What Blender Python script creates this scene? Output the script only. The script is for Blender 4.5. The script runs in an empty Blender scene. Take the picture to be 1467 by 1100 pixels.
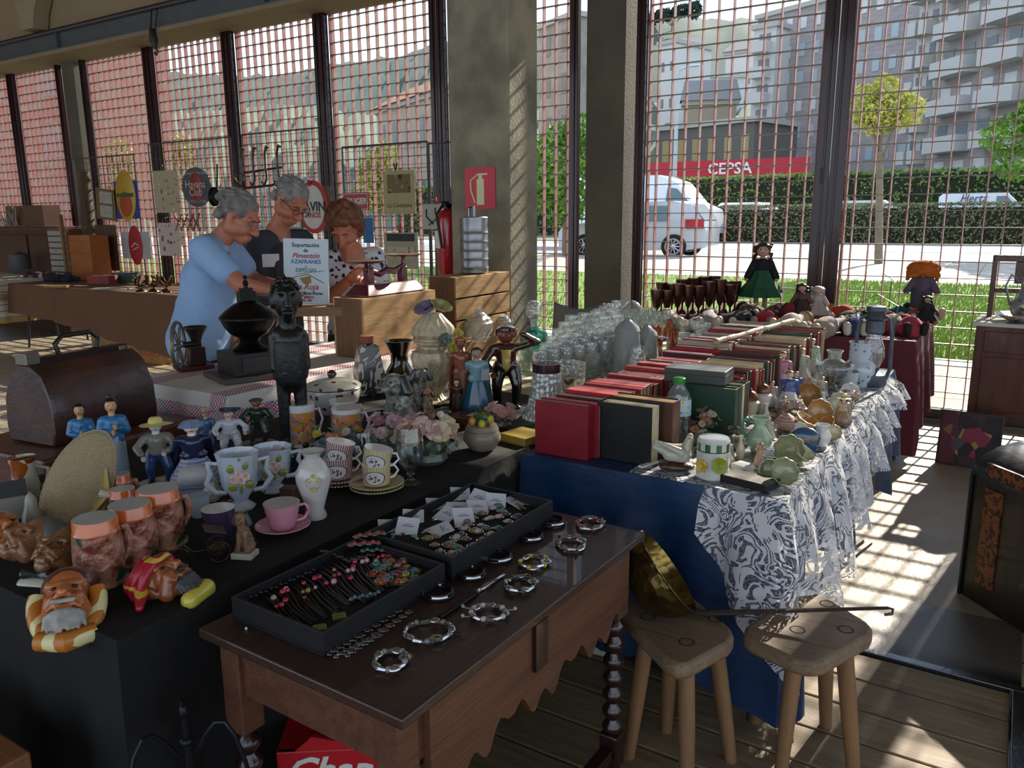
import bpy, bmesh, math, random
from mathutils import Vector as V, Matrix as M, Euler
R = random.Random(7)
C = bpy.context.scene.collection
PI = math.pi
F, CX, CY, H = 1138.0, 733.5, 550.0, 1.55
AX = V((0.84499997, 0.10367376, -0.52462063)); AY = V((0.53470692, -0.17842576, 0.82598593)); AZ = V((-0.00797277, -0.97847637, -0.20620483))
EYE = V((0, 0, H))
def ray(u, v):
    d = V((u-CX, v-CY, F)); return V((AX.dot(d), AY.dot(d), AZ.dot(d)))
def onz(u, v, z):
    d = ray(u, v); return EYE + d*((z-H)/d.z)
def ony(u, v, y):
    d = ray(u, v); return EYE + d*(y/d.y)
def onx(u, v, x):
    d = ray(u, v); return EYE + d*(x/d.x)
def dep(u, v, D):
    return EYE + ray(u, v)*(D/F)
def depth(p):
    q = V(p)-EYE; return AX.z*q.x+AY.z*q.y+AZ.z*q.z
def proj(p):
    q = V(p)-EYE
    c = [AX[i]*q.x+AY[i]*q.y+AZ[i]*q.z for i in range(3)]
    return CX+F*c[0]/c[2], CY+F*c[1]/c[2]
def size(u, vb, vt, w, z, back=0.5):
    """base point, height and width of a thing from where it stands on a surface of height z"""
    p = onz(u, vb, z); D = depth(p); wd = w*D/F
    dirn = V((p.x, p.y, 0)).normalized()
    p = p + dirn*wd*back
    lo, hi = 0.0, 3.0
    for _ in range(30):
        m = (lo+hi)/2
        if proj((p.x, p.y, z+m))[1] > vt: lo = m
        else: hi = m
    return p, (lo+hi)/2, w*depth(p)/F
# ---------- colour and materials
def lin(c):
    return tuple((x/12.92 if x <= .04045 else ((x+.055)/1.055)**2.4) for x in c)
def rgb(h):
    if isinstance(h, str):
        h = h.lstrip('#'); return lin([int(h[i:i+2], 16)/255 for i in (0, 2, 4)])
    return tuple(h)
MATS = {}
class N:
    def __init__(s, name):
        s.m = bpy.data.materials.new(name); s.m.use_nodes = True; s.t = s.m.node_tree; s.t.nodes.clear()
        s.out = s.n('ShaderNodeOutputMaterial'); s.tc = s.n('ShaderNodeTexCoord')
    def n(s, k, **p):
        x = s.t.nodes.new(k)
        for a, b in p.items(): setattr(x, a, b)
        return x
    def l(s, a, b): s.t.links.new(a, b)
    def val(s, sock, v):
        if hasattr(v, 'is_linked') or hasattr(v, 'links'): s.l(v, sock)
        else: sock.default_value = v
    def math(s, op, a, b=None, c=None):
        x = s.n('ShaderNodeMath', operation=op)
        for i, k in enumerate((a, b, c)):
            if k is not None: s.val(x.inputs[i], k)
        return x.outputs[0]
    def mix(s, f, a, b):
        x = s.n('ShaderNodeMix', data_type='RGBA'); s.val(x.inputs[0], f)
        for i, k in ((6, a), (7, b)):
            if isinstance(k, (tuple, list)): x.inputs[i].default_value = (*k[:3], 1)
            else: s.l(k, x.inputs[i])
        return x.outputs[2]
    def noise(s, scale=5, detail=3, rough=.55, vec=None, dist=0):
        x = s.n('ShaderNodeTexNoise'); x.inputs['Scale'].default_value = scale; x.inputs['Detail'].default_value = detail
        x.inputs['Roughness'].default_value = rough; x.inputs['Distortion'].default_value = dist
        s.l(vec or s.tc.outputs['Object'], x.inputs['Vector']); return x.outputs['Fac']
    def vor(s, scale=5, feat='F1', vec=None, rnd=1):
        x = s.n('ShaderNodeTexVoronoi', feature=feat); x.inputs['Scale'].default_value = scale; x.inputs['Randomness'].default_value = rnd
        s.l(vec or s.tc.outputs['Object'], x.inputs['Vector']); return x
    def scalev(s, sc):
        x = s.n('ShaderNodeMapping'); s.l(s.tc.outputs['Object'], x.inputs[0]); x.inputs['Scale'].default_value = sc; return x.outputs[0]
    def xyz(s):
        x = s.n('ShaderNodeSeparateXYZ'); s.l(s.tc.outputs['Object'], x.inputs[0]); return x.outputs
    def step(s, a, lo, hi):
        x = s.n('ShaderNodeMapRange'); s.val(x.inputs[0], a); x.inputs[1].default_value = lo; x.inputs[2].default_value = hi; return x.outputs[0]
    def bsdf(s, col, r=.5, m=0, bump=None, bd=.002, **k):
        b = s.n('ShaderNodeBsdfPrincipled')
        if isinstance(col, (tuple, list)): b.inputs['Base Color'].default_value = (*col[:3], 1)
        else: s.l(col, b.inputs['Base Color'])
        s.val(b.inputs['Roughness'], r); s.val(b.inputs['Metallic'], m)
        for a, v in k.items(): s.val(b.inputs[a.replace('_', ' ')], v)
        if bump is not None:
            q = s.n('ShaderNodeBump'); q.inputs['Distance'].default_value = bd; q.inputs['Strength'].default_value = 1; s.l(bump, q.inputs['Height']); s.l(q.outputs[0], b.inputs['Normal'])
        s.l(b.outputs[0], s.out.inputs[0]); return b
def mat(col, r=.5, m=0, var=.12, vs=8, bs=0, bd=.002, name=None, coat=0, c2=None, sheen=0, emis=0):
    """plain surface: base colour with a little mottling and optional bump"""
    key = (col, r, m, var, vs, bs, bd, coat, c2, sheen)
    if key in MATS: return MATS[key]
    s = N(name or 'surface'); a = rgb(col)
    b = rgb(c2) if c2 else tuple(x*(1-var) for x in a)
    nz = s.noise(vs, 4)
    c = s.mix(s.step(nz, .35, .65), a, b)
    k = {}
    if coat: k['Coat_Weight'] = coat; k['Coat_Roughness'] = .08
    if sheen: k['Sheen_Weight'] = sheen
    s.bsdf(c, r, m, s.noise(bs, 3) if bs else None, bd, **k)
    MATS[key] = s.m; return s.m
def spots(base, cols, scale=40, size_=.35, r=.25, coat=.3, bs=0, bd=.001, dens=.6):
    """glazed or printed surface scattered with blobs of colour"""
    key = ('spots', base, tuple(cols), scale, size_, r, bs, dens)
    if key in MATS: return MATS[key]
    s = N('patterned_surface'); vo = s.vor(scale)
    sep = s.n('ShaderNodeSeparateColor'); s.l(vo.outputs['Color'], sep.inputs[0])
    ramp = s.n('ShaderNodeValToRGB'); ramp.color_ramp.interpolation = 'CONSTANT'
    els = ramp.color_ramp.elements
    for i, c in enumerate(cols):
        e = els[i] if i < 2 else els.new(i/len(cols))
        e.position = i/len(cols); e.color = (*rgb(c), 1)
    if len(cols) == 1: els[1].color = (*rgb(cols[0]), 1)
    s.l(sep.outputs[0], ramp.inputs[0])
    nz = s.noise(scale*1.7, 2)
    d = s.math('ADD', vo.outputs['Distance'], s.math('MULTIPLY', s.math('SUBTRACT', nz, .5), .5))
    f = s.math('MULTIPLY', s.math('LESS_THAN', d, size_), s.math('LESS_THAN', sep.outputs[1], dens))
    s.bsdf(s.mix(f, rgb(base), ramp.outputs[0]), r, 0, s.noise(bs, 3) if bs else None, bd, Coat_Weight=coat)
    MATS[key] = s.m; return s.m
def stripe(a, b, per=.02, frac=.5, axis=0, r=.4, ang=False, bs=0, bd=.001, wob=0):
    """stripes along an axis, or around the z axis when ang is set"""
    key = ('stripe', a, b, per, frac, axis, r, ang, bs, wob)
    if key in MATS: return MATS[key]
    s = N('striped_surface'); X = s.xyz()
    x = s.math('ARCTAN2', X[1], X[0]) if ang else X[axis]
    if wob: x = s.math('ADD', x, s.math('MULTIPLY', s.noise(12, 2), wob))
    q = s.math('FRACT', s.math('ADD', s.math('DIVIDE', x, per), 50))
    s.bsdf(s.mix(s.math('LESS_THAN', q, frac), rgb(a), rgb(b)), r, 0, s.noise(bs, 3) if bs else None, bd)
    MATS[key] = s.m; return s.m
def wood(a, b, r=.5, axis=1, sc=6, coat=0, bd=.0015, dark=None):
    key = ('wood', a, b, r, axis, sc, coat, dark)
    if key in MATS: return MATS[key]
    s = N('wood'); st = [14*sc/6]*3; st[axis] = .9*sc/6
    v = s.scalev(tuple(st)); g = s.noise(2.2, 5, .6, v, .6); g2 = s.noise(9, 3, .6, v)
    c = s.mix(s.step(g, .3, .7), rgb(a), rgb(b))
    c = s.mix(s.step(g2, .58, .75), c, rgb(dark or b))
    if dark: c = s.mix(s.step(s.noise(3.5, 4), .55, .75), c, rgb(dark))
    s.bsdf(c, r, 0, g2, bd, Coat_Weight=coat)
    MATS[key] = s.m; return s.m
def glass(tint='#f4f8f8', refl=.9, rough=.03, bs=0, body=.0, lo=.06):
    """thin clear glass: lets light through, mirrors at grazing angles"""
    key = ('glass', tint, refl, rough, bs, body, lo)
    if key in MATS: return MATS[key]
    s = N('clear_glass'); t = s.n('ShaderNodeBsdfTransparent'); t.inputs[0].default_value = (*rgb(tint), 1)
    g = s.n('ShaderNodeBsdfGlossy'); g.inputs['Roughness'].default_value = rough
    lw = s.n('ShaderNodeLayerWeight'); lw.inputs[0].default_value = .5
    f = s.math('ADD', s.math('MULTIPLY', s.math('POWER', lw.outputs['Facing'], 2.2), refl), lo)
    if bs:
        bp = s.n('ShaderNodeBump'); bp.inputs['Distance'].default_value = .004; vo = s.vor(bs); s.l(vo.outputs['Distance'], bp.inputs['Height'])
        s.l(bp.outputs[0], g.inputs['Normal']); s.l(bp.outputs[0], lw.inputs['Normal'])
    mx = s.n('ShaderNodeMixShader'); s.l(f, mx.inputs[0]); s.l(t.outputs[0], mx.inputs[1]); s.l(g.outputs[0], mx.inputs[2])
    o = mx.outputs[0]
    if body:
        d = s.n('ShaderNodeBsdfDiffuse'); d.inputs[0].default_value = (*rgb(tint), 1)
        m2 = s.n('ShaderNodeMixShader'); m2.inputs[0].default_value = body; s.l(o, m2.inputs[1]); s.l(d.outputs[0], m2.inputs[2]); o = m2.outputs[0]
    s.l(o, s.out.inputs[0]); MATS[key] = s.m; return s.m
# ---------- mesh builder
class B:
    def __init__(s): s.v = []; s.f = []; s.M = M.Identity(4)
    def add(s, vs, fs):
        o = len(s.v); s.v += [s.M @ V(p) for p in vs]; s.f += [tuple(i+o for i in f) for f in fs]; return s
    def at(s, loc=(0, 0, 0), rot=(0, 0, 0), sc=1):
        s.M = M.Translation(V(loc)) @ Euler(rot).to_matrix().to_4x4() @ (M.Diagonal((*([sc]*3 if not hasattr(sc, '__len__') else sc), 1))); return s
    def box(s, x0, x1, y0, y1, z0, z1):
        return s.add([(x0, y0, z0), (x1, y0, z0), (x1, y1, z0), (x0, y1, z0), (x0, y0, z1), (x1, y0, z1), (x1, y1, z1), (x0, y1, z1)],
                     [(0, 3, 2, 1), (4, 5, 6, 7), (0, 1, 5, 4), (1, 2, 6, 5), (2, 3, 7, 6), (3, 0, 4, 7)])
    def cb(s, c, d):
        return s.box(c[0]-d[0]/2, c[0]+d[0]/2, c[1]-d[1]/2, c[1]+d[1]/2, c[2]-d[2]/2, c[2]+d[2]/2)
    def lathe(s, prof, n=24, c=(0, 0), flute=0, fd=0, sx=1, sy=1, a0=0, a1=2*PI):
        vs = []; fs = []; full = abs(a1-a0-2*PI) < 1e-6; m = n if full else n+1
        for r, z in prof:
            for i in range(m):
                a = a0+(a1-a0)*i/n; q = r*(1+fd*math.cos(flute*a)) if flute else r
                vs.append((c[0]+q*math.cos(a)*sx, c[1]+q*math.sin(a)*sy, z))
        for j in range(len(prof)-1):
            for i in range(n):
                k = (i+1) % m
                fs.append((j*m+i, j*m+k, (j+1)*m+k, (j+1)*m+i))
        if full and prof[0][0] > 1e-5: fs.append(tuple(reversed(range(m))))
        return s.add(vs, fs)
    def cap(s, prof_last_m=None): return s
    def tube(s, pts, r, n=8, closed=False, flat=1):
        pts = [V(p) for p in pts]; L = len(pts); vs = []; fs = []
        rr = r if hasattr(r, '__len__') else [r]*L
        up = V((0, 0, 1)); prev = None
        for i, p in enumerate(pts):
            a = pts[(i-1) % L] if (closed or i > 0) else p; b = pts[(i+1) % L] if (closed or i < L-1) else p
            t = (b-a).normalized() if (b-a).length > 1e-9 else V((0, 0, 1))
            if prev is None: x = t.cross(up); x = x.normalized() if x.length > .05 else t.cross(V((1, 0, 0))).normalized()
            else: x = (prev - t*prev.dot(t)).normalized()
            prev = x; y = t.cross(x)
            for k in range(n):
                q = 2*PI*k/n; vs.append(p + x*math.cos(q)*rr[i] + y*math.sin(q)*rr[i]*flat)
        for j in range(L if closed else L-1):
            j2 = (j+1) % L
            for k in range(n):
                k2 = (k+1) % n; fs.append((j*n+k, j*n+k2, j2*n+k2, j2*n+k))
        if not closed: fs.append(tuple(reversed(range(n)))); fs.append(tuple((L-1)*n+k for k in range(n)))
        return s.add(vs, fs)
    def ball(s, c, r, n=14, m=9):
        r = r if hasattr(r, '__len__') else (r, r, r); vs = [(c[0], c[1], c[2]-r[2])]; fs = []
        for j in range(1, m):
            a = PI*j/m
            for i in range(n):
                b = 2*PI*i/n; vs.append((c[0]+r[0]*math.sin(a)*math.cos(b), c[1]+r[1]*math.sin(a)*math.sin(b), c[2]-r[2]*math.cos(a)))
        vs.append((c[0], c[1], c[2]+r[2])); e = len(vs)-1
        for i in range(n):
            k = (i+1) % n; fs.append((0, 1+k, 1+i)); fs.append((e, 1+(m-2)*n+i, 1+(m-2)*n+k))
            for j in range(m-2): fs.append((1+j*n+i, 1+j*n+k, 1+(j+1)*n+k, 1+(j+1)*n+i))
        return s.add(vs, fs)
    def limb(s, p, q, r0, r1, n=12):
        p = V(p); q = V(q); d = (q-p); t = d.normalized() if d.length > 1e-6 else V((0, 0, 1))
        pts = []; rr = []
        for a in (-.98, -.7, -.35, 0): pts.append(p+t*a*r0); rr.append(r0*math.sqrt(max(1-a*a, .02)))
        for a in (0, .35, .7, .98): pts.append(q+t*a*r1); rr.append(r1*math.sqrt(max(1-a*a, .02)))
        return s.tube(pts, rr, n)
    def prism(s, poly, z0, z1):
        n = len(poly); vs = [(x, y, z0) for x, y in poly]+[(x, y, z1) for x, y in poly]
        return s.add(vs, [tuple(reversed(range(n))), tuple(range(n, 2*n))]+[(i, (i+1) % n, n+(i+1) % n, n+i) for i in range(n)])
    def grid(s, fn, nu, nv, th=0):
        vs = [fn(i/nu, j/nv) for j in range(nv+1) for i in range(nu+1)]
        fs = [(j*(nu+1)+i, j*(nu+1)+i+1, (j+1)*(nu+1)+i+1, (j+1)*(nu+1)+i) for j in range(nv) for i in range(nu)]
        return s.add(vs, fs)
    def petals(s, c, r, n=9, layers=3, up=(0, 0, 1), rnd=R):
        """a small blossom of curled petals"""
        c = V(c); up = V(up).normalized(); a = up.cross(V((.3, .7, .1))).normalized(); b = up.cross(a)
        for L in range(layers):
            f = 1-L/(layers+.6); k = max(3, n-2*L)
            for i in range(k):
                t = 2*PI*(i+L*.5)/k+rnd.random()*.3; d = a*math.cos(t)+b*math.sin(t); w = up.cross(d)
                rr = r*f; l = .25+.28*L
                p0 = c+up*r*.1*L; p1 = c+d*rr*.6+up*rr*(l+.15); p2 = c+d*rr+up*rr*(l+.35*rnd.random()); ww = rr*.48
                s.add([p0-w*ww*.25, p0+w*ww*.25, p1+w*ww, p1-w*ww, p2+w*ww*.55, p2-w*ww*.55], [(0, 1, 2, 3), (3, 2, 4, 5)])
        return s
    def mesh(s, name, smooth=40):
        me = bpy.data.meshes.new(name); me.from_pydata([tuple(p) for p in s.v], [], s.f); me.update()
        if smooth:
            me.polygons.foreach_set('use_smooth', [True]*len(me.polygons))
            me.set_sharp_from_angle(angle=math.radians(smooth))
        return me
    def build(s, name, m, parent=None, smooth=40, bevel=0, solid=0, sub=0, label=None, remesh=0, blur=2):
        me = s.mesh(name, smooth)
        o = bpy.data.objects.new(name, me); C.objects.link(o)
        if remesh:
            o.modifiers.new('r', 'REMESH').mode = 'VOXEL'; o.modifiers['r'].voxel_size = remesh; o.modifiers['r'].use_smooth_shade = True
            if blur: q = o.modifiers.new('s', 'SMOOTH'); q.iterations = blur; q.factor = .6
            dg = bpy.context.evaluated_depsgraph_get(); dg.update()
            nm = bpy.data.meshes.new_from_object(o.evaluated_get(dg)); o.modifiers.clear(); o.data = nm; bpy.data.meshes.remove(me); nm.name = name
        if solid: q = o.modifiers.new('t', 'SOLIDIFY'); q.thickness = solid; q.offset = 0
        if bevel: q = o.modifiers.new('b', 'BEVEL'); q.width = bevel; q.segments = 2; q.limit_method = 'ANGLE'
        if sub: q = o.modifiers.new('u', 'SUBSURF'); q.levels = sub; q.render_levels = sub
        if m: o.data.materials.append(m)
        if parent: o.parent = parent
        if label: o['label'] = label
        return o
def tag(o, label, cat, group=None, kind=None):
    if label: o['label'] = label
    if cat: o['category'] = cat
    if group: o['group'] = group
    if kind: o['kind'] = kind
    return o
def thing(name, label, cat, loc=(0, 0, 0), rz=0, group=None, rot=None, sc=1):
    o = bpy.data.objects.new(name, None); C.objects.link(o); o.empty_display_size = .05
    o.location = loc; o.rotation_euler = rot or (0, 0, rz); o.scale = (sc,)*3 if not hasattr(sc, '__len__') else sc
    return tag(o, label, cat, group)
def struct(o): o['kind'] = 'structure'; return o
def dup(root, loc=None, rz=None, label=None, group=None, sc=None, cat=None):
    r = root.copy(); C.objects.link(r)
    if loc is not None: r.location = loc
    if rz is not None: r.rotation_euler = (r.rotation_euler[0], r.rotation_euler[1], rz)
    if sc is not None: r.scale = (sc,)*3 if not hasattr(sc, '__len__') else sc
    if label: r['label'] = label
    if group: r['group'] = group
    if cat: r['category'] = cat
    for ch in list(root.children):
        c = ch.copy(); C.objects.link(c); c.parent = r
        for g in ch.children:
            d = g.copy(); C.objects.link(d); d.parent = c
    return r
def text(s, name, size_, m, parent, loc, rot=(PI/2, 0, 0), ext=.0006, align='CENTER', shear=0, bold=0):
    cu = bpy.data.curves.new(name, 'FONT'); cu.body = s; cu.size = size_; cu.extrude = ext; cu.align_x = align; cu.align_y = 'CENTER'; cu.shear = shear; cu.offset = bold; cu.resolution_u = 2
    t = bpy.data.objects.new(name, cu); C.objects.link(t)
    dg = bpy.context.evaluated_depsgraph_get(); dg.update()
    me = bpy.data.meshes.new_from_object(t.evaluated_get(dg)); bpy.data.objects.remove(t); bpy.data.curves.remove(cu)
    o = bpy.data.objects.new(name, me); C.objects.link(o); me.materials.clear(); me.materials.append(m)
    o.location = loc; o.rotation_euler = rot; o.parent = parent; return o
def rect_frame(b, x0, x1, z0, z1, w, y0, y1):
    b.box(x0, x1, y0, y1, z0, z0+w); b.box(x0, x1, y0, y1, z1-w, z1); b.box(x0, x0+w, y0, y1, z0+w, z1-w); b.box(x1-w, x1, y0, y1, z0+w, z1-w); return b
def face_cam(p):
    """z rotation that turns a thing's -Y side towards where it is looked at from"""
    return math.atan2(-p.x, p.y) * 1.0
# ================= camera, light, sky
cam = bpy.data.cameras.new('camera'); co = bpy.data.objects.new('camera', cam); C.objects.link(co)
cam.sensor_width = 36; cam.lens = F/1467*36; cam.clip_start = .05; cam.clip_end = 2000
mw = M(((AX.x, -AX.y, -AX.z, 0), (AY.x, -AY.y, -AY.z, 0), (AZ.x, -AZ.y, -AZ.z, H), (0, 0, 0, 1))); co.matrix_world = mw
sc = bpy.context.scene; sc.camera = co
sc.view_settings.view_transform = 'Standard'; sc.view_settings.look = 'None'; sc.view_settings.gamma = 1; sc.view_settings.exposure = 0.22
sc.cycles.max_bounces = 8; sc.cycles.diffuse_bounces = 4; sc.cycles.glossy_bounces = 3; sc.cycles.transparent_max_bounces = 24; sc.cycles.transmission_bounces = 4
sc.cycles.sample_clamp_indirect = 4; sc.cycles.caustics_reflective = False; sc.cycles.caustics_refractive = False; sc.cycles.use_denoising = True
sun = bpy.data.lights.new('sun', 'SUN'); so = bpy.data.objects.new('sun', sun); C.objects.link(so)
sun.energy = 9.0; sun.angle = math.radians(.53); sun.color = (1, .9, .76)
so.rotation_euler = V((-.142, -1, -.625)).to_track_quat('-Z', 'Y').to_euler(); so.location = (2, 14, 9)
w = bpy.data.worlds.new('sky'); sc.world = w; w.use_nodes = True; t = w.node_tree; t.nodes.clear()
def wn(k, **p):
    x = t.nodes.new(k)
    for a, b in p.items(): setattr(x, a, b)
    return x
wo = wn('ShaderNodeOutputWorld'); bg = wn('ShaderNodeBackground'); tc = wn('ShaderNodeTexCoord'); mp = wn('ShaderNodeMapping'); mp.inputs['Scale'].default_value = (1, 1, 3)
nz = wn('ShaderNodeTexNoise'); nz.inputs['Scale'].default_value = 2.6; nz.inputs['Detail'].default_value = 6; nz.inputs['Roughness'].default_value = .6
rp = wn('ShaderNodeMapRange'); rp.inputs[1].default_value = .42; rp.inputs[2].default_value = .62
sx = wn('ShaderNodeSeparateXYZ'); g1 = wn('ShaderNodeMapRange'); g1.inputs[1].default_value = 0; g1.inputs[2].default_value = .6
m1 = wn('ShaderNodeMix', data_type='RGBA'); m1.inputs[6].default_value = (.62, .78, .95, 1); m1.inputs[7].default_value = (.25, .45, .80, 1)
m2 = wn('ShaderNodeMix', data_type='RGBA'); m2.inputs[7].default_value = (.93, .95, .98, 1)
L = t.links.new
L(tc.outputs['Generated'], mp.inputs[0]); L(mp.outputs[0], nz.inputs['Vector']); L(nz.outputs['Fac'], rp.inputs[0]); L(tc.outputs['Generated'], sx.inputs[0]); L(sx.outputs[2], g1.inputs[0])
L(g1.outputs[0], m1.inputs[0]); L(rp.outputs[0], m2.inputs[0]); L(m1.outputs[2], m2.inputs[6]); L(m2.outputs[2], bg.inputs[0]); bg.inputs[1].default_value = 1.5; L(bg.outputs[0], wo.inputs[0])
# ================= floor
def slabs(name):
    s = N(name); X = s.xyz(); nz = s.noise(1.6, 6, .62); fine = s.noise(34, 3); blot = s.step(s.noise(4.5, 5, .7), .52, .7)
    c = s.mix(s.step(nz, .3, .7), rgb('#8d8270'), rgb('#a2967f')); c = s.mix(s.math('MULTIPLY', blot, .35), c, rgb('#5f564a'))
    jx = s.math('ABSOLUTE', s.math('SUBTRACT', s.math('FRACT', s.math('DIVIDE', s.math('ADD', X[0], 30+.41), 2.4)), .5))
    jx = s.math('GREATER_THAN', jx, .497)
    jy = s.math('GREATER_THAN', s.math('ABSOLUTE', s.math('SUBTRACT', s.math('FRACT', s.math('DIVIDE', s.math('ADD', X[1], 30-3.39), 3.3)), .5)), .4985)
    j = s.math('MAXIMUM', jx, jy); c = s.mix(j, c, rgb('#17130f'))
    s.bsdf(c, .48, 0, s.math('SUBTRACT', fine, j), .003); return s.m
b = B(); b.box(-22, 8, 3.40, 6.62, -.2, 0); b.box(-22, -2.3, -9, 3.40, -.2, 0); b.box(.15, 8, -9, 3.4, -.2, 0)
fl = struct(b.build('floor', slabs('concrete_slabs'), smooth=0))
s = N('threshold'); X = s.xyz(); n_ = s.noise(2.3, 5); f = s.step(s.math('ADD', X[0], s.math('MULTIPLY', n_, .5)), -.12, .06)
c = s.mix(s.step(s.noise(7, 5), .4, .6), rgb('#b9b6a8'), rgb('#989586')); c = s.mix(s.math('MULTIPLY', f, .9), c, rgb('#4a4640'))
c = s.mix(s.step(X[1], 3.02, 2.94), c, rgb('#15161a')); s.bsdf(c, .42, 0, s.noise(60), .001)
struct(B().box(-2.3, .15, 2.90, 3.39, -.2, .004).build('threshold_slab', s.m, smooth=0))
struct(B().box(-2.3, .16, 2.865, 2.90, -.1, .012).box(.125, .16, -1, 2.865, -.1, .012).build('trim_1', mat('#6a6c70', .28, .9, bs=40), smooth=0, bevel=.002))
pw = wood('#8f7f63', '#6f6048', .62, 0, 7, dark='#574a36')
r_ = random.Random(3); y = 2.86; k = 0
deck = B(); gap = B()
while y > -1.2:
    y0 = y-.178; deck.box(-2.3, .12, y0+.006, y-.004, -.05, .0+.002*r_.random()); y = y0
gap.box(-2.3, .12, -1.2, 2.865, -.12, -.05)
struct(deck.build('floor_planks', pw, smooth=0, bevel=.004)); struct(gap.build('floor_under', mat('#0d0b09', .9), smooth=0))
# ================= ceiling, beams, columns
conc = mat('#948d78', .85, 0, .18, 3, 45, .004, c2='#6d6858')
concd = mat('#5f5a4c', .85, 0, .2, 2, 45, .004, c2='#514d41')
struct(B().box(-24, 8, -6, 7.2, 5.2, 5.4).build('ceiling', mat('#8a7a60', .9, var=.1, vs=1), smooth=0))
struct(B().box(-24, 8, 6.34, 6.62, 4.02, 5.2).build('wall_front', mat('#978467', .85, var=.1, vs=.8), smooth=0))
struct(B().box(-24, 8, 6.2, 6.76, 3.7, 3.745).box(-24, 8, 6.34, 6.76, 3.745, 4.0).build('lintel', mat('#8c7c66', .85, bs=30), smooth=0))
bm_ = B().box(-24, 8, 6.27, 6.29, 3.745, 3.97).box(-24, 8, 6.2, 6.36, 3.745, 3.762).box(-24, 8, 6.2, 6.36, 3.962, 3.982)
x = -23.0
while x < 8: bm_.box(x, x+.012, 6.215, 6.27, 3.76, 3.965); x += 4.0
struct(bm_.build('beam', mat('#5c6264', .5, .3, bs=30), smooth=0))
struct(B().box(-24, 8, 6.26, 6.34, 3.99, 4.03).build('trim_2', mat('#3a1a18', .5), smooth=0))
br = B()
for x0 in (-12.2, -10.9):
    pts = [(0, 0), (.16, 0)]+[(.16+.55*math.sin(a), .95-.95*math.cos(a)) for a in [i*PI/2/8 for i in range(1, 9)]]+[(.5+.0, 1.2), (0, 1.2)]
vs = [(.0, 0), (.28, 0), (.34, .18), (.5, .42), (.75, .62), (1.1, .8), (1.1, 1.15), (-.7, 1.15), (-.7, .8), (-.35, .62), (-.12, .4), (-.02, .18)]
for x0 in (-11.62, -3.4):
    n = len(vs); b2 = [(x0+a, 6.12, 4.04+c_) for a, c_ in vs]+[(x0+a, 6.32, 4.04+c_) for a, c_ in vs]
    br.add(b2, [tuple(range(n)), tuple(reversed(range(n, 2*n)))]+[(i, n+i, n+(i+1) % n, (i+1) % n) for i in range(n)])
struct(br.build('ceiling_bracket', mat('#9b8c72', .85), smooth=0))
struct(B().box(-3.58, -3.07, 4.82, 5.21, 0, 5.2).build('column', conc, smooth=0, bevel=.012))
for k, (x0, x1) in enumerate(((-11.66, -11.36), (-3.40, -3.03), (5.0, 5.4))):
    struct(B().box(x0, x1, 6.62, 6.95, 0, 3.7).build('pillar', concd, smooth=0))
# ================= window bays: dark red mullions and welded bar grating
red = mat('#2c0b10', .33, .2, .15, 6, coat=.4); redbar = mat('#b0665f', .5, .0, .2, 9, c2='#a88a82'); rodm = mat('#7b716c', .45, .55, .2, 20)
bays = [(-14.62, -13.13), (-13.13, -11.78), (-11.25, -9.72), (-9.72, -8.17), (-8.17, -6.65), (-6.65, -5.06), (-5.06, -3.49), (-2.94, -1.31), (-1.31, .35), (.35, 1.9), (1.9, 3.4), (3.4, 4.95)]
mw_ = {-1.31: .105}
for i, (x0, x1) in enumerate(bays):
    root = thing('window_%d' % (i+1), None, None, ((x0+x1)/2, 6.66, 0)); struct(root)
    hw = (x1-x0)/2; a0 = mw_.get(x0, .088); a1 = mw_.get(x1, .088)
    fr = B(); fr.box(-hw+.004, -hw+a0, -.03, .03, 0.03, 3.7); fr.box(hw-a1, hw-.004, -.03, .03, .03, 3.7)
    fr.box(-hw+a0*.35, -hw+a0*.5, -.042, -.03, 0.03, 3.7); fr.box(hw-a1*.5, hw-a1*.35, -.042, -.03, .03, 3.7)
    fr.box(-hw+a0, hw-a1, -.03, .03, .02, .1)
    fr.build('frame', red, root, bevel=.004)
    vb = B(); hb = B()
    xs = math.ceil((x0+a0-.0)/.1255); x = xs*.1255
    while x < x1-a1:
        vb.box(x-.0034-(x0+x1)/2, x+.0034-(x0+x1)/2, .04, .09, .1, 3.7); x += .1255
    for e, q in ((-hw+a0+.012, 1), (hw-a1-.012, 1)): vb.box(e-.008, e+.008, .035, .09, .1, 3.7)
    z = .1
    while z < 3.7: hb.box(-hw+a0, hw-a1, .043, .078, z-.0032, z+.0032); z += .1223
    g = vb.build('grating', redbar, root, smooth=0); hb.build('cross_bars', rodm, g, smooth=0)
    if i in (7, 8): B().box(hw-a1*.6, hw-a1*.42, -.05, -.03, 1.78, 1.90).build('handle', mat('#141212', .4), root, bevel=.002)
struct(B().box(-22, 8, 6.6, 6.95, -.2, .035).build('sill', mat('#6b6558', .8, bs=30), smooth=0))
struct(B().box(-22.2, -22, -9, 6.7, 0, 5.2).build('wall_left', mat('#7d5a44', .9), smooth=0))
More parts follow.
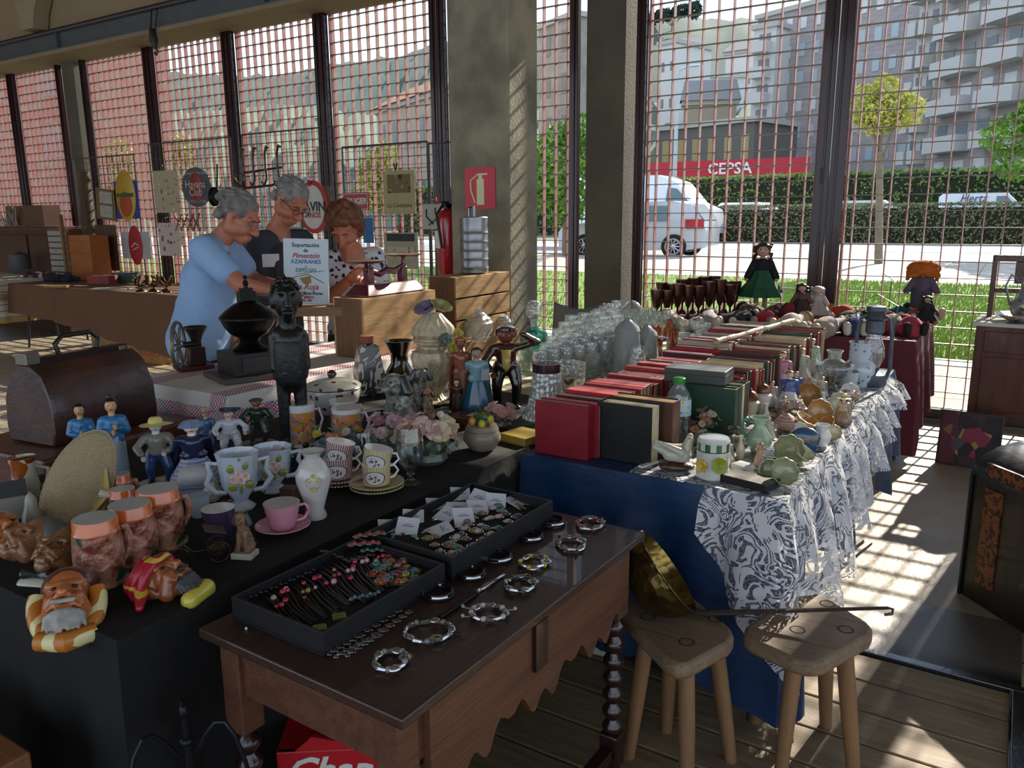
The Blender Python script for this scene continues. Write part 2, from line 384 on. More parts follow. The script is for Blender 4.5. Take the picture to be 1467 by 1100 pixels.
# ================= outside
def gz(y): return 0.0 if y < 7.3 else (.1*(y-7.3)/1.6 if y < 8.9 else (.1+.36*(y-8.9)/9.1 if y < 18 else .46))
def strip(name, x0, x1, y0, y1, m, lift=0, ny=40, kind='structure'):
    b = B(); b.grid(lambda u, v: (x0+(x1-x0)*u, y0+(y1-y0)*v, gz(y0+(y1-y0)*v)+lift), 4, ny); o = b.build(name, m, smooth=0); o['kind'] = kind; return o
s = N('pavers'); X = s.xyz(); f = s.math('MAXIMUM', s.math('LESS_THAN', s.math('FRACT', s.math('MULTIPLY', X[0], 1.6)), .03), s.math('LESS_THAN', s.math('FRACT', s.math('MULTIPLY', X[1], 1.6)), .03))
s.bsdf(s.mix(f, s.mix(s.step(s.noise(2, 5), .3, .7), rgb('#9a958a'), rgb('#b0aa9d')), rgb('#6e6a60')), .85)
pav = s.m
strip('outside_path', -40, 14, 6.95, 8.75, pav); strip('outside_kerb', -40, 14, 8.75, 8.9, mat('#a8a294', .8), .03)
gl = N('lawn'); c = gl.mix(gl.step(gl.noise(7, 5), .35, .65), rgb('#7d9a3c'), rgb('#a2bb58')); c = gl.mix(gl.step(gl.noise(60, 2), .4, .62), c, rgb('#5a7230')); gl.bsdf(c, .9, 0, gl.noise(40, 3), .05)
lawn = strip('outside_lawn', -40, 14, 8.9, 15.6, gl.m, .0, 40)
# blades of grass standing on the lawn
gb = B(); rr = random.Random(5)
for k in range(26000):
    y = 8.95+6.5*rr.random()**1.3; x = -3.2+4.4*rr.random() if rr.random() < .75 else -12+9*rr.random(); h_ = .03+.05*rr.random(); a = rr.random()*PI; dx, dy = math.cos(a)*.012, math.sin(a)*.012; z0 = gz(y)
    gb.add([(x-dx, y-dy, z0), (x+dx, y+dy, z0), (x+dy*2*rr.random(), y+.02, z0+h_)], [(0, 1, 2)])
tag(gb.build('grass', mat('#8fae45', .8, var=.4, vs=30), smooth=0), 'short bright green lawn grass beyond the grating', 'grass', kind='stuff')
strip('outside_sidewalk', -60, 30, 15.6, 20.6, pav, .01); strip('outside_kerb_far', -60, 30, 20.45, 20.6, mat('#b8b4a8', .8), .05)
strip('outside_road', -80, 60, 20.6, 27.2, mat('#8b8b88', .85, var=.1, vs=1, bs=40), -.06)
strip('outside_street', -80, 60, 27.2, 29.4, mat('#a9a69c', .85), .08)
strip('outside_ground', -300, 200, 29.4, 420, mat('#6f735c', .95), .02)
def leafy(name, label, cat, cells, n, m, leaf=.12, group=None, kind=None, rs=1, seed=1, parent=None):
    r = random.Random(seed); b = B()
    tot = sum(c[3]*c[4]*c[5] for c in cells)
    for c in cells:
        for k in range(int(n*(c[3]*c[4]*c[5])/tot)):
            if len(c) > 6 and c[6] == 'box': d = V((r.uniform(-1, 1), r.uniform(-1, 1), r.uniform(-1, 1))); ax = r.randrange(3); d[ax] = 1 if r.random() < .5 else -1
            else:
                d = V((r.gauss(0, 1), r.gauss(0, 1), r.gauss(0, 1))).normalized()*(.72+.33*r.random())
            p = V((c[0]+d.x*c[3], c[1]+d.y*c[4], c[2]+d.z*c[5])); a = V((r.uniform(-1, 1), r.uniform(-1, 1), r.uniform(-1, 1))).normalized()*leaf*(.6+.8*r.random()); q = a.cross(V((r.uniform(-1, 1), r.uniform(-1, 1), r.uniform(-1, 1)))).normalized()*leaf*.5
            b.add([p-q, p+a*.5-q*.2, p+a, p+q], [(0, 1, 2, 3)])
    o = b.build(name, m, parent, smooth=0)
    if label: tag(o, label, cat, group, kind)
    return o
hd = mat('#8a8f62', .9, var=.45, vs=3, c2='#6a6e52'); hd2 = mat('#86a44e', .9, var=.4, vs=2, c2='#5d7a48')
def hedge(name, label, x0, x1, y, w_, z0, z1, m, n, leaf, seed):
    root = thing(name, label, 'hedge', ((x0+x1)/2, y, z0))
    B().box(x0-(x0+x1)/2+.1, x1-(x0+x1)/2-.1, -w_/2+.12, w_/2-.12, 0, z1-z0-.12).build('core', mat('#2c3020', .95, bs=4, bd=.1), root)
    leafy('foliage', None, None, [(0, 0, (z1-z0)/2, (x1-x0)/2, w_/2, (z1-z0)/2, 'box')], n, m, leaf, seed=seed, parent=root)
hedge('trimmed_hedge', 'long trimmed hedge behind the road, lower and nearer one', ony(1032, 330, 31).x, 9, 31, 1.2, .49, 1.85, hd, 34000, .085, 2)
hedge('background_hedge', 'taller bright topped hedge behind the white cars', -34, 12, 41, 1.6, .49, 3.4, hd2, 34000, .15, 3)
# --- trees
def tree(name, label, base, h0, cells, m, n, leaf, seed, tr=.12, lean=(0, 0)):
    root = thing(name, label, 'tree', (base[0], base[1], base[2]+.012))
    tb = B(); top = V((lean[0], lean[1], h0)); tb.tube([(0, 0, -.02), (top*.5), top], [tr, tr*.85, tr*.7], 10)
    for c in cells[:5]: tb.tube([top*.85, (top+V(c[:3]))/2, V(c[:3])], [tr*.5, tr*.35, tr*.15], 6)
    tb.build('trunk', mat('#8a7d69', .9, bs=20, bd=.02, var=.3), root); leafy('crown', None, None, cells, n, m, leaf, seed=seed, parent=root)
lm = mat('#cfca72', .8, var=.3, vs=4, c2='#a9ae52'); lm2 = mat('#78a03a', .8, var=.4, vs=3, c2='#4d7a2c')
p = dep(1258, 385, 17.5); pt = dep(1268, 200, 17.5)
tree('street_tree', 'young yellow green tree on the lawn behind the rightmost mullion', (p.x, p.y, gz(p.y)), pt.z-.3-gz(p.y),
     [(pt.x-p.x, 0, dep(1265, 160, 17.5).z-gz(p.y), .45, .45, .38), (pt.x-p.x-.35, 0, dep(1240, 155, 17.5).z-gz(p.y), .35, .35, .42), (pt.x-p.x+.4, .1, dep(1290, 165, 17.5).z-gz(p.y), .38, .35, .36), (pt.x-p.x-.1, .1, dep(1245, 180, 17.5).z-gz(p.y), .4, .3, .25), (pt.x-p.x, .1, dep(1250, 135, 17.5).z-gz(p.y), .3, .3, .3)], lm, 2600, .1, 4, .09, (pt.x-p.x, 0))
p = dep(1500, 330, 20)
tree('roadside_tree', 'green leafy tree cut off by the right edge of the photo', (p.x, p.y, gz(p.y)), 2.4, [(0, 0, 3.4, 1.0, .9, .7), (-.9, 0, 3.0, .8, .6, .5), (-.7, 0, 2.3, .7, .6, .4), (.4, .2, 4.2, .8, .8, .7)], lm2, 3600, .14, 5, .14)
for k, (u, v, D, r0, lab) in enumerate(((812, 250, 22, 1.0, 'dark green tree seen between concrete pillars'), (545, 262, 30, .85, 'bright yellow green tree behind hanging farm print'), (180, 245, 34, .8, 'sunlit tree behind left hanging grid'), (262, 240, 34, .8, 'yellow green tree behind round metal sign'))):
    p = dep(u, 360, D); hh = dep(u, v, D).z-gz(p.y)
    tree('garden_tree', lab, (p.x, p.y, gz(p.y)), hh, [(0, 0, hh, r0, r0, r0*1.3), (.5*r0, 0, hh+.8*r0, r0*.6, r0*.6, r0*.8), (-.5*r0, 0, hh-.5*r0, r0*.7, r0*.6, r0*.7)], mat('#b5ad5a', .9, var=.3, vs=4, c2='#9aa05a') if k else lm2, 2200, .18, 10+k, .14)
# --- hills
def hill(name, prof, D0, D1, z0, m, seed):
    """wooded slope whose skyline follows a list of (bearing pixel, height pixel)"""
    rnd = random.Random(seed); b = B(); nu = 150; us = [prof[0][0]+(prof[-1][0]-prof[0][0])*i/nu for i in range(nu+1)]
    def rv(u):
        for (a, va), (c_, vc) in zip(prof, prof[1:]):
            if a <= u <= c_: return va+(vc-va)*(u-a)/(c_-a)
        return prof[-1][1]
    rows = 12
    def fn(i, j):
        u = us[round(i*nu)]; top = dep(u, rv(u)+rnd.uniform(-2.2, 2.2), D1); bot = dep(u, 300, D0); q = j
        bot.z = z0; t_ = 1-(1-q)**1.4; x = bot.x+(top.x-bot.x)*q; y = bot.y+(top.y-bot.y)*q; return (x, y, z0+(top.z-z0)*t_ + rnd.uniform(-1.2, 1.2)*(q > 0))
    b.grid(fn, nu, rows); o = b.build(name, m, smooth=60); return struct(o)
hm = mat('#4f6158', .95, var=.45, vs=.05, c2='#6a785f'); hm2 = mat('#2f463f', .95, var=.3, vs=.03, c2='#3f5a50')
hill('hills', [(-700, 130), (0, 118), (180, 108), (345, 116), (430, 112), (480, 99), (560, 92), (620, 72), (700, 60), (790, 47), (860, 38), (930, 24), (985, 26), (1010, 40), (1060, 34), (1100, 44), (1200, 60), (1500, 90)], 120, 330, 1, hm2, 1)
hill('hills', [(-600, 190), (100, 170), (345, 160), (470, 160), (560, 175), (640, 178), (780, 160), (930, 150), (1100, 140)], 70, 150, .5, hm, 2)
p = dep(962, 60, 230)
tree('pine_tree', 'dark umbrella pine standing out on the wooded ridge', (p.x, p.y, p.z-6), 12, [(-2.5, 0, 13.5, 3, 2, 1.6), (2.5, 0, 14, 2.6, 2, 1.5), (6.5, 0, 13.6, 2, 2, 2.2), (-6, 0, 13, 2, 2, 1.5)], mat('#39493f', .9), 1800, .9, 77, .3)
# --- houses
def house(name, label, u0, D0, u1, D1, vt, wallm, nfl, nwin, winm, v0=300, z1=None, roof=None, deep=8, wfrac=.5, hfrac=.5, balc=0, cat='building'):
    a = dep(u0, v0, D0); c = dep(u1, v0, D1); z1 = z1 or dep(u0, vt, D0).z; L_ = math.hypot(c.x-a.x, c.y-a.y); th = math.atan2(c.y-a.y, c.x-a.x)
    root = thing(name, label, cat, (a.x, a.y, .4), th)
    B().box(0, L_, 0, deep, 0, z1).build('walls', wallm, root, smooth=0)
    wp = []
    for f_ in range(nfl):
        fh = z1/nfl
        for k in range(nwin):
            cx = L_*(k+.5)/nwin; ww = L_/nwin*wfrac; z_ = fh*(f_+.28)
            if k == 0 and f_ < len(winm): wp.append(B().box(-ww/2, ww/2, -.06, .02, 0, fh*hfrac).build('window', winm[f_ % len(winm)], root, smooth=0)); o = wp[-1]
            else: o = wp[f_ % len(wp)].copy(); C.objects.link(o)
            o.location = (cx, 0, z_)
        for k in range(balc):
            if k == 0 and f_ == 0: bp_ = B().box(-L_/balc*.36, L_/balc*.36, -1.5, 0, 0, fh*.42).build('balcony', mat('#c6c6c4', .8), root, smooth=0); o = bp_
            else: o = bp_.copy(); C.objects.link(o)
            o.location = (L_*(k+.5)/balc, 0, fh*f_)
    B().box(-.3, L_+.3, -.3, deep, z1, z1+.5).build('parapet', mat('#b5b2ad', .8), root, smooth=0)
    if roof: B().add([(-.5, -.6, z1+.5), (L_+.5, -.6, z1+.5), (L_+.5, deep, z1+.5), (-.5, deep, z1+.5), (0, deep/2, z1+3), (L_, deep/2, z1+3)], [(0, 1, 5, 4), (2, 3, 4, 5), (0, 4, 3), (1, 2, 5)]).build('roof', mat(roof, .8), root, smooth=0)
    return root, L_, z1
gls = mat('#9fb0ba', .3, 0, .2, .3, c2='#b7c2c8'); gls2 = mat('#77828a', .3, 0, .2, .3); shut = mat('#d3d6d6', .7)
brick = N('brick_cladding'); v_ = brick.scalev((.5, .5, 3)); cc = brick.mix(brick.step(brick.noise(1.2, 6, .7, v_), .35, .65), rgb('#aca5a4'), rgb('#938d8d')); brick.bsdf(cc, .9); brick = brick.m
lgt = mat('#c9c8c6', .85, var=.1, vs=.2); wht = mat('#cfd2d2', .85, var=.08, vs=.2)
house('apartment_building', 'grey brick apartment block with pale windows and rounded corner', 1072, 96, 1322, 78, 46, brick, 8, 12, [gls, shut, gls], wfrac=.42, hfrac=.45)
house('apartment_building', 'narrow pale balcony tower on left end of grey block', 1068, 89.5, 1098, 87.7, 60, lgt, 8, 1, [gls2], balc=1, deep=3, wfrac=.5)
house('apartment_building', 'pale balcony stack in middle of grey apartment block', 1292, 75.6, 1322, 73.4, 46, lgt, 9, 2, [gls2], z1=25, balc=2, deep=3)
house('apartment_building', 'light grey apartment block with long balconies behind right tree', 1326, 72.5, 1560, 55, 10, brick, 8, 7, [gls2, shut], z1=25, balc=3)
house('house', 'tall narrow white house left of the lamp post', 938, 110, 962, 108, 80, wht, 5, 2, [gls2], wfrac=.3, hfrac=.25)
house('house', 'ochre sided house beside the tall white one', 963, 118, 979, 118, 108, mat('#a8987a', .85), 4, 1, [gls2], wfrac=.2)
house('house', 'white hillside house under the wooded ridge', 972, 140, 1002, 140, 88, wht, 4, 3, [gls2], wfrac=.25, hfrac=.25, roof='#9a958d', deep=6)
house('house', 'white gabled house right of the hillside one', 1030, 135, 1070, 132, 92, mat('#d8d8d4', .85), 4, 3, [gls2], wfrac=.25, hfrac=.3, roof='#a39a90')
house('house', 'long bluish white house above beige wall', 980, 122, 1058, 122, 122, mat('#c2ccd2', .85), 3, 5, [gls], wfrac=.3, hfrac=.3)
house('house', 'wide beige warehouse wall with sloping grey roof', 975, 99, 1048, 98, 160, mat('#a89e8e', .9), 1, 1, [mat('#a0968a', .9)], wfrac=.05, deep=2, roof='#8a8d90')
house('shop', 'low dark fronted shop row with pale shutters behind van', 941, 84, 1075, 76, 196, mat('#6e6a66', .9), 2, 6, [shut, mat('#a89668', .8)], wfrac=.45)
house('house', 'row of low houses with orange tiled roofs behind far grille', 545, 95, 640, 80, 172, mat('#b3a898', .9), 2, 5, [gls2], roof='#b07a55', wfrac=.35)
house('building', 'pale stone building seen between the pillars', 772, 90, 822, 84, 60, mat('#a9a298', .9, var=.3, vs=.6, bs=1), 5, 2, [mat('#8d877c', .9)], wfrac=.4)
house('building', 'long reddish building seen through the leftmost bays', -420, 120, 150, 70, 130, mat('#9a7468', .9), 4, 9, [gls2])
fuel = thing('fuel_station_sign', 'long red fascia board with white letters behind hedge', 'sign', dep(932, 250, 70)); fuel.rotation_euler[2] = math.atan2((dep(1158, 245, 64)-dep(932, 250, 70)).y, (dep(1158, 245, 64)-dep(932, 250, 70)).x)
Lf = (dep(1158, 240, 64)-dep(932, 240, 70)).length
B().box(0, Lf, 0, .3, -.6, 1.0).build('fascia', mat('#c42033', .5), fuel, smooth=0)
B().box(.5, 1.1, .3, .5, -5, -.6).box(Lf-1, Lf-.4, .3, .5, -5, -.6).build('post', mat('#8d8d8d', .6), fuel, smooth=0)
text('CEPSA', 'lettering', 1.3, mat('#f2f2f2', .6), fuel, (Lf*.52, -.04, .25), (PI/2, 0, 0), .01, bold=.02)
# lamp post and poles
lp = dep(966, 262, 45)
b = B(); b.tube([(0, 0, 0), (0, 0, 8.5)], [.14, .09], 10); root = thing('lamp_post', 'tall thin pale street lamp post behind white van', 'lamp post', (lp.x, lp.y, .5)); b.build('pole', mat('#b9c4cc', .5, .3), root)
B().tube([(0, 0, 8.5), (.1, 0, 8.9), (.7, 0, 9.0)], .06, 8).ball((.9, 0, 9.0), (.35, .12, .07)).build('lamp_head', mat('#c5ccd0', .5), root)
# --- vehicles
def wheel(parent, x, y, r, side):
    b = B(); b.at((x, y, r), (PI/2, 0, 0)); b.lathe([(.0, -.1), (r*.66, -.1), (r*.9, -.1), (r, -.06), (r, .06), (r*.9, .1), (r*.66, .1), (0, .1)], 28); t_ = b.build('wheel', mat('#161616', .7), parent)
    s_ = B(); s_.at((x, y-side*.105, r), (PI/2, 0, 0)); s_.lathe([(r*.58, -.01), (r*.66, -.02), (r*.66, .02), (r*.58, .02)], 28)
    for k in range(10): a = 2*PI*k/10; s_.tube([(0, 0, 0), (r*.62*math.cos(a), r*.62*math.sin(a), 0)], .018, 5)
    s_.ball((0, 0, 0), (.07, .07, .03)); s_.build('rim', mat('#c9ccd0', .3, .8), t_)
def car(name, label, prof, win, loc, rz, W, col, wx, wr, extra=None, group=None):
    """side profile (x,z) extruded over the width W with tucked-in sides"""
    root = thing(name, label, 'car', loc, rz, group); n = len(prof); b = B(); rows = [(-W/2, .93), (-W/2+.06, .99), (-W/2+.16, 1), (W/2-.16, 1), (W/2-.06, .99), (W/2, .93)]
    cx = sum(p_[0] for p_ in prof)/n; vs = []
    for y_, s_ in rows:
        for x_, z_ in prof:
            zz = z_; yy = y_*(1-.16*max(0, (z_-.95)))
            vs.append((cx+(x_-cx)*s_, yy, .2+(zz-.2)*(.97+.03*s_)))
    fs = [(j*n+i, j*n+(i+1) % n, (j+1)*n+(i+1) % n, (j+1)*n+i) for j in range(5) for i in range(n)]+[tuple(range(n-1, -1, -1)), tuple(5*n+i for i in range(n))]
    b.add(vs, fs); b.build('body', mat(col, .25, .15, .03, coat=.8), root, smooth=35)
    for q, poly in enumerate(win):
        for sd in (-1, 1):
            wb = B(); vv = []
            for x_, z_ in poly: vv.append((x_, sd*(W/2*(1-.16*max(0, (z_-.95)))+.012), z_))
            wb.add(vv, [tuple(range(len(vv))) if sd < 0 else tuple(reversed(range(len(vv))))]); wb.build('side_window', mat('#5d7273', .08, 0, .1, coat=1), root, smooth=0, solid=.01)
    for x_ in wx:
        for sd in (-1, 1): wheel(root, x_, sd*(W/2-.03), wr, sd if sd > 0 else 1)
    return root
P = dep(960, 359, 21.3); P.z = .40
tour = [(-2.2, .3), (-2.2, .75), (-2.05, .95), (-1.1, 1.08), (-.35, 1.6), (1.3, 1.64), (1.75, 1.55), (2.12, 1.05), (2.2, .8), (2.2, .32), (1.8, .25), (-1.8, .25)]
c1 = car('car', 'silver estate car parked at the kerb seen through grating', tour, [[(-.75, 1.1), (-.3, 1.5), (.35, 1.52), (.35, 1.08)], [(.45, 1.08), (.45, 1.52), (1.1, 1.5), (1.15, 1.08)]], (P.x-1.32, P.y+.9, .402), .10, 1.8, '#b9c0c8', (-1.3, 1.32), .35); c1.scale = (.97, 1, .93)
B().box(1.62, 2.14, -.915, -.88, .86, 1.12).build('tail_light', mat('#b0182a', .3, coat=.6), c1, bevel=.01)
B().add([(1.72, -.72, 1.56), (1.72, .72, 1.56), (2.12, .8, 1.1), (2.12, -.8, 1.1)], [(0, 3, 2, 1)]).build('rear_window', mat('#a9b9bd', .1, 0, coat=1), c1, smooth=0, solid=.03)
van = [(-2.9, .35), (-2.9, 2.3), (-2.6, 2.45), (1.0, 2.45), (1.7, 2.2), (2.35, 1.45), (2.9, 1.2), (3.0, .8), (3.0, .35)]
P = dep(1040, 342, 29.6)
car('van', 'large white delivery van behind the silver estate car', van, [[(1.3, 1.5), (1.35, 2.0), (1.7, 1.95), (2.15, 1.5)]], (P.x-3.1, 28.9, .54), .03, 2.0, '#e4e9ee', (-1.9, 2.0), .36)
low = [(-2.1, .3), (-2.15, .8), (-1.3, .98), (-.7, 1.45), (.9, 1.45), (1.6, 1.0), (2.1, .85), (2.15, .3)]
for k, (u0, D_, lab) in enumerate(((1085, 36, 'white car roof showing above hedge beside the van'), (1262, 36, 'white car roof above the hedge behind yellow green tree'), (1425, 35.5, 'white van with blue lettering above the hedge'))):
    P = dep(u0, 330, D_); pr = low if k < 2 else [(-2.1, .3), (-2.1, 1.7), (-1.9, 1.85), (.6, 1.85), (1.2, 1.3), (2.1, 1.1), (2.15, .3)]
    r2 = car('car' if k < 2 else 'van', lab, pr, [[(-.9, 1.02), (-.6, 1.36), (.7, 1.36), (1.1, 1.02)]] if k < 2 else [[(.2, 1.3), (.2, 1.7), (.6, 1.7), (.95, 1.3)]], (P.x, 34.5, .6), .0, 1.8, '#dfe4e6', (-1.3, 1.3), .32, group=None)
    if k == 2: r2.scale = (.8, .9, .9)
    if k == 2: text('Hertz', 'lettering', .45, mat('#26324a', .5), r2, (-.7, -.90, 1.62), (PI/2, 0, 0), .004, shear=.3)
# white post cabinet seen between the pillars
P = ony(812, 345, 11)
# ================= cloths and tables
def skirt(b, path, z, drop, out=.012, amp=.02, per=.16, seed=1, rows=12, step_=.025, closed=False, smooth_top=True):
    r = random.Random(seed); pts = [V((x, y, 0)) for x, y in path]; sm = []
    tot = 0
    for a, c in zip(pts, pts[1:]):
        L_ = (c-a).length; k = max(2, int(L_/step_)); nrm = V(((c-a).y, -(c-a).x, 0)).normalized()
        for i in range(k+(1 if c is pts[-1] else 0)): sm.append((a+(c-a)*(i/k), nrm, tot+L_*i/k))
        tot += L_
    ns = []
    for i in range(len(sm)):
        q = V((0, 0, 0))
        for d in range(-4, 5): q += sm[min(max(i+d, 0), len(sm)-1)][1]
        ns.append(q.normalized())
    ph = [r.uniform(0, 6) for _ in range(4)]; n = len(sm); vs = []; fs = []
    for j in range(rows+1):
        q = j/rows
        for i, (p, _, s) in enumerate(sm):
            d = drop(s/tot) if callable(drop) else drop
            w_ = math.sin(2*PI*s/per+ph[0]+.8*math.sin(2*PI*s/(per*3.1)+ph[1]))+.5*math.sin(2*PI*s/(per*.53)+ph[2])
            o = out*min(1, q*3)+amp*(q**.8)*(.55+.5*w_)
            vs.append((p.x+ns[i].x*o, p.y+ns[i].y*o, z-d*q-(.004 if q == 0 else 0)*0))
    for j in range(rows):
        for i in range(n-1): fs.append((j*n+i, j*n+i+1, (j+1)*n+i+1, (j+1)*n+i))
    b.add(vs, fs); return b
def table_frame(name, label, x0, x1, y0, y1, z, legm=None, topm=None, cat='table'):
    root = thing(name, label, cat, ((x0+x1)/2, (y0+y1)/2, 0)); hx, hy = (x1-x0)/2, (y1-y0)/2
    B().box(-hx+.01, hx-.01, -hy+.01, hy-.01, z-.035, z-.004).build('tabletop', topm or wood('#7b6a50', '#5e4f3a'), root, smooth=0)
    for sx_ in (-1, 1):
        for sy_ in (-1, 1): B().tube([(sx_*(hx-.1), sy_*(hy-.12), z-.03), (sx_*(hx-.06), sy_*(hy-.05), 0)], .014, 8).build('leg', legm or mat('#26282b', .5, .4), root)
    return root
def cloth(name, label, x0, x1, y0, y1, z, m, drops, path, amp=.02, per=.16, seed=1, group=None, thick=.002, cat='tablecloth', bumpy=0):
    b = B(); rr = random.Random(seed)
    b.grid(lambda u, v: (x0+(x1-x0)*u, y0+(y1-y0)*v, z+bumpy*math.sin(u*9+v*17)*math.sin(v*23)), 20, 40)
    skirt(b, path, z, drops, seed=seed, amp=amp, per=per)
    o = b.build(name, m, smooth=50); return tag(o, label, cat, group)
TB = .76
blk = mat('#050507', .85, 0, .3, 3, 14, .006)
table_frame('folding_table', 'folding table hidden under the black cloth', -2.55, -1.40, .78, 2.98, TB)
cloth('black_tablecloth', 'plain black cloth draped over the front ornament table', -2.56, -1.39, .765, 3.0, TB, blk, lambda s: .73,
      [(-2.56, .765), (-1.39, .765), (-1.39, 3.0)], amp=.045, per=.30, seed=4, cat='tablecloth')
table_frame('folding_table', 'folding table hidden under the blue cloth with books', -1.35, -.505, 2.22, 4.46, TB, mat('#3a3d3b', .5, .4))
bl = N('blue_satin'); X = bl.xyz(); v_ = bl.scalev((5, 5, 12)); c = bl.mix(bl.step(bl.noise(1.6, 4, .6, v_), .3, .7), rgb('#193860'), rgb('#10294c'))
bl.bsdf(c, .42, 0, bl.noise(2, 4, .6, v_), .002, Specular_IOR_Level=.4)
bluem = bl.m
def bdrop(s):
    return .60 if s < .2 else (.60+.11*min(1, (s-.2)/.08) if s < .33 else (.35+.1*math.sin(s*14)+(.22 if abs(s-.88) < .045 else 0)))
cloth('blue_tablecloth', 'shiny dark blue cloth over the table of books and china', -1.365, -.49, 2.205, 4.47, TB, bluem, bdrop, [(-1.365, 2.205), (-.49, 2.205), (-.49, 4.47)], amp=.05, per=.36, seed=9)
la = N('white_lace'); tcx = la.tc.outputs['Object']; X = la.xyz()
nn = la.noise(11, 2, .5, None, 1.2); band = la.math('ABSOLUTE', la.math('SUBTRACT', la.math('FRACT', la.math('MULTIPLY', nn, 9)), .5))
vor = la.vor(16); lines = la.math('MAXIMUM', la.math('LESS_THAN', band, .24), la.math('LESS_THAN', vor.outputs['Distance'], .33))
net = la.math('GREATER_THAN', la.noise(420, 1), .55); fmask = la.math('MAXIMUM', lines, la.math('MULTIPLY', net, .6))
d1 = la.n('ShaderNodeBsdfDiffuse'); d1.inputs[0].default_value = (*rgb('#d9dbe0'), 1); tr = la.n('ShaderNodeBsdfTranslucent'); tr.inputs[0].default_value = (*rgb('#d9dbe0'), 1)
ms = la.n('ShaderNodeMixShader'); ms.inputs[0].default_value = .25; la.l(d1.outputs[0], ms.inputs[1]); la.l(tr.outputs[0], ms.inputs[2])
tp = la.n('ShaderNodeBsdfTransparent'); m2_ = la.n('ShaderNodeMixShader'); la.l(fmask, m2_.inputs[0]); la.l(tp.outputs[0], m2_.inputs[1]); la.l(ms.outputs[0], m2_.inputs[2]); la.l(m2_.outputs[0], la.out.inputs[0])
b = B(); b.grid(lambda u, v: (-.97+.485*u+.0, 2.2+2.05*v, TB+.0035), 10, 30)
skirt(b, [(-.72, 2.197), (-.484, 2.197), (-.484, 4.25)], TB+.0035, lambda s: (.12+s*4.2 if s < .1 else max(.10, .56-.62*(s-.1)+.02*math.sin(s*40))), out=.035, amp=.075, per=.21, seed=9)
tag(b.build('lace_cloth', la.m, smooth=50), 'white patterned lace overlay spread on right side of blue cloth', 'lace cloth')
# glass table
table_frame('folding_table', 'table hidden behind the crystal and decanters', -2.52, -1.39, 3.04, 5.22, TB)
cloth('cream_tablecloth', 'pale cream cloth under the crystal glassware', -2.54, -1.372, 3.02, 5.24, TB, mat('#cfc9ae', .8, bs=60), .6, [(-2.54, 3.02), (-1.372, 3.02), (-1.372, 5.24)], amp=.02, seed=12)
# maroon table
mar = mat('#5a1029', .7, 0, .15, 4, 20, .004)
table_frame('folding_table', 'table hidden under the maroon cloth with dolls', -2.32, -.50, 5.42, 6.40, .78)
cloth('maroon_tablecloth', 'deep maroon cloth hanging to the floor under the dolls', -2.33, -.49, 5.40, 6.41, .78, mar, lambda s: .72 if s < .66 else .62-.3*(s-.66), [(-2.33, 5.40), (-.49, 5.40), (-.49, 6.41)], amp=.05, per=.34, seed=15)
# white embroidered table
em = N('embroidered_linen'); X = em.xyz(); 
def emb(em, axis, c0, w_):
    d = em.math('ABSOLUTE', em.math('SUBTRACT', X[axis], c0)); return em.math('LESS_THAN', d, w_)
chk = em.n('ShaderNodeTexChecker'); chk.inputs['Scale'].default_value = 120; em.l(em.tc.outputs['Object'], chk.inputs[0])
colr = em.n('ShaderNodeValToRGB'); colr.color_ramp.interpolation = 'CONSTANT'; e_ = colr.color_ramp.elements; e_[0].color = (*rgb('#b8486a'), 1); e_[1].position = .4; e_[1].color = (*rgb('#3d5a86'), 1); q = e_.new(.62); q.color = (*rgb('#b8486a'), 1)
pos = em.math('FRACT', em.math('MULTIPLY', em.math('ADD', X[0], X[2]), 9)); em.l(pos, colr.inputs[0])
zone = em.math('MAXIMUM', emb(em, 0, -3.10, .06), emb(em, 0, -2.62, .05)); zone = em.math('MAXIMUM', zone, emb(em, 2, .78, .035))
f = em.math('MULTIPLY', zone, chk.outputs['Fac'])
em.bsdf(em.mix(f, rgb('#d6d3cf'), colr.outputs[0]), .85, 0, em.noise(150), .001)
WZ = .87
table_frame('trestle_table', 'table under the white embroidered cloth', -3.22, -2.57, 1.98, 3.52, WZ)
cloth('embroidered_tablecloth', 'white cloth with red and blue embroidered bands under coffee mills', -3.23, -2.56, 1.965, 3.53, WZ, em.m, lambda s: .17 if s < .28 else .17+.0*s+.05*math.sin(s*15), [(-3.23, 1.965), (-2.56, 1.965), (-2.56, 3.53)], amp=.02, per=.22, seed=21)
tag(B().box(-3.2, -2.6, 1.90, 1.925, .002, .74).build('brown_cardboard', mat('#8a6f60', .85), smooth=0), 'brown cardboard sheet standing under embroidered cloth', 'cardboard')
# brown table at the back wall
brn = mat('#6b4a33', .85, 0, .15, 3, 20, .004)
table_frame('folding_table', 'table under the brown cloth by far wall', -10.4, -7.15, 5.0, 5.85, .8)
def brd(s): return .36+.30*math.sin(min(1, s*1.15)*PI*.5)**2
cloth('brown_tablecloth', 'brown cloth swagged along the front of the far table', -10.45, -7.1, 4.96, 5.9, .8, brn, brd, [(-10.45, 4.96), (-7.1, 4.96), (-7.1, 5.9)], amp=.04, per=.5, seed=31)
pl = N('plaid'); X = pl.xyz(); st = pl.math('FRACT', pl.math('MULTIPLY', X[2], 3.4)); f1 = pl.math('LESS_THAN', st, .3); f2 = pl.math('LESS_THAN', pl.math('FRACT', pl.math('MULTIPLY', X[2], 13)), .18)
c = pl.mix(f1, rgb('#b9b4a2'), rgb('#a1864e')); c = pl.mix(f2, c, rgb('#6d7076')); pl.bsdf(c, .9, 0, pl.noise(80), .002)
table_frame('trolley_table', 'low trolley under the striped beige cloth', -12.5, -10.5, 4.75, 5.6, .84)
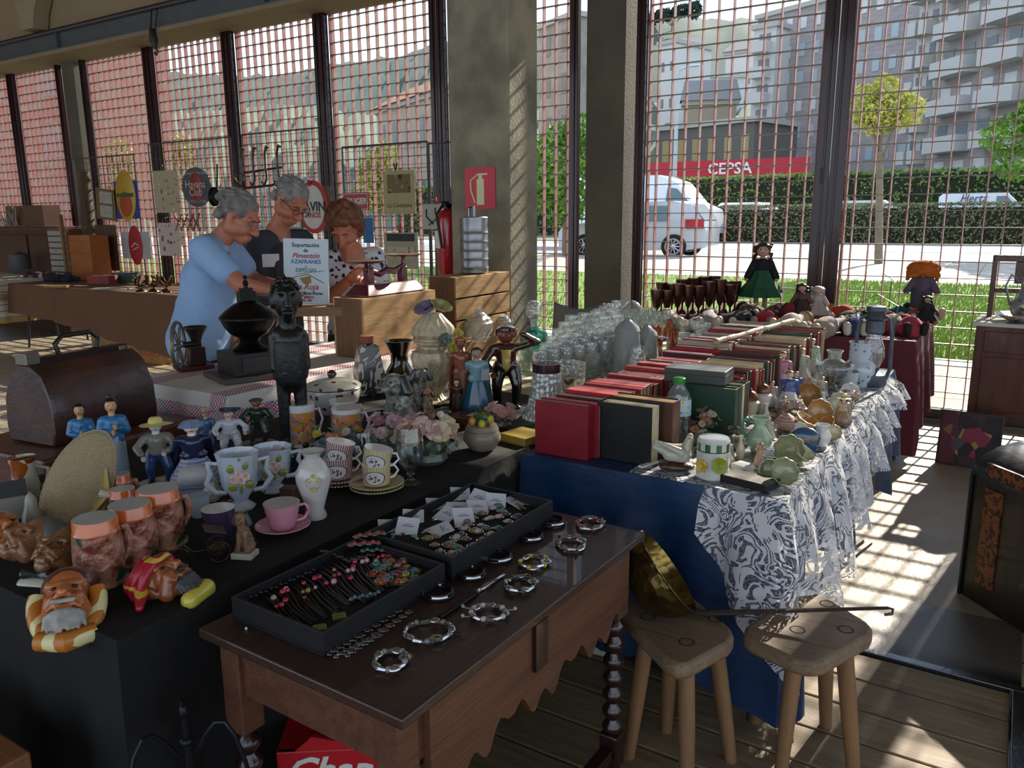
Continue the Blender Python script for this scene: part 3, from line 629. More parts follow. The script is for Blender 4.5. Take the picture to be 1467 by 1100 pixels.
cloth('striped_tablecloth', 'beige and ochre striped cloth on table at far left', -12.6, -10.45, 4.7, 5.65, .84, pl.m, .52, [(-12.6, 4.7), (-10.45, 4.7), (-10.45, 5.65)], amp=.03, per=.3, seed=33)
# ================= desk with barley-twist legs
dw = wood('#422a20', '#2c1d18', .42, 1, 6, coat=.25, dark='#241610'); dwf = wood('#6a4430', '#4b2f20', .45, 1, 6, coat=.1); dk = mat('#2b1613', .28, 0, .2, 20, coat=.6)
DX0, DX1, DY0, DY1, DZ = -1.33, -.782, .885, 1.835, .74
desk = thing('writing_desk', 'dark wooden desk with bobbin legs holding jewellery trays', 'desk', (DX1, DY0, 0), math.radians(-1.6))
W_, L_ = DX1-DX0, DY1-DY0
B().box(-W_, 0, 0, L_, DZ-.022, DZ).build('desktop', dw, desk, smooth=0, bevel=.004)
B().box(-W_+.03, -.035, .035, L_-.035, DZ-.14, DZ-.022).build('carcass', dwf, desk, smooth=0)
prof = []
n = 60
for i in range(n+1):
    y = .09+(L_-.18)*i/n; q = i/n*3 % 1; d = .10+.05*math.sin(PI*min(1, max(0, q)))**.6 if True else 0
    d = .16+.045*abs(math.sin(q*PI))+.02*math.cos(q*PI*6)
    prof.append((y, DZ-.02-d))
poly = [(.09, DZ-.024)]+[(y, z) for y, z in prof]+[(L_-.09, DZ-.024)]
b = B(); nP = len(poly); b.add([(-.036, y, z) for y, z in poly]+[(-.018, y, z) for y, z in poly], [tuple(range(nP)), tuple(reversed(range(nP, 2*nP)))]+[(i, nP+i, nP+(i+1) % nP, (i+1) % nP) for i in range(nP)])
b.build('scalloped_apron', dwf, desk, smooth=0)
B().box(-.018, -.008, L_*.45, L_*.50, DZ-.14, DZ-.03).build('drawer_stop', dk, desk, smooth=0)
for (x, y) in ((-.06, .05), (-.06, L_-.05), (-W_+.06, .05), (-W_+.06, L_-.05)):
    B().box(x-.028, x+.028, y-.028, y+.028, DZ-.23, DZ-.022).build('corner_block', dwf, desk, smooth=0, bevel=.004)
    pr = [(.0, DZ-.23), (.018, DZ-.235)]; z = DZ-.24
    while z > .17: pr += [(.014, z), (.0255, z-.014), (.029, z-.024), (.0255, z-.034), (.014, z-.048)]; z -= .05
    pr += [(.02, .16), (.0, .16)]
    b = B(); b.lathe(pr, 18, (x, y)); b.build('leg', dk, desk); B().box(x-.027, x+.027, y-.027, y+.027, .06, .16).build('foot_block', dk, desk, smooth=0, bevel=.005)
    B().lathe([(.0, 0), (.022, .0), (.03, .02), (.026, .045), (.015, .06), (0, .062)], 16, (x, y)).build('bun_foot', dk, desk)
for x in (-.06, -W_+.06): B().box(x-.018, x+.018, .08, L_-.08, .09, .125).build('stretcher', dk, desk, smooth=0, bevel=.003)
B().box(-W_+.08, -.08, L_/2-.018, L_/2+.018, .09, .125).build('stretcher', dk, desk, smooth=0, bevel=.003)
# ================= stools, brass ladle
sw = wood('#86715a', '#6b5946', .6, 0, 5, dark='#3a2e24'); lw_ = wood('#8d6b48', '#755639', .6, 2, 4)
def stool(label, corners, feet, seed):
    cx = sum(c[0] for c in corners)/len(corners); cy = sum(c[1] for c in corners)/len(corners); root = thing('stool', label, 'stool', (cx, cy, 0), 0, 'rustic wooden stools')
    pts = []
    n = len(corners)
    for i in range(n):
        p = V((*corners[i], 0))-V((cx, cy, 0)); a = V((*corners[i-1], 0))-V((cx, cy, 0)); c_ = V((*corners[(i+1) % n], 0))-V((cx, cy, 0))
        for t_ in (0, .5, 1):
            u = (a-p).normalized()*.05*(1-t_)+(c_-p).normalized()*.05*t_; w_ = .35 if t_ == .5 else 1
            pts.append((p+u*w_).to_tuple()[:2] if t_ != .5 else (p+((a-p).normalized()+(c_-p).normalized())*.015).to_tuple()[:2])
    seat = B().prism(pts, .405, .45).build('seat', sw, root, smooth=30, bevel=.012)
    for f_ in feet:
        d = V((f_[0]-cx, f_[1]-cy, 0)); top = d*.62; top.z = .41
        B().tube([top, (d+top)/2+V((0, 0, -.0)), d], [.0235, .0225, .018], 14).build('leg', lw_, root)
        k = B(); k.lathe([(.016, .4495), (.019, .4515), (.022, .4498)], 18, (top.x*1.02, top.y*1.02)); k.build('leg_joint', mat('#2e241b', .8), seat)
    return root
stool('worn wooden stool carrying the tilted brass ladle', [(-.895, 1.94), (-.61, 1.71), (-.525, 1.96), (-.79, 2.17)], [(-.82, 1.91), (-.60, 1.80), (-.77, 2.08), (-.56, 2.05)], 1)
stool('worn wooden stool lit by sun beside the brass ladle', [(-.545, 1.97), (-.33, 1.90), (-.215, 2.19), (-.44, 2.36)], [(-.552, 2.27), (-.42, 2.05), (-.245, 2.16), (-.36, 2.36)], 2)
lad = thing('ladle', 'large hammered brass ladle bowl with long iron handle', 'ladle', (-.755, 2.0, .452))
brass = N('hammered_brass'); vo = brass.vor(38); c = brass.mix(brass.step(brass.noise(9, 4), .4, .62), rgb('#9b8146'), rgb('#5e5130')); brass.bsdf(c, .3, .9, vo.outputs['Distance'], .004)
pr = [(.0, -.105)]+[(.128*math.sin(a), -.105+.115*(1-math.cos(a))) for a in [i*PI/2/10 for i in range(1, 11)]]; pr += [(.134, .014), (.128, .016)]+[(.122*math.sin(a), -.098+.112*(1-math.cos(a))) for a in [i*PI/2/10 for i in range(9, -1, -1)]]
ax_ = V((.70, .36, .60)).normalized(); q_ = V((0, 0, 1)).rotation_difference(ax_)
b = B(); b.M = M.Translation(V((.0, -.02, .112))) @ q_.to_matrix().to_4x4(); b.lathe(pr, 40); b.build('bowl', brass.m, lad)
P0 = onz(1010, 880, .46)-lad.location; P1 = dep(1272, 876, depth(onz(1170, 905, .45))-.03)-lad.location; P0.z = .012; P1.z = .075
hd_ = B(); mid = (P0+P1)/2; hd_.tube([P0+V((-.12, -.02, .0)), P0, mid+V((0, 0, .0)), P1], [.016, .014, .010, .007], 8, flat=.5); e = (P1-P0).normalized()
hd_.tube([P1, P1+e*.012+V((0, 0, -.004)), P1+e*.012+V((.0, -.012, -.012)), P1-e*.006+V((0, -.016, -.012))], .004, 6); hd_.build('handle', mat('#5e5550', .5, .7, .3, 30), lad)
# ================= chest, washstand, painting, trunk corner at right
dkw = wood('#26201a', '#171311', .5, 2, 5, coat=.2, dark='#3b2a1c')
ch = thing('travel_trunk', 'big dark domed travelling trunk at right edge', 'trunk', (-.065, 3.57, 0), math.radians(-48)); ch.scale = (1, 1, 1.14)
B().box(0, .85, 0, .5, 0, .46).build('body', dkw, ch, smooth=0, bevel=.006)
B().add([(-.01+.87*i, y, z) for i in (0, 1) for y, z in [(-.01, .46)]+[(.25-.26*math.cos(a), .46+.11*math.sin(a)) for a in [k*PI/10 for k in range(11)]]], [tuple(reversed(range(12))), tuple(range(12, 24))]+[(i, 12+i, 12+(i+1) % 12, (i+1) % 12) for i in range(12)]).build('domed_lid', mat('#14171a', .4, .2, bs=12, bd=.004, coat=.3), ch)
s = N('stencil'); X = s.xyz(); f = s.math('MULTIPLY', s.math('GREATER_THAN', s.noise(60, 3), .5), 1.0); s.bsdf(s.mix(f, rgb('#20160f'), rgb('#7a3f1d')), .5); sten = s.m
B().box(.07, .16, -.006, 0, .08, .43).build('painted_panel', sten, ch, smooth=0); B().box(.07, .8, -.012, -.001, .47, .52).build('painted_band', sten, ch, smooth=0)
B().box(.4, .44, -.012, 0, 0, .46).build('batten', mat('#15110e', .4), ch, smooth=0, bevel=.003); B().box(-.012, 0, -.012, .01, 0, .46).build('batten', mat('#15110e', .4), ch, smooth=0, bevel=.003)
ws = thing('washstand', 'dark wooden washstand with marble top by right window', 'washstand', (-.19, 5.72, 0), math.radians(-3))
ww = wood('#5a2f1f', '#3e2017', .45, 2, 5, coat=.25)
B().box(0, .62, 0, .42, .30, .86).build('cabinet', ww, ws, smooth=0, bevel=.004); B().box(.05, .57, -.012, 0, .70, .83).build('drawer', ww, ws, smooth=0, bevel=.004)
B().box(.05, .57, -.012, 0, .33, .67).build('door', ww, ws, smooth=0, bevel=.004); B().ball((.31, -.025, .765), .014).build('knob', mat('#2a1a12', .4), ws)
for x in (.02, .6): 
    for y in (.02, .4): B().lathe([(.016, 0), (.024, .15), (.026, .3)], 10, (x, y)).build('leg', ww, ws)
B().box(-.02, .64, -.02, .44, .86, .885).build('marble_top', mat('#b9b6b2', .25, coat=.5, var=.2, vs=6), ws, smooth=0, bevel=.003)
B().box(.02, .05, .36, .4, .885, 1.28).box(.02, .9, .36, .4, 1.24, 1.28).box(.15, .9, .37, .39, 1.10, 1.24).box(.05, .9, .36, .4, 1.04, 1.07).build('splashback', ww, ws, smooth=0, bevel=.003)
bs_ = onz(1440, 432, .885)
jug = thing('ewer', 'large shiny ewer standing on the washstand marble top', 'jug', (.06, 5.85, .905), .3)
B().lathe([(.0, 0), (.05, .0), (.075, .02), (.09, .06), (.085, .1), (.055, .14), (.04, .18), (.042, .22), (.055, .25)], 24).build('body', spots('#7c8088', ['#c7b08a', '#8d4a3e', '#4d4b50'], 24, .4, .15, .6), jug)
B().tube([(-.05, 0, .235), (-.10, 0, .27), (-.125, 0, .2), (-.09, 0, .08)], .007, 8).build('handle', mat('#6c6e74', .3, .3, coat=.5), jug)
bas = thing('wash_basin', 'patterned wash basin under the ewer on marble top', 'basin', (.06, 5.85, .887))
B().lathe([(.0, 0), (.08, 0), (.15, .03), (.17, .045), (.165, .048), (.1, .018), (0, .012)], 28).build('bowl', spots('#b9b2a4', ['#6b6a70', '#a4813f', '#4a4146'], 26, .4, .2, .5), bas)
pa = thing('painting', 'dark abstract painting leaning near washstand legs', 'painting', (-.325, 5.52, .0), 0, rot=(math.radians(-12), 0, math.radians(-4)))
s = N('canvas'); X = s.xyz(); vo = s.vor(14); sp = s.n('ShaderNodeSeparateColor'); s.l(vo.outputs['Color'], sp.inputs[0]); rp_ = s.n('ShaderNodeValToRGB'); rp_.color_ramp.interpolation = 'CONSTANT'
for i, c_ in enumerate(('#2b1e22', '#3f2b33', '#8a2f4a', '#1d1a20', '#4a4f5a', '#a08a45')):
    e_ = rp_.color_ramp.elements[i] if i < 2 else rp_.color_ramp.elements.new(i/6); e_.position = i/6; e_.color = (*rgb(c_), 1)
s.l(sp.outputs[0], rp_.inputs[0]); f = s.math('LESS_THAN', X[0], .1); s.bsdf(s.mix(s.math('MULTIPLY', f, .6), rp_.outputs[0], rgb('#6b2038')), .5)
B().box(.012, .33, -.006, 0, .012, .33).build('canvas', s.m, pa, smooth=0); rect_frame(B(), 0, .342, 0, .342, .012, -.012, .012).build('frame', mat('#2a1a15', .4), pa, smooth=0)
B().box(.01, .33, .0, .01, .01, .33).build('backing', mat('#5a4a38', .9), pa, smooth=0)
# ================= wine crates, sign easel, keg, extinguisher, fire sign, chair
cw = wood('#c09a66', '#a07a4c', .65, 1, 5, dark='#6b4a2a')
def crate(label, x0, x1, y0, y1, z0, z1, slats):
    root = thing('wooden_crate', label, 'crate', (x1, y0, z0)); w_, l, h = x1-x0, y1-y0, z1-z0; g = .012; sh = (h-g*(slats-1))/slats
    for k in range(slats):
        B().box(-.012, 0, .0, l, k*(sh+g), k*(sh+g)+sh).build('side_board', cw, root, smooth=0, bevel=.002)
        B().box(-w_, -w_+.012, .0, l, k*(sh+g), k*(sh+g)+sh).build('side_board', cw, root, smooth=0, bevel=.002)
    B().box(-w_+.012, -.012, 0, .018, 0, h).build('end_board', wood('#7a5636', '#5d4028', .7, 2, 5), root, smooth=0, bevel=.002)  # near end in darker wood: shade of this face put into the colour
    B().box(-w_+.012, -.012, l-.018, l, 0, h).build('end_board', cw, root, smooth=0)
    B().box(-w_+.001, -.001, .001, l-.001, h-.014, h+.001).build('top_board', cw, root, smooth=0)
    return root
crate('closed pine crate holding the maroon kitchen scales', -2.86, -2.66, 2.85, 3.42, WZ+.003, 1.165, 1)
crate('slatted pine crate beneath the steel keg by column', -3.22, -3.0, 4.07, 4.70, .76, 1.175, 3)
tag(B().box(-3.30, -2.97, 3.98, 4.78, .0, .757).build('side_table', cw, smooth=0), 'plain boxy table hidden beneath slatted crate', 'table')
kg = thing('beer_keg', 'tall ribbed steel keg on the slatted crate', 'keg', (-3.10, 4.42, 1.178))
kp = [(0, .0), (.085, .0), (.094, .01)]
for k in range(5): z = .03+k*.055; kp += [(.094, z), (.0975, z+.008), (.094, z+.016), (.094, z+.05)]
kp += [(.094, .31), (.096, .35), (.09, .355), (.088, .31), (0, .305)]
kp = [(r, z*1.05) for r, z in kp]; B().lathe(kp, 32).build('body', mat('#9a9c9f', .35, .85, .2, 12), kg); B().tube([(.0, -.05, .32), (0, -.05, .43), (.04, -.05, .44), (.04, -.05, .33)], .012, 8).build('tap', mat('#86898c', .3, .9), kg)
ex = thing('fire_extinguisher', 'red fire extinguisher hanging beside the concrete column', 'fire extinguisher', (-3.70, 4.93, 1.12))
B().lathe([(0, 0), (.07, 0), (.078, .015), (.078, .42), (.06, .47), (.03, .49), (0, .495)], 26).build('cylinder', mat('#b01826', .25, 0, coat=.7), ex)
B().box(-.02, .02, -.03, .09, .50, .53).box(-.02, .02, -.09, .0, .53, .545).cb((0, 0, .5), (.04, .04, .03)).build('valve', mat('#15171a', .4), ex, smooth=0)
B().tube([(0, -.05, .52), (0, -.13, .45), (.02, -.1, .2)], .011, 8).build('hose', mat('#1b1b1c', .5), ex); B().box(-.02, .02, .075, .12, .1, .5).build('wall_bracket', mat('#222', .5) if False else mat('#222222', .5), ex, smooth=0)
B().box(-.06, .0, -.08, -.079, .2, .33).build('inspection_label', mat('#d8d5cf', .6), ex, smooth=0)
tag(B().box(-3.80, -3.585, 5.04, 5.08, .0, 1.75).build('extinguisher_post', mat('#3a3b3d', .5, .3), smooth=0), 'dark steel board behind the fire extinguisher', 'post')
a = ony(666, 241, 4.815); c = ony(710, 299, 4.815); fs_ = thing('fire_extinguisher_sign', 'square red extinguisher pictogram taped on concrete column', 'sign', (a.x, 4.815, c.z)); w_, h_ = c.x-a.x, a.z-c.z
B().box(0, w_, -.003, .0, 0, h_).build('panel', mat('#c41430', .4), fs_, smooth=0); sgm = mat('#cfd6a8', .5)
g = B(); g.box(w_*.40, w_*.64, -.006, -.003, h_*.1, h_*.72); g.box(w_*.46, w_*.58, -.006, -.003, h_*.72, h_*.82); g.box(w_*.40, w_*.75, -.006, -.003, h_*.82, h_*.86); g.tube([(w_*.45, -.005, h_*.84), (w_*.2, -.005, h_*.7), (w_*.2, -.005, h_*.45), (w_*.34, -.005, h_*.15)], .006, 6); g.build('pictogram', sgm, fs_, smooth=0)
cr = thing('plastic_chair', 'grey plastic chair back behind the crystal glasses', 'chair', (-2.83, 5.38, 0), math.radians(12))
g = mat('#7b7f80', .5); b = B(); b.grid(lambda u, v: (-.2+.4*u, .0-.03*math.cos((u-.5)*PI)+.08*v, .48+.42*v-.05*math.sin(u*PI)*v*(1 if v > .9 else .9)), 12, 8); b.build('backrest', g, cr, solid=.012); B().box(-.2, .2, -.42, 0, .44, .46).build('seat', g, cr, smooth=0, bevel=.01)
for x in (-.18, .18):
    for y in (-.4, 0): B().tube([(x, y, .45), (x*1.1, y, 0)], .012, 8).build('leg', mat('#8d9091', .3, .8), cr)
# chain hoist on the beam
hp = ony(215, 3, 6.18); ho = thing('chain_hoist', 'black hook block hanging on the grey beam', 'hoist', (hp.x, 6.17, 3.60))
B().tube([(0, 0, .13), (.02, 0, .0), (.04, 0, -.08)], [.035, .05, .02], 10).build('block', mat('#151515', .5), ho); B().tube([(.04, 0, -.07), (.07, 0, -.12), (.04, 0, -.16), (.01, 0, -.13)], .012, 8).build('hook', mat('#151515', .4), ho)
B().tube([(-.03, 0, .1), (-.03, .05, .4)], .008, 6).tube([(.06, 0, .1), (.08, .05, .4)], .006, 6).build('chain', mat('#222222', .4, .5), ho)
# ================= suitcase and trunks at left
lea = mat('#4b2c24', .38, 0, .35, 5, 40, .002, coat=.25, c2='#2c1a17')
BZ = .79
su = thing('leather_bag', 'worn brown leather doctor bag with curved handle', 'bag', (-2.865, 1.565, BZ+.002), PI/2+math.radians(7))
rows = [(.0, .115), (.05, .125), (.15, .12), (.235, .085), (.275, .03)]; vs = []; W2 = .215
for z, d in rows:
    ww_ = W2-.008*(z/.3); vs += [(x, y, z) for x, y in ((-ww_, -d), (-ww_*.96, -d-.006), (ww_*.96, -d-.006), (ww_, -d), (ww_, d), (-ww_, d))]
fs = [(j*6+i, j*6+(i+1) % 6, (j+1)*6+(i+1) % 6, (j+1)*6+i) for j in range(4) for i in range(6)]+[tuple(reversed(range(6))), tuple(range(24, 30))]
B().add(vs, fs).build('body', lea, su, smooth=50, bevel=.008); B().box(-.20, .19, -.025, .025, .265, .295).build('frame_bar', mat('#2b1f1c', .3, .4, coat=.3), su, smooth=0, bevel=.006)
B().tube([(-.075, 0, .295), (-.085, 0, .33), (-.055, 0, .355), (.055, 0, .355), (.085, 0, .33), (.075, 0, .295)], .009, 10).build('handle', mat('#1f1614', .4), su)
B().box(-.215, -.165, -.03, .03, .275, .315).build('clasp', mat('#8a8378', .3, .8), su, smooth=0, bevel=.003); B().box(.15, .18, -.03, -.022, .25, .29).build('clasp', mat('#8a8378', .3, .8), su, smooth=0, bevel=.003)
tw = wood('#6b3a2a', '#4d2a20', .45, 0, 5, coat=.2, dark='#2f1a14')
t1 = thing('flat_suitcase', 'reddish brown suitcase lying flat under leather bag', 'suitcase', (-2.88, 1.56, .60), math.radians(6)); B().box(-.24, .24, -.32, .32, 0, .188).build('shell', tw, t1, smooth=0, bevel=.012); B().box(.24, .245, -.32, .32, .08, .092).build('seam', mat('#20120e', .6), t1, smooth=0)
t2 = thing('flat_suitcase', 'larger brown suitcase at bottom of left stack', 'suitcase', (-2.92, 1.52, .40), math.radians(4)); B().box(-.27, .27, -.36, .36, 0, .198).build('shell', wood('#5a3226', '#43261d', .5, 0, 5, dark='#2b1813'), t2, smooth=0, bevel=.012); B().box(.27, .29, -.08, .08, .08, .11).build('handle', mat('#20120e', .6), t2, smooth=0)
tag(B().box(-3.22, -2.66, 1.16, 1.88, 0, .398).build('wooden_chest', tw, smooth=0, bevel=.01), 'low wooden trunk on floor below the suitcases', 'trunk')
# ================= under the tables
def patbox(name, label, c, d, m, rz=0, cat='box'):
    root = thing(name, label, cat, c, rz); B().cb((0, 0, d[2]/2), d).build('body', m, root, smooth=0, bevel=.002); return root
swirl = spots('#c9c6bf', ['#222222', '#31302e', '#1b1b1b'], 34, .28, .6, 0, dens=.9)
q = onz(1040, 985, 0); patbox('cardboard_box', 'white box with black swirl print behind sunlit stool', (-.70, 2.50, 0), (.20, .22, .20), swirl)
q = patbox('cardboard_box', 'second swirl printed box under the blue cloth corner', (-.70, 2.50, .202), (.19, .2, .15), swirl, .12)
q = patbox('cardboard_box', 'black carton with white lettering under blue table', (-.95, 2.47, 0), (.24, .18, .15), mat('#15130f', .7))
text('Canarias', 'lettering', .035, mat('#b9b4a8', .7), q, (0, -.092, .11)); text('grandes momentos', 'lettering', .022, mat('#b9b4a8', .7), q, (0, -.092, .06))
q = patbox('printed_bag', 'bag with blue yellow and white leaf print under desk', (-1.22, 2.42, 0), (.24, .14, .26), spots('#cfccc4', ['#1a2c8a', '#c9b524', '#17171a', '#1a2c8a', '#2b8a5a'], 22, .42, .5, .1, dens=.85), .1)
rb = thing('red_box', 'red advertising box with white script at bottom edge', 'box', (-1.20, 1.16, .20), math.radians(36))
B().box(-.14, .14, -.07, .07, 0, .20).build('body', mat('#b3121f', .45), rb, smooth=0, bevel=.003)
B().add([(-.14, -.0705, .2), (-.10, -.0705, .2), (-.06, -.0705, .235), (-.0, -.0705, .22), (.06, -.0705, .2), (-.14, -.06, .2), (-.10, -.06, .2), (-.06, -.06, .235), (-.0, -.06, .22), (.06, -.06, .2)], [(0, 1, 2, 3, 4), (9, 8, 7, 6, 5), (0, 5, 6, 1), (1, 6, 7, 2), (2, 7, 8, 3), (3, 8, 9, 4)]).build('torn_flap', mat('#b3121f', .45), rb, smooth=0)
text('Chap', 'lettering', .09, mat('#d9d4cc', .5), rb, (-.03, -.0725, .15), (PI/2, 0, 0), .001, shear=.35, bold=.002)
B().box(-.14, .14, -.073, -.070, .03, .075).build('band', mat('#cfc9c0', .5), rb, smooth=0); text('CANDIA E', 'lettering', .035, mat('#1c1b1b', .5), rb, (.02, -.0745, .052))
tag(B().box(-1.28, -1.0, 1.08, 1.30, 0, .198).build('cardboard_box', mat('#6b5238', .8), smooth=0), 'plain carton hidden beneath the red advertising box', 'box')
# wrought iron stand bottom left
wi = thing('iron_stand', 'black wrought iron stand with scrolled arms beside desk', 'iron stand', (-1.22, .78, 0)); im = mat('#1c2226', .4, .6, .2, 30)
b = B(); zt = .60
b.tube([(0, 0, 0), (0, 0, zt+.05)], [.007, .006], 8); b.build('stem', im, wi)
for a0 in (.5, 2.6, 4.5):
    c_, s_ = math.cos(a0), math.sin(a0); pts = []
    for k in range(14):
        t_ = k/13; r = .02+.13*math.sin(t_*PI*.62)*(1 if t_ < .8 else 1.0); z = zt-.02-.25*t_+.12*math.sin(t_*PI*2)
        pts.append((c_*r, s_*r, z))
    B().tube(pts, .0042, 7).build('scroll_arm', im, wi)
    B().tube([(c_*.02, s_*.02, zt-.22), (c_*.12, s_*.12, zt-.32), (c_*.14, s_*.14, .0)], .005, 7).build('leg', im, wi)
B().ball((0, 0, zt+.06), (.009, .009, .015)).build('finial', im, wi); B().ball((0, 0, zt), (.014, .014, .01)).build('collar', im, wi)
tag(B().box(-1.95, -1.46, .28, .62, 0, .585).build('wooden_box', wood('#8a5a34', '#6b4428', .6, 0, 4), smooth=0, bevel=.006), 'brown wooden box corner at bottom left of photo', 'box')
# ================= people
skin = N('skin'); c = skin.mix(skin.step(skin.noise(14, 4), .3, .7), rgb('#b8765a'), rgb('#a3644a')); skin.bsdf(c, .5, 0, skin.noise(90, 2), .001, Subsurface_Weight=.0); skin = skin.m
def frame_m(c, fwd, up=(0, 0, 1)):
    f = V(fwd).normalized(); u = V(up); r = f.cross(u).normalized(); u = r.cross(f); m = M((( r.x, f.x, u.x, c[0]), (r.y, f.y, u.y, c[1]), (r.z, f.z, u.z, c[2]), (0, 0, 0, 1))); return m
def head_shape(b, m, k=1.0, fem=False):
    b.M = m @ M.Scale(k, 4)
    b.ball((0, -.018, .04), (.073, .094, .085), 20, 14); b.ball((0, .028, -.015), (.061, .062, .088), 20, 14); b.ball((0, .05, -.082), (.036, .038, .03), 16, 10)
    b.limb((-.032, .06, -.03), (-.045, .0, -.05), .03, .035); b.limb((.032, .06, -.03), (.045, .0, -.05), .03, .035)
    b.limb((0, .088, .012), (0, .112, -.028), .009, .0155); b.ball((-.012, .1, -.032), .010); b.ball((.012, .1, -.032), .010)
    b.limb((-.045, .072, .026), (.045, .072, .026), .013, .013); b.limb((-.02, .086, -.062), (.02, .086, -.062), .007, .007); b.limb((-.016, .086, -.073), (.016, .086, -.073), .008, .008)
    for s_ in (-1, 1): b.ball((s_*.073, -.008, -.008), (.010, .018, .031)); b.ball((s_*.078, -.016, .006), (.007, .012, .018))
    b.M = M.Identity(4)
def hand(b, w_, d, palm_n, curl=.5, k=1.0):
    """palm from the wrist w_ towards d, five separate bent fingers"""
    d = V(d).normalized(); n_ = V(palm_n); n_ = (n_-d*n_.dot(d)).normalized(); s_ = d.cross(n_)
    w_ = V(w_); b.limb(w_, w_+d*.03*k, .025*k, .03*k)
    for i, (off, ln) in enumerate(((-.03, .07), (-.010, .08), (.011, .076), (.031, .06))):
        a = w_+d*.025*k+s_*off*.6*k; p = w_+d*.09*k+s_*off*k; b.limb(a, p, .015*k, .0105*k, 10)
        q = p+(d*math.cos(curl)+n_*math.sin(curl))*ln*.5*k; e = q+(d*math.cos(curl*2)+n_*math.sin(curl*2))*ln*.48*k
        b.limb(p, q, .0098*k, .009*k, 10); b.limb(q, e, .009*k, .0075*k, 10)
    t0 = w_+d*.03*k-s_*.022*k; t1 = t0+(d*.6-s_*.8+n_*.3).normalized()*.042*k; t2 = t1+(d*.85-s_*.2+n_*.5).normalized()*.032*k
    b.limb(t0, t1, .015*k, .012*k, 10); b.limb(t1, t2, .0115*k, .009*k, 10)
def hair_shell(m, k, cut, matl, parent, rnd, curl=0, name='hair'):
    b = B(); b.M = m @ M.Scale(k, 4); r = random.Random(rnd)
    if curl:
        for i in range(330):
            d = V((r.gauss(0, 1), r.gauss(0, 1), r.gauss(0, 1))).normalized()
            if d.y > .45 and d.z < .45: continue
            if d.z < -.75 or (d.z < -.2 and d.y > .2): continue
            p = V((d.x*.098, -.025+d.y*.105, .03+d.z*.118)); b.ball(p, .018+.012*r.random(), 8, 6)
        b.ball((0, -.03, .05), (.085, .095, .085)); return b.build(name, matl, parent, remesh=.006, blur=1)
    b.ball((0, -.020, .043), (.0775, .0975, .0865), 28, 18)
    for s_ in (-1, 1): b.limb((s_*.066, .03, .03), (s_*.068, .026, .012), .01, .006); b.limb((s_*.055, -.07, -.01), (s_*.04, -.085, -.05), .028, .02)
    vs = []; 
    for i in range(150):
        d = V((r.gauss(0, 1), r.gauss(0, 1), abs(r.gauss(0, 1))*.9-.1)).normalized()
        if d.y > .55 and d.z < .4: continue
        p = V((d.x*.078, -.022+d.y*.099, .045+d.z*.087)); b.limb(p*.985, p*.985+V((.008, -.02, -.004+.004*d.z)), .0075, .004, 6)
    inv = (m @ M.Scale(k, 4)).inverted(); o = b.build(name, matl, parent, remesh=.0045, blur=1)
    bmx = bmesh.new(); bmx.from_mesh(o.data); dl = [v for v in bmx.verts if (lambda q: (q.y > .052 and q.z < .066) or (q.y > .022 and q.z < .005) or (-.03 < q.y < .03 and q.z < .018) or q.z < -.045)(inv @ v.co)]
    bmesh.ops.delete(bmx, geom=dl, context='VERTS'); bmx.to_mesh(o.data); bmx.free(); return o
def eyes(m, k, parent, dark='#2a1c16', glasses=None):
    for s_ in (-1, 1):
        b = B(); b.M = m @ M.Scale(k, 4); b.ball((s_*.030, .0785, .003), (.0115, .008, .0042), 12, 8); e = b.build('eye', mat('#8f867c', .3), parent)
        b = B(); b.M = m @ M.Scale(k, 4); b.ball((s_*.030, .0842, .002), (.005, .003, .0035), 10, 6); b.build('iris', mat(dark, .2), e)
        b = B(); b.M = m @ M.Scale(k, 4); b.tube([(s_*.016, .091, .024), (s_*.03, .092, .029), (s_*.045, .083, .024)], .0035, 6); b.build('eyebrow', mat('#5c5148', .9), parent)
    if glasses:
        b = B(); b.M = m @ M.Scale(k, 4); gr = .0022 if glasses[1] else .0012
        for s_ in (-1, 1):
            b.tube([(s_*.033+.022*math.cos(a), .104-.004*abs(math.cos(a)), .002+.016*math.sin(a)) for a in [i*2*PI/16 for i in range(16)]], gr, 6, closed=True)
            b.tube([(s_*.055, .1, .006), (s_*.078, .02, .012), (s_*.080, -.02, .0)], gr, 6)
        b.tube([(-.012, .105, .004), (0, .11, .008), (.012, .105, .004)], gr, 6); b.build('glasses', mat(glasses[0], .3, .3), parent)
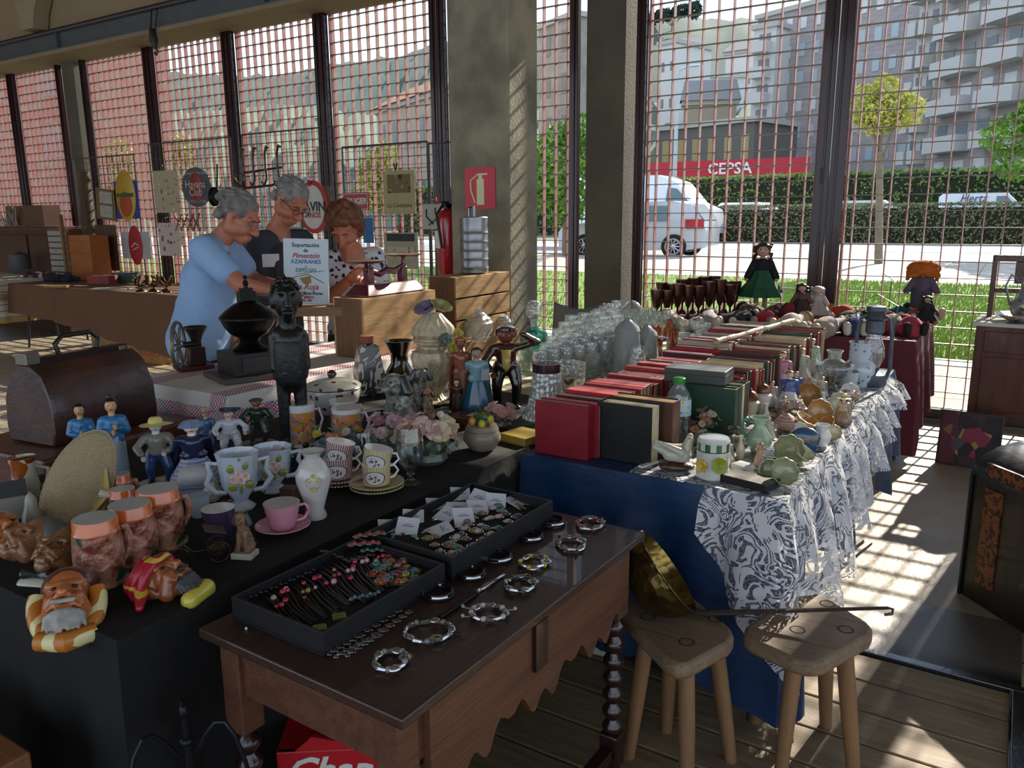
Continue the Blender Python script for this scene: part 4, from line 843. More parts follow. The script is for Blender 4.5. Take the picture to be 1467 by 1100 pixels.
def person(name_label, P, fwd, up, shirtm, trousm, hairm, face_k=1.0, curl=0, glasses=None, group=None, fem=False, badge=None):
    root = thing('person', name_label, 'person', (0, 0, 0))
    hm_ = frame_m(P['head'], fwd, up); b = B(); head_shape(b, hm_, face_k, fem)
    nb = V(P['head'])-V(up).normalized()*.06-V(fwd).normalized()*.03; b.limb(nb, P['neck'], .05 if not fem else .042, .06 if not fem else .05)
    b.limb(P['neck'], P['chest'], .07, .11)
    for s_ in ('r', 'l'):
        if 'elb'+s_ in P:
            b.limb(P['sh'+s_], P['elb'+s_], .048*P.get('k', 1), .042*P.get('k', 1)); b.limb(P['elb'+s_], P['wr'+s_], .042*P.get('k', 1), .027*P.get('k', 1)); w_ = V(P['wr'+s_]); d = (w_-V(P['elb'+s_])); hand(b, w_, V(P.get('hd'+s_, d)), P.get('pn'+s_, (0, 0, -1)), .45, .98)
    hip = V(P['hip']); side = V(P['side']).normalized()
    for s_ in (-1, 1):
        h_ = hip+side*s_*.09; f_ = V(P['feet'])+side*s_*.12; kn = (h_+f_)/2+V((.02, .03, .02)); f_.z = .09; b.limb(h_, kn, .085, .055); b.limb(kn, f_, .055, .035)
    b.limb(hip, P['chest'], .11, .11)
    b.build('body', skin, root, remesh=.0062, blur=3)
    hair_shell(hm_, face_k, 0, hairm, root, 3, curl); eyes(hm_, face_k, root, glasses=glasses)
    # clothes
    b = B(); ch = V(P['chest']); w2 = .155 if not fem else .135; wf = V(P.get('wf', (0, 0, 0)))
    b.limb(hip-side*.06, hip+side*.06, P.get('belly', .14), P.get('belly', .14), 20); mid = (hip+ch)/2+wf
    b.limb(mid-side*.055, mid+side*.055, P.get('belly', .14), P.get('belly', .14), 20); b.limb(ch-side*.07, ch+side*.07, w2*.86, w2*.86, 20)
    b.limb(hip-side*.05, mid-side*.05, P.get('belly', .14)*.97, P.get('belly', .14)*.97, 20); b.limb(hip+side*.05, mid+side*.05, P.get('belly', .14)*.97, P.get('belly', .14)*.97, 20)
    b.limb(mid-side*.05, ch-side*.06, P.get('belly', .14)*.95, w2*.84, 20); b.limb(mid+side*.05, ch+side*.06, P.get('belly', .14)*.95, w2*.84, 20)
    b.limb(V(P['shr']), V(P['shl']), .073, .073, 16); b.limb(ch, V(P['neck'])-V((0, 0, .035)), .12, .062, 16)
    for s_ in ('r', 'l'):
        if 'elb'+s_ in P:
            sl = P.get('sleeve', .75); e_ = V(P['sh'+s_]).lerp(V(P['elb'+s_]), sl); b.limb(P['sh'+s_], e_, .074, .068*P.get('sk', 1), 16)
        b.limb(V(P['sh'+s_]), ch, .07, .1, 16)
    r = random.Random(8)
    for k in range(0):
        t_ = r.random(); a_ = r.uniform(-1, 1); p = hip.lerp(ch, t_)+side*a_*.12; b.limb(p+V((r.uniform(-.08, .08), r.uniform(-.12, .05), 0)), p+V((r.uniform(-.08, .08), r.uniform(-.12, .05), .1)), .06, .05)
    sh_ = b.build('shirt', shirtm, root, remesh=.0085, blur=3)
    b = B(); b.limb(hip-side*.05-V((0, 0, .05)), hip+side*.05-V((0, 0, .05)), .135, .135, 18)
    for s_ in (-1, 1):
        h_ = hip+side*s_*.085-V((0, 0, .08)); f_ = V(P['feet'])+side*s_*.12; f_.z = .08; kn = (h_+f_)/2+V((.02, .03, .02)); b.limb(h_, kn, .105, .08, 16); b.limb(kn, f_, .08, .062, 16)
    b.build('trousers', trousm, root, remesh=.012, blur=3)
    for s_ in (-1, 1):
        f_ = V(P['feet'])+side*s_*.12; ff = V((fwd[0], fwd[1], 0)).normalized(); B().limb((f_.x, f_.y, .05), (f_.x+ff.x*.16, f_.y+ff.y*.16, .04), .05, .042).build('shoe', mat('#2b2623', .5), root, remesh=.008)
    return root, hm_, sh_
RT = V((AX.x, AY.x, 0)).normalized(); FW = V((AX.z, AY.z, 0)).normalized()   # right of and away from the photographer
# man in the blue polo shirt
def D(u, v, d): return dep(u, v, d)
P = dict(head=D(342, 312, 3.98), neck=D(310, 352, 4.0), chest=D(300, 400, 4.08), hip=D(285, 486, 4.12), side=(FW*.94+RT*-.25), shr=D(292, 358, 3.86), shl=D(322, 350, 4.22),
         elbr=D(345, 408, 3.80), wrr=D(392, 417, 3.88), elbl=D(365, 402, 4.3), wrl=D(398, 408, 4.15), hdr=(.85, .5, .05), belly=.155, wf=RT*.02, sleeve=.62, feet=(D(283, 486, 4.12).x, D(283, 486, 4.12).y, 0))
polo = mat('#8fb0d8', .85, 0, .1, 4, 60, .0012)
greyh = mat('#85807a', .8, 0, .45, 25, 90, .002, c2='#605c58')
man1, hm1, s1 = person('grey haired man in light blue polo shirt leaning over table', P, RT*.86+FW*-.12+V((0, 0, -.48)), (0.35*RT.x, .35*RT.y, 1), polo, mat('#1d2638', .9), greyh, 1.04, glasses=('#6b665e', 0))
nk = V(P['neck']); B().tube([nk+RT*.058*math.cos(a)+FW*.062*math.sin(a)+V((0, 0, .012-.022*math.cos(a))) for a in [i*2*PI/20 for i in range(20)]], .015, 8, closed=True, flat=1.6).build('collar', polo, man1)
# man in the dark grey t-shirt
P = dict(head=D(417, 290, 4.42), neck=D(398, 332, 4.5), chest=D(398, 380, 4.55), hip=D(395, 465, 4.6), side=(FW*.75+RT*-.66), shr=D(372, 348, 4.42), shl=D(432, 345, 4.66),
         elbl=D(448, 405, 4.6), wrl=D(455, 395, 4.35), elbr=D(372, 405, 4.4), wrr=D(420, 425, 4.3), belly=.135, sleeve=.7, feet=(D(395, 465, 4.75).x, D(395, 465, 4.75).y, 0))
man2, hm2, s2 = person('grey haired man in charcoal shirt and dark glasses', P, RT*.62+FW*-.50+V((0, 0, -.60)), (.3*RT.x, .3*RT.y, 1), mat('#3a3d45', .9, 0, .12, 5, 60, .001), mat('#23252c', .9), mat('#8f8c88', .8, 0, .45, 25, 90, .002, c2='#6a6764'), 1.02, glasses=('#1a1a1c', 1))
bd = D(388, 373, 4.36); bm = frame_m(bd, -FW+RT*.35); b = B(); b.M = bm; b.box(-.045, .045, 0, .003, -.035, .035); b.build('name_badge', mat('#d8d8d4', .6), man2, smooth=0)
# woman with curly brown hair
P = dict(head=D(494, 327, 4.72), neck=D(504, 360, 4.8), chest=D(508, 395, 4.85), hip=D(512, 470, 4.95), side=(RT*.95+FW*.2), shr=D(474, 375, 4.82), shl=D(536, 370, 4.9),
         elbr=D(474, 425, 4.75), wrr=D(502, 399, 4.5), elbl=D(545, 415, 4.9), wrl=D(520, 402, 4.6), hdr=(.6, .0, .5), belly=.125, sleeve=.62, sk=1.15, feet=(D(512, 470, 5.05).x, D(512, 470, 5.05).y, 0))
bl_ = spots('#c9c9cf', ['#20234f', '#1b1e45', '#2a2c58'], 26, .36, .85, 0, dens=.8)
wom, hmw, s3 = person('woman with curly brown hair in white and navy blouse', P, -FW*.75+RT*-.12+V((0, 0, -.62)), (0, 0, 1), bl_, mat('#2a2d3c', .9), mat('#4d2c1b', .6, 0, .4, 30, 60, .002, c2='#7a4a2a'), .98, curl=1, fem=True)
# ================= generators for small things
porc = mat('#d8d9d6', .18, 0, .05, 6, coat=.6); gold = mat('#a5843a', .25, .9); silver = mat('#c9c9cc', .22, .95, .3, 40); dsil = mat('#8b8789', .3, .9, .35, 60)
def put(name, label, cat, u, vb, vt, w, z=TB, rz=None, group=None, back=.5, lean=0):
    """Empty standing on a surface of height z; children are modelled in units of the thing's height"""
    p, h, wd = size(u, vb, vt, w, z, back); p.z = z+.001
    o = thing(name, label, cat, p, (face_cam(p) if rz is None else rz), group); return o, h, wd
def fig(label, u, vb, vt, w=None, z=TB, base=None, low=('legs', None), top=None, arms=((.16, .6, -.08), (.10, .55, -.16), (-.16, .6, -.08), (-.10, .55, -.16)), hair='#2a1c14', hat=None, skin_='#d9b79a', name='porcelain_figurine', cat='figurine', group=None, turn=0, extra=None, head=.062, wk=1.0):
    r, h, wd = put(name, label, cat, u, vb, vt, w or (vb-vt)*.4, z, group=group); r.rotation_euler[2] += turn; r.scale = (h*wk, h*wk, h)
    sk = mat(skin_, .3, 0, .05, 12, coat=.4); tm = top; k, lm_ = low; z0 = .0
    if base: B().lathe([(0, 0), (.20, 0), (.22, .03), (.18, .07), (.1, .085), (0, .09)], 14, flute=5, fd=.1).build('base', mat(base, .4, 0, .3, 20, coat=.3), r); z0 = .07
    if k == 'legs':
        b = B(); b.limb((-.05, .0, .48), (-.075, -.03, .27), .062, .045); b.limb((-.075, -.03, .27), (-.07, .01, z0+.03), .045, .03); b.limb((.05, .0, .48), (.08, -.05, .28), .062, .045); b.limb((.08, -.05, .28), (.07, -.0, z0+.03), .045, .03); b.limb((-.03, 0, .5), (.03, 0, .5), .075, .075)
        b.build('trousers', lm_, r, remesh=.016, blur=2)
        for s_ in (-1, 1): B().limb((s_*.07, .01, z0+.02), (s_*.085, -.06, z0+.01), .03, .026, 8).build('shoe', mat('#2a211c', .3, coat=.5), r)
    elif k == 'skirt': B().lathe([(.0, z0), (.19, z0), (.2, z0+.02), (.17, z0+.16), (.12, .36), (.075, .5), (0, .52)], 24, flute=9, fd=.06, sy=.85).build('skirt', lm_, r)
    elif k == 'robe': B().lathe([(.0, z0), (.10, z0), (.115, z0+.02), (.105, .25), (.10, .45), (.09, .55), (0, .56)], 20, flute=5, fd=.03, sy=.8).build('robe', lm_, r)
    b = B(); b.limb((-.03, 0, .5), (.03, 0, .5), .075, .075); b.limb((0, 0, .52), (0, 0, .68), .078, .085); b.limb((-.07, 0, .71), (.07, 0, .71), .052, .052); a = arms
    b.limb((.095, 0, .71), a[0], .042, .036); b.limb(a[0], (V(a[0])*.35+V(a[1])*.65), .036, .034); b.limb((-.095, 0, .71), a[2], .042, .036); b.limb(a[2], (V(a[2])*.35+V(a[3])*.65), .036, .034)
    b.build('coat', tm, r, remesh=.014, blur=2)
    hz = .86; b = B(); b.ball((0, 0, hz), (head*.92, head, head*1.15), 16, 12); b.limb((0, .0, hz-.03), (0, 0, .73), .03, .036); b.limb((0, -head*.9, hz+.005), (0, -head*1.12, hz-.014), .007, .012, 8)
    b.build('head', sk, r, remesh=.009, blur=1)
    for q in (a[1], a[3]): B().limb(q, V(q)+V((0, -.025, -.02)), .024, .018, 8).build('hand', sk, r)
    f = B(); 
    for s_ in (-1, 1): f.ball((s_*head*.36, -head*.9, hz+.012), (.008, .005, .006), 8, 6)
    f.build('eyes', mat('#1c1512', .2), r); B().ball((0, -head*.95, hz-.032), (.014, .005, .005), 8, 6).build('mouth', mat('#9c3b34', .4), r)
    b = B(); b.ball((0, .012, hz+.018), (head*1.06, head*1.06, head*1.12), 16, 12); bb = b.v; 
    o = b.build('hair', mat(hair, .35, 0, .3, 30, coat=.3), r); bmx = bmesh.new(); bmx.from_mesh(o.data)
    bmesh.ops.delete(bmx, geom=[v for v in bmx.verts if v.co.y < -head*.42 and v.co.z < hz+head*.62 or v.co.z < hz-head*.75], context='VERTS'); bmx.to_mesh(o.data); bmx.free()
    if hat:
        kd, hmt = hat; b = B(); b.at((0, .005, hz+head*.55), (math.radians(-8), 0, 0))
        if kd == 'straw': b.lathe([(.0, .085), (.04, .085), (.058, .06), (.064, .005), (.14, -.02), (.145, -.014), (.06, .012)], 20, flute=3, fd=.08)
        elif kd == 'tricorn': b.lathe([(.0, .07), (.05, .06), (.062, .0), (.12, .055), (.115, .065), (.05, .02)], 18, flute=3, fd=.22)
        elif kd == 'cap': b.lathe([(.0, .05), (.05, .045), (.08, .02), (.078, .0), (.05, -.005)], 18)
        elif kd == 'bun': b.ball((0, .0, .06), (.026, .026, .026))
        elif kd == 'bonnet': b.lathe([(.0, .06), (.05, .05), (.075, .01), (.09, -.03), (.07, -.02)], 16, flute=8, fd=.06)
        b.build('hat', hmt, r)
    if extra: extra(r)
    return r
def vase(name, label, cat, u, vb, vt, w, prof, m, z=TB, n=28, flute=0, fd=0, group=None, rz=None, hollow=True, back=.5):
    """turned vessel: prof is (radius/half-width, height 0..1)"""
    r, h, wd = put(name, label, cat, u, vb, vt, w, z, rz, group, back); k = wd/2; mx = max(p[0] for p in prof)
    pr = [(a/mx*k, c*h) for a, c in prof]
    if hollow: t_ = min(.004, k*.12); pr = pr+[(max(pr[-1][0]-t_, .0005), pr[-1][1])]+[(max(a-t_, .0005), c) for a, c in reversed(pr[len(pr)//2:-1])]
    B().lathe([(0, 0)]+pr, n, flute=flute, fd=fd).build('body', m, r); return r, h, k
# ================= left end of the black table
# woven straw hand fan
fp = dep(116, 702, 2.12); fan = thing('hand_fan', 'round woven straw hand fan with white bound handle', 'hand fan', fp)
hdn = (dep(198, 716, 2.10)-fp); xh = hdn.normalized(); nrm = (EYE-fp).normalized(); nrm = (nrm+V((.12, 0, .1))).normalized(); nrm = (nrm-xh*nrm.dot(xh)).normalized(); up_ = nrm.cross(xh)
s = N('woven_straw'); X = s.xyz(); a_ = s.math('ARCTAN2', X[1], s.math('SUBTRACT', X[0], .10)); rr_ = s.math('SQRT', s.math('ADD', s.math('POWER', s.math('SUBTRACT', X[0], .10), 2), s.math('POWER', X[1], 2)))
w1 = s.math('SINE', s.math('MULTIPLY', a_, 120)); w2 = s.math('SINE', s.math('MULTIPLY', rr_, 1150)); wv = s.math('MULTIPLY', w1, w2)
cs = s.mix(s.step(wv, -.6, .6), rgb('#9c8460'), rgb('#d6c39c')); s.bsdf(cs, .75, 0, wv, .0022); straw = s.m
b = B()
def ff(u, v):
    a = u*2*PI; q = v; rx, ry = .105, .165; x = rx*math.cos(a)*q; y = ry*math.sin(a)*q; x = x*(1 if x < 0 else .78); return (x, y, .012*math.sin(q*PI)+.012*(1-q)*0)
b.grid(ff, 56, 12); o = b.build('woven_disc', straw, fan, solid=.004); 
rot = M((( xh.x, up_.x, nrm.x, 0), (xh.y, up_.y, nrm.y, 0), (xh.z, up_.z, nrm.z, 0), (0, 0, 0, 1))); fan.rotation_euler = rot.to_euler()
B().tube([ff(i/60, 1.0) for i in range(60)], .0035, 6, closed=True).build('rim', straw, fan)
for k in range(22):
    a = -1.25+2.5*k/21; B().tube([(.055+.0*k, .075*math.sin(a), .012), (.088, .010*math.sin(a), .016)], .0013, 4).build('straw', mat('#c9b06a', .7), fan)
B().tube([(.07, 0, .014), (.10, 0, .018), (hdn.length, 0, .012)], [.013, .010, .009], 10).build('handle', mat('#bdb8a2', .6, 0, .2, 40), fan)
# Chinese couple
chb = mat('#2f7fb5', .35, 0, .3, 22, 30, .003, coat=.4, c2='#1f5f95')
fig('porcelain man with black topknot in textured blue jacket', 172, 700, 563, 50, low=('robe', mat('#9fb0b8', .3, coat=.4)), top=chb, skin_='#c99a6c', hair='#10131a', hat=('bun', mat('#10131a', .25, coat=.5)), arms=((.13, -.02, .58), (.02, -.1, .66), (-.13, -.02, .58), (-.0, -.1, .60)), head=.062, wk=1.05)
fig('porcelain woman in blue jacket standing behind straw fan', 126, 690, 572, 42, z=TB, low=('robe', mat('#9fb0b8', .3, coat=.4)), top=chb, skin_='#c99a6c', hair='#10131a', arms=((.13, -.02, .58), (.02, -.1, .6), (-.13, -.02, .58), (-.0, -.1, .56)), turn=-.2, wk=1.05)
# figurine row
bw = mat('#c9cdd6', .25, 0, .12, 12, coat=.5); blue = mat('#2f4c8c', .3, 0, .2, 14, coat=.5)
A1 = ((.15, -.05, .58), (.05, -.13, .52), (-.17, -.04, .6), (-.12, -.13, .48))
fig('porcelain fisher boy in yellow straw hat and blue trousers', 232, 705, 596, 50, base='#cfd0cc', low=('legs', blue), top=mat('#8d8d80', .3, coat=.4), hat=('straw', mat('#d9cf7a', .4, coat=.3)), skin_='#dcdad6', hair='#8b7a4a', arms=A1, group=None, wk=1.5)
def apron(r): B().add([(-.1, -.13, .40), (.1, -.13, .40), (.15, -.185, .18), (-.15, -.185, .18)], [(0, 1, 2, 3)]).build('paper_note', mat('#d3d3d8', .5), r, solid=.006)
fig('porcelain lady in blue bonnet with white paper on skirt', 283, 712, 597, 52, base='#b9c0c8', low=('skirt', stripe('#c4c9d2', '#7383a8', .05, .8, 2, .3)), top=mat('#20284a', .3, coat=.4), hat=('bonnet', mat('#6f84a6', .35, coat=.4)), hair='#cfcdc8', skin_='#dccbbc', extra=apron, wk=1.7)
fig('porcelain youth in wide brown hat behind the blue bonnet lady', 300, 660, 582, 40, z=TB, base='#8a7a66', low=('legs', blue), top=mat('#4f6f9c', .3, coat=.4), hat=('straw', mat('#a98d78', .4, coat=.3)), hair='#6a4a30', arms=A1, wk=1.2)
fig('porcelain gentleman in blue tricorn and white coat', 333, 662, 583, 48, base='#8a8478', low=('legs', spots('#c7cad0', ['#3f4f7c'], 30, .3)), top=bw, hat=('tricorn', mat('#27325e', .3, coat=.4)), hair='#b9a98a', arms=((.17, -.02, .6), (.16, -.12, .52), (-.16, -.04, .58), (-.12, -.1, .46)), wk=1.7)
fig('ceramic hunter in dark green beret with long brown hair', 372, 645, 567, 48, base='#4a4436', low=('legs', mat('#3a3f38', .3, coat=.4)), top=mat('#24382c', .3, coat=.5), hat=('cap', mat('#2a3f30', .3, coat=.5)), hair='#4b2c1c', skin_='#8d6248', arms=A1, wk=1.7)
fig('small dark ceramic bandsman in front of white vase', 330, 728, 670, 30, base='#8a5a3a', low=('legs', mat('#6a3a2a', .3, coat=.5)), top=mat('#26222c', .25, coat=.6), hat=('tricorn', mat('#231d22', .3, coat=.5)), hair='#20180f', skin_='#9a6a4c', arms=A1, wk=1.3)
# steins
def stein(label, u, vb, vt, w, dupof=None):
    r, h, wd = put('tiki_mug' if False else 'relief_mug', label, 'mug', u, vb, vt, w, group='orange rimmed relief mugs'); R0 = wd*.40
    body = N('relief_glaze'); vo = body.vor(26/max(.1, 1)); nz = body.noise(20, 4, .6); c = body.mix(body.step(nz, .38, .6), rgb('#c48f78'), rgb('#6e3526')); 
    g_ = body.step(body.noise(14, 2, .5), .60, .64); c = body.mix(g_, c, rgb('#1f4a2c')); body.bsdf(c, .25, 0, body.noise(38, 3), .009, Coat_Weight=.5)
    MATS.setdefault('relief', body.m); bm_ = MATS['relief']
    pr = [(0, 0), (R0*1.12, 0), (R0*1.15, h*.04), (R0*1.02, h*.07), (R0*1.05, h*.12), (R0*1.04, h*.5), (R0*.98, h*.78), (R0*1.0, h*.80)]
    B().lathe(pr, 30, flute=11, fd=.012).build('body', bm_, r)
    B().lathe([(R0*.98, h*.80), (R0*.93, h*.83), (R0*.92, h*.98), (R0*.90, h)], 30).build('rim', mat('#cf6a2c', .2, 0, .15, 10, coat=.8), r)
    B().lathe([(R0*.90, h), (R0*.84, h*.97), (R0*.82, h*.3), (0, h*.28)], 30).build('lining', mat('#b9bfc0', .2, coat=.5), r)
    B().tube([(R0*.95, 0, h*.74), (R0*1.35, 0, h*.72), (R0*1.5, 0, h*.55), (R0*1.42, 0, h*.35), (R0*1.1, 0, h*.22)], [.007, .008, .009, .008, .007], 8).build('handle', bm_, r)
    r.rotation_euler[2] += .5; return r
stein('orange rimmed relief mug nearest the striped scarf head', 148, 848, 742, 80)
stein('orange rimmed relief mug middle one beside straw fan handle', 196, 817, 722, 78)
stein('orange rimmed relief mug rightmost behind the model tricycle', 235, 793, 700, 76)
stein('orange rimmed relief mug half hidden behind fan handle', 182, 762, 700, 46)
stein('orange rimmed relief mug at back beneath blue jacketed man', 176, 742, 679, 44)
# ceramic heads lying on the cloth
def chead(label, u, vb, w, skinc, beard, wrap, extra=None, rz=0, k=1.0, tilt=-58, hatm=None):
    p, h, wd = size(u, vb, vb-40, w, TB, .45); r = thing('ceramic_mask', label, 'wall mask', (p.x, p.y, TB+.002)); sc_ = wd/.255
    m_ = M.Rotation(face_cam(p)+rz, 4, 'Z') @ M.Translation((0, 0, .045*sc_)) @ M.Rotation(math.radians(tilt), 4, 'X') @ M.Rotation(PI, 4, 'Z') @ M.Scale(sc_, 4)
    b = B(); head_shape(b, m_); 
    b.M = m_
    for s_ in (-1, 1): b.limb((s_*.03, .085, -.035), (s_*.05, .07, -.05), .014, .01); b.limb((s_*.02, .09, -.05), (s_*.045, .075, -.065), .008, .008)
    b.build('face', mat(skinc, .3, 0, .35, 16, 30, .003, coat=.5), r, remesh=.004*sc_, blur=1)
    b = B(); b.M = m_; 
    for s_ in (-1, 1): b.ball((s_*.030, .080, .008), (.011, .007, .006), 10, 6)
    b.build('eyes', mat('#1f1612', .2), r)
    if beard:
        b = B(); b.M = m_; rr = random.Random(4)
        for i in range(34):
            a = (i/33-.5)*2.2; b.limb((math.sin(a)*.055, .03+.055*math.cos(a), -.085), (math.sin(a)*.062+rr.uniform(-.01, .01), .02+.05*math.cos(a), -.135-.015*rr.random()+.02*abs(a)), .014, .004, 6)
        b.limb((-.03, .098, -.052), (.03, .098, -.052), .008, .008); b.build('beard', mat(beard, .5, 0, .5, 40, 60, .003), r, remesh=.004*sc_, blur=1)
    b = B(); b.M = m_
    if hatm: b.ball((0, -.03, .068), (.088, .092, .075), 20, 12); b.build('cap', hatm, r)
    b = B(); b.M = m_; rr = random.Random(6)
    if wrap:
        b.tube([(.09*math.sin(a), .01-.02*math.cos(a), -.01-.125*math.cos(a)) for a in [(-1.9+3.8*i/16) for i in range(17)]], [.028]*17, 10); b.tube([(-.08, -.0, -.12), (0, .02, -.15), (.08, 0, -.12)], [.03, .035, .03], 10); b.build('scarf', wrap, r)
    if extra: extra(r, m_)
    return r
chead('laughing old man ceramic head in yellow striped scarf', 103, 905, 112, '#c0703e', '#a8a49e', stripe('#d9cf9a', '#b5702a', .045, .62, 0, .3, wob=.05), hatm=mat('#5b2f28', .35, coat=.4), rz=-.15)
def turban(r, m_):
    b = B(); b.M = m_
    for k in range(5): z = .03+k*.022; rr = .098-.011*k; b.tube([(rr*math.cos(a), -.015+rr*1.05*math.sin(a), z+.02*math.sin(a+k)) for a in [i*2*PI/22 for i in range(22)]], .019, 10, closed=True)
    b.limb((.09, -.02, .03), (.16, -.02, -.02), .03, .015); b.build('turban', stripe('#c9b23c', '#a81f34', .05, .85, 2, .3, wob=.03), r)
    b = B(); b.M = m_; b.limb((-.05, .03, -.15), (.05, .03, -.15), .04, .035); b.build('collar', mat('#cfc04a', .3, coat=.5), r)
chead('black bearded ceramic head in red turban with yellow collar', 238, 868, 92, '#a05a36', '#3f3f42', None, turban, rz=.9, tilt=-66)
def bow(r, m_):
    b = B(); b.M = m_; b.limb((0, .05, -.12), (-.05, .06, -.125), .008, .02, 8); b.limb((0, .05, -.12), (.05, .06, -.125), .008, .02, 8); b.build('bow_tie', mat('#1d2a2e', .3, coat=.4), r)
    b = B(); b.M = m_; b.limb((-.05, .02, -.15), (.05, .02, -.15), .035, .035); b.build('shirt_collar', mat('#c9c6b4', .3, coat=.4), r)
chead('brown carved looking ceramic head with dark bow tie', 92, 828, 92, '#8a5f38', None, None, bow, rz=-.7, hatm=mat('#7d5a34', .4, 0, .3, 30))
def tagc(r, m_):
    b = B(); b.M = m_; b.box(.05, .085, .02, .023, .06, .1); b.build('price_tag', mat('#d4d6de', .5), r, smooth=0)
chead('old woman ceramic head with grey hair and price tag', 50, 808, 88, '#9a6a48', None, None, tagc, rz=-1.2, hatm=mat('#6d6a68', .4, 0, .3, 40))
chead('ceramic head with white head band at left photo edge', 8, 800, 92, '#b5682e', None, None, None, rz=.3, hatm=mat('#b9b0a6', .4, coat=.3))
# odd ceramics at far left
vase('ceramic_bell', 'cream ceramic bell lady shape beside straw fan', 'bell', 50, 762, 705, 32, [(1, 0), (.95, .1), (.8, .4), (.55, .6), (.5, .75), (.35, .9), (.0, 1)], mat('#9b998a', .35, coat=.3), hollow=False)
r, h, wd = put('toy_house', 'small grey ceramic cottage at the left photo edge', 'ceramic house', 16, 748, 690, 44)
B().box(-wd/2, wd/2, -wd*.4, wd*.4, 0, h*.65).build('walls', mat('#8f8c80', .5), r, smooth=0, bevel=.003); B().add([(-wd*.55, -wd*.45, h*.65), (wd*.55, -wd*.45, h*.65), (wd*.55, wd*.45, h*.65), (-wd*.55, wd*.45, h*.65), (-wd*.55, 0, h), (wd*.55, 0, h)], [(0, 1, 5, 4), (2, 3, 4, 5), (0, 4, 3), (1, 2, 5), (3, 2, 1, 0)]).build('roof', mat('#3f4244', .5), r, smooth=0)
r, h, k = vase('bird_jug', 'brown and white gilt jug with bird beak behind fan', 'jug', 42, 730, 655, 40, [(.6, 0), (.9, .15), (1, .35), (.8, .6), (.75, .85), (.95, 1)], spots('#b9b2a0', ['#7c3416', '#8e4a1c'], 14, .5, .2, .6))
B().tube([(-k, 0, h*.97), (k, 0, h*.99)], .004, 6).build('rope_rim', gold, r); B().limb((.0, -k*.9, h*.3), (.02, -k*1.5, h*.2), .012, .003).build('beak', mat('#d6d0be', .3), r); B().tube([(k*.7, 0, h*.8), (k*1.5, 0, h*.7), (k*1.3, 0, h*.4), (k*.8, 0, h*.3)], .006, 8).build('handle', mat('#b0a894', .3, coat=.5), r)
# brass tricycle model
tri = thing('model_tricycle', 'tiny antique brass delivery tricycle with canopy', 'model', (*onz(292, 806, TB).to_tuple()[:2], TB+.001), face_cam(onz(292, 806, TB))+.1); bz = mat('#4a3b26', .4, .8, .3, 40)
def spoke(c, r, m, ax=1):
    b = B(); b.tube([(c[0]+r*math.cos(a), c[1], c[2]+r*math.sin(a)) for a in [i*2*PI/24 for i in range(24)]], .0016, 6, closed=True)
    for i in range(12): a = i*PI/6; b.tube([c, (c[0]+r*math.cos(a), c[1], c[2]+r*math.sin(a))], .0006, 4)
    b.ball(c, .003); return b.build('wheel', m, tri)
spoke((.035, -.015, .024), .024, bz); spoke((.035, .03, .024), .024, bz); spoke((-.05, .0, .022), .022, bz)
B().tube([(-.05, 0, .022), (-.042, 0, .06), (-.03, 0, .066)], .0018, 6).tube([(-.042, 0, .055), (-.02, 0, .03), (.02, 0, .03), (.035, 0, .024)], .0018, 6).tube([(.035, -.015, .024), (.035, .03, .024)], .0016, 6).tube([(-.03, -.018, .068), (-.03, .018, .068)], .0014, 6).build('frame', bz, tri)
B().box(.008, .05, -.012, .028, .028, .042).build('seat_box', mat('#3b2f20', .5, .6), tri, smooth=0); b = B(); b.at((.03, .008, .075), (0, .3, 0)); b.box(-.024, .024, -.026, .026, -.001, .001); b.build('canopy', mat('#574630', .5, .6), tri, smooth=0); B().tube([(.012, -.01, .04), (.012, -.01, .08)], .001, 4).tube([(.05, -.01, .04), (.05, -.01, .066)], .001, 4).build('canopy_post', bz, tri)
# purple cup, white cups, fox
def cup(name, label, u, vb, vt, w, m, inner=None, handle=1, z=TB, group=None, prof=((.62, 0), (.66, .03), (.78, .3), (.92, .7), (1, 1)), cat='cup', hs=.32, ham=None):
    r, h, wd = put(name, label, cat, u, vb, vt, w, z, group=group); k = wd/2; pr = [(a*k, c*h) for a, c in prof]
    B().lathe([(0, 0)]+pr, 28).build('bowl', m, r); B().lathe([(k, h), (k*.93, h*.985)]+[(a*.93, c+h*.03) for a, c in reversed(pr[:-1])]+[(0, h*.06)], 28).build('lining', inner or m, r)
    if handle: s_ = handle; B().tube([(s_*k*.86, 0, h*.82), (s_*k*1.25, 0, h*.86), (s_*k*(1.3+hs*.6), 0, h*.6), (s_*k*1.2, 0, h*.3), (s_*k*.76, 0, h*.22)], k*.085, 8).build('handle', ham or m, r)
    return r
cup('purple_cup', 'dark purple cup with white inside next to dog figurine', 317, 785, 728, 46, mat('#3a2f4a', .2, coat=.7), porc, 0)
cup('white_cup', 'small plain white cup below blue bonnet lady', 287, 745, 710, 34, mat('#a9b3bd', .2, coat=.5), None, 0)
vase('swan_dish', 'little cream porcelain swan dish below blue bonnet lady', 'dish', 306, 722, 690, 26, [(.5, 0), (.9, .2), (1, .5), (.6, .8), (.4, 1)], mat('#bdbcab', .3, coat=.4), flute=6, fd=.1)
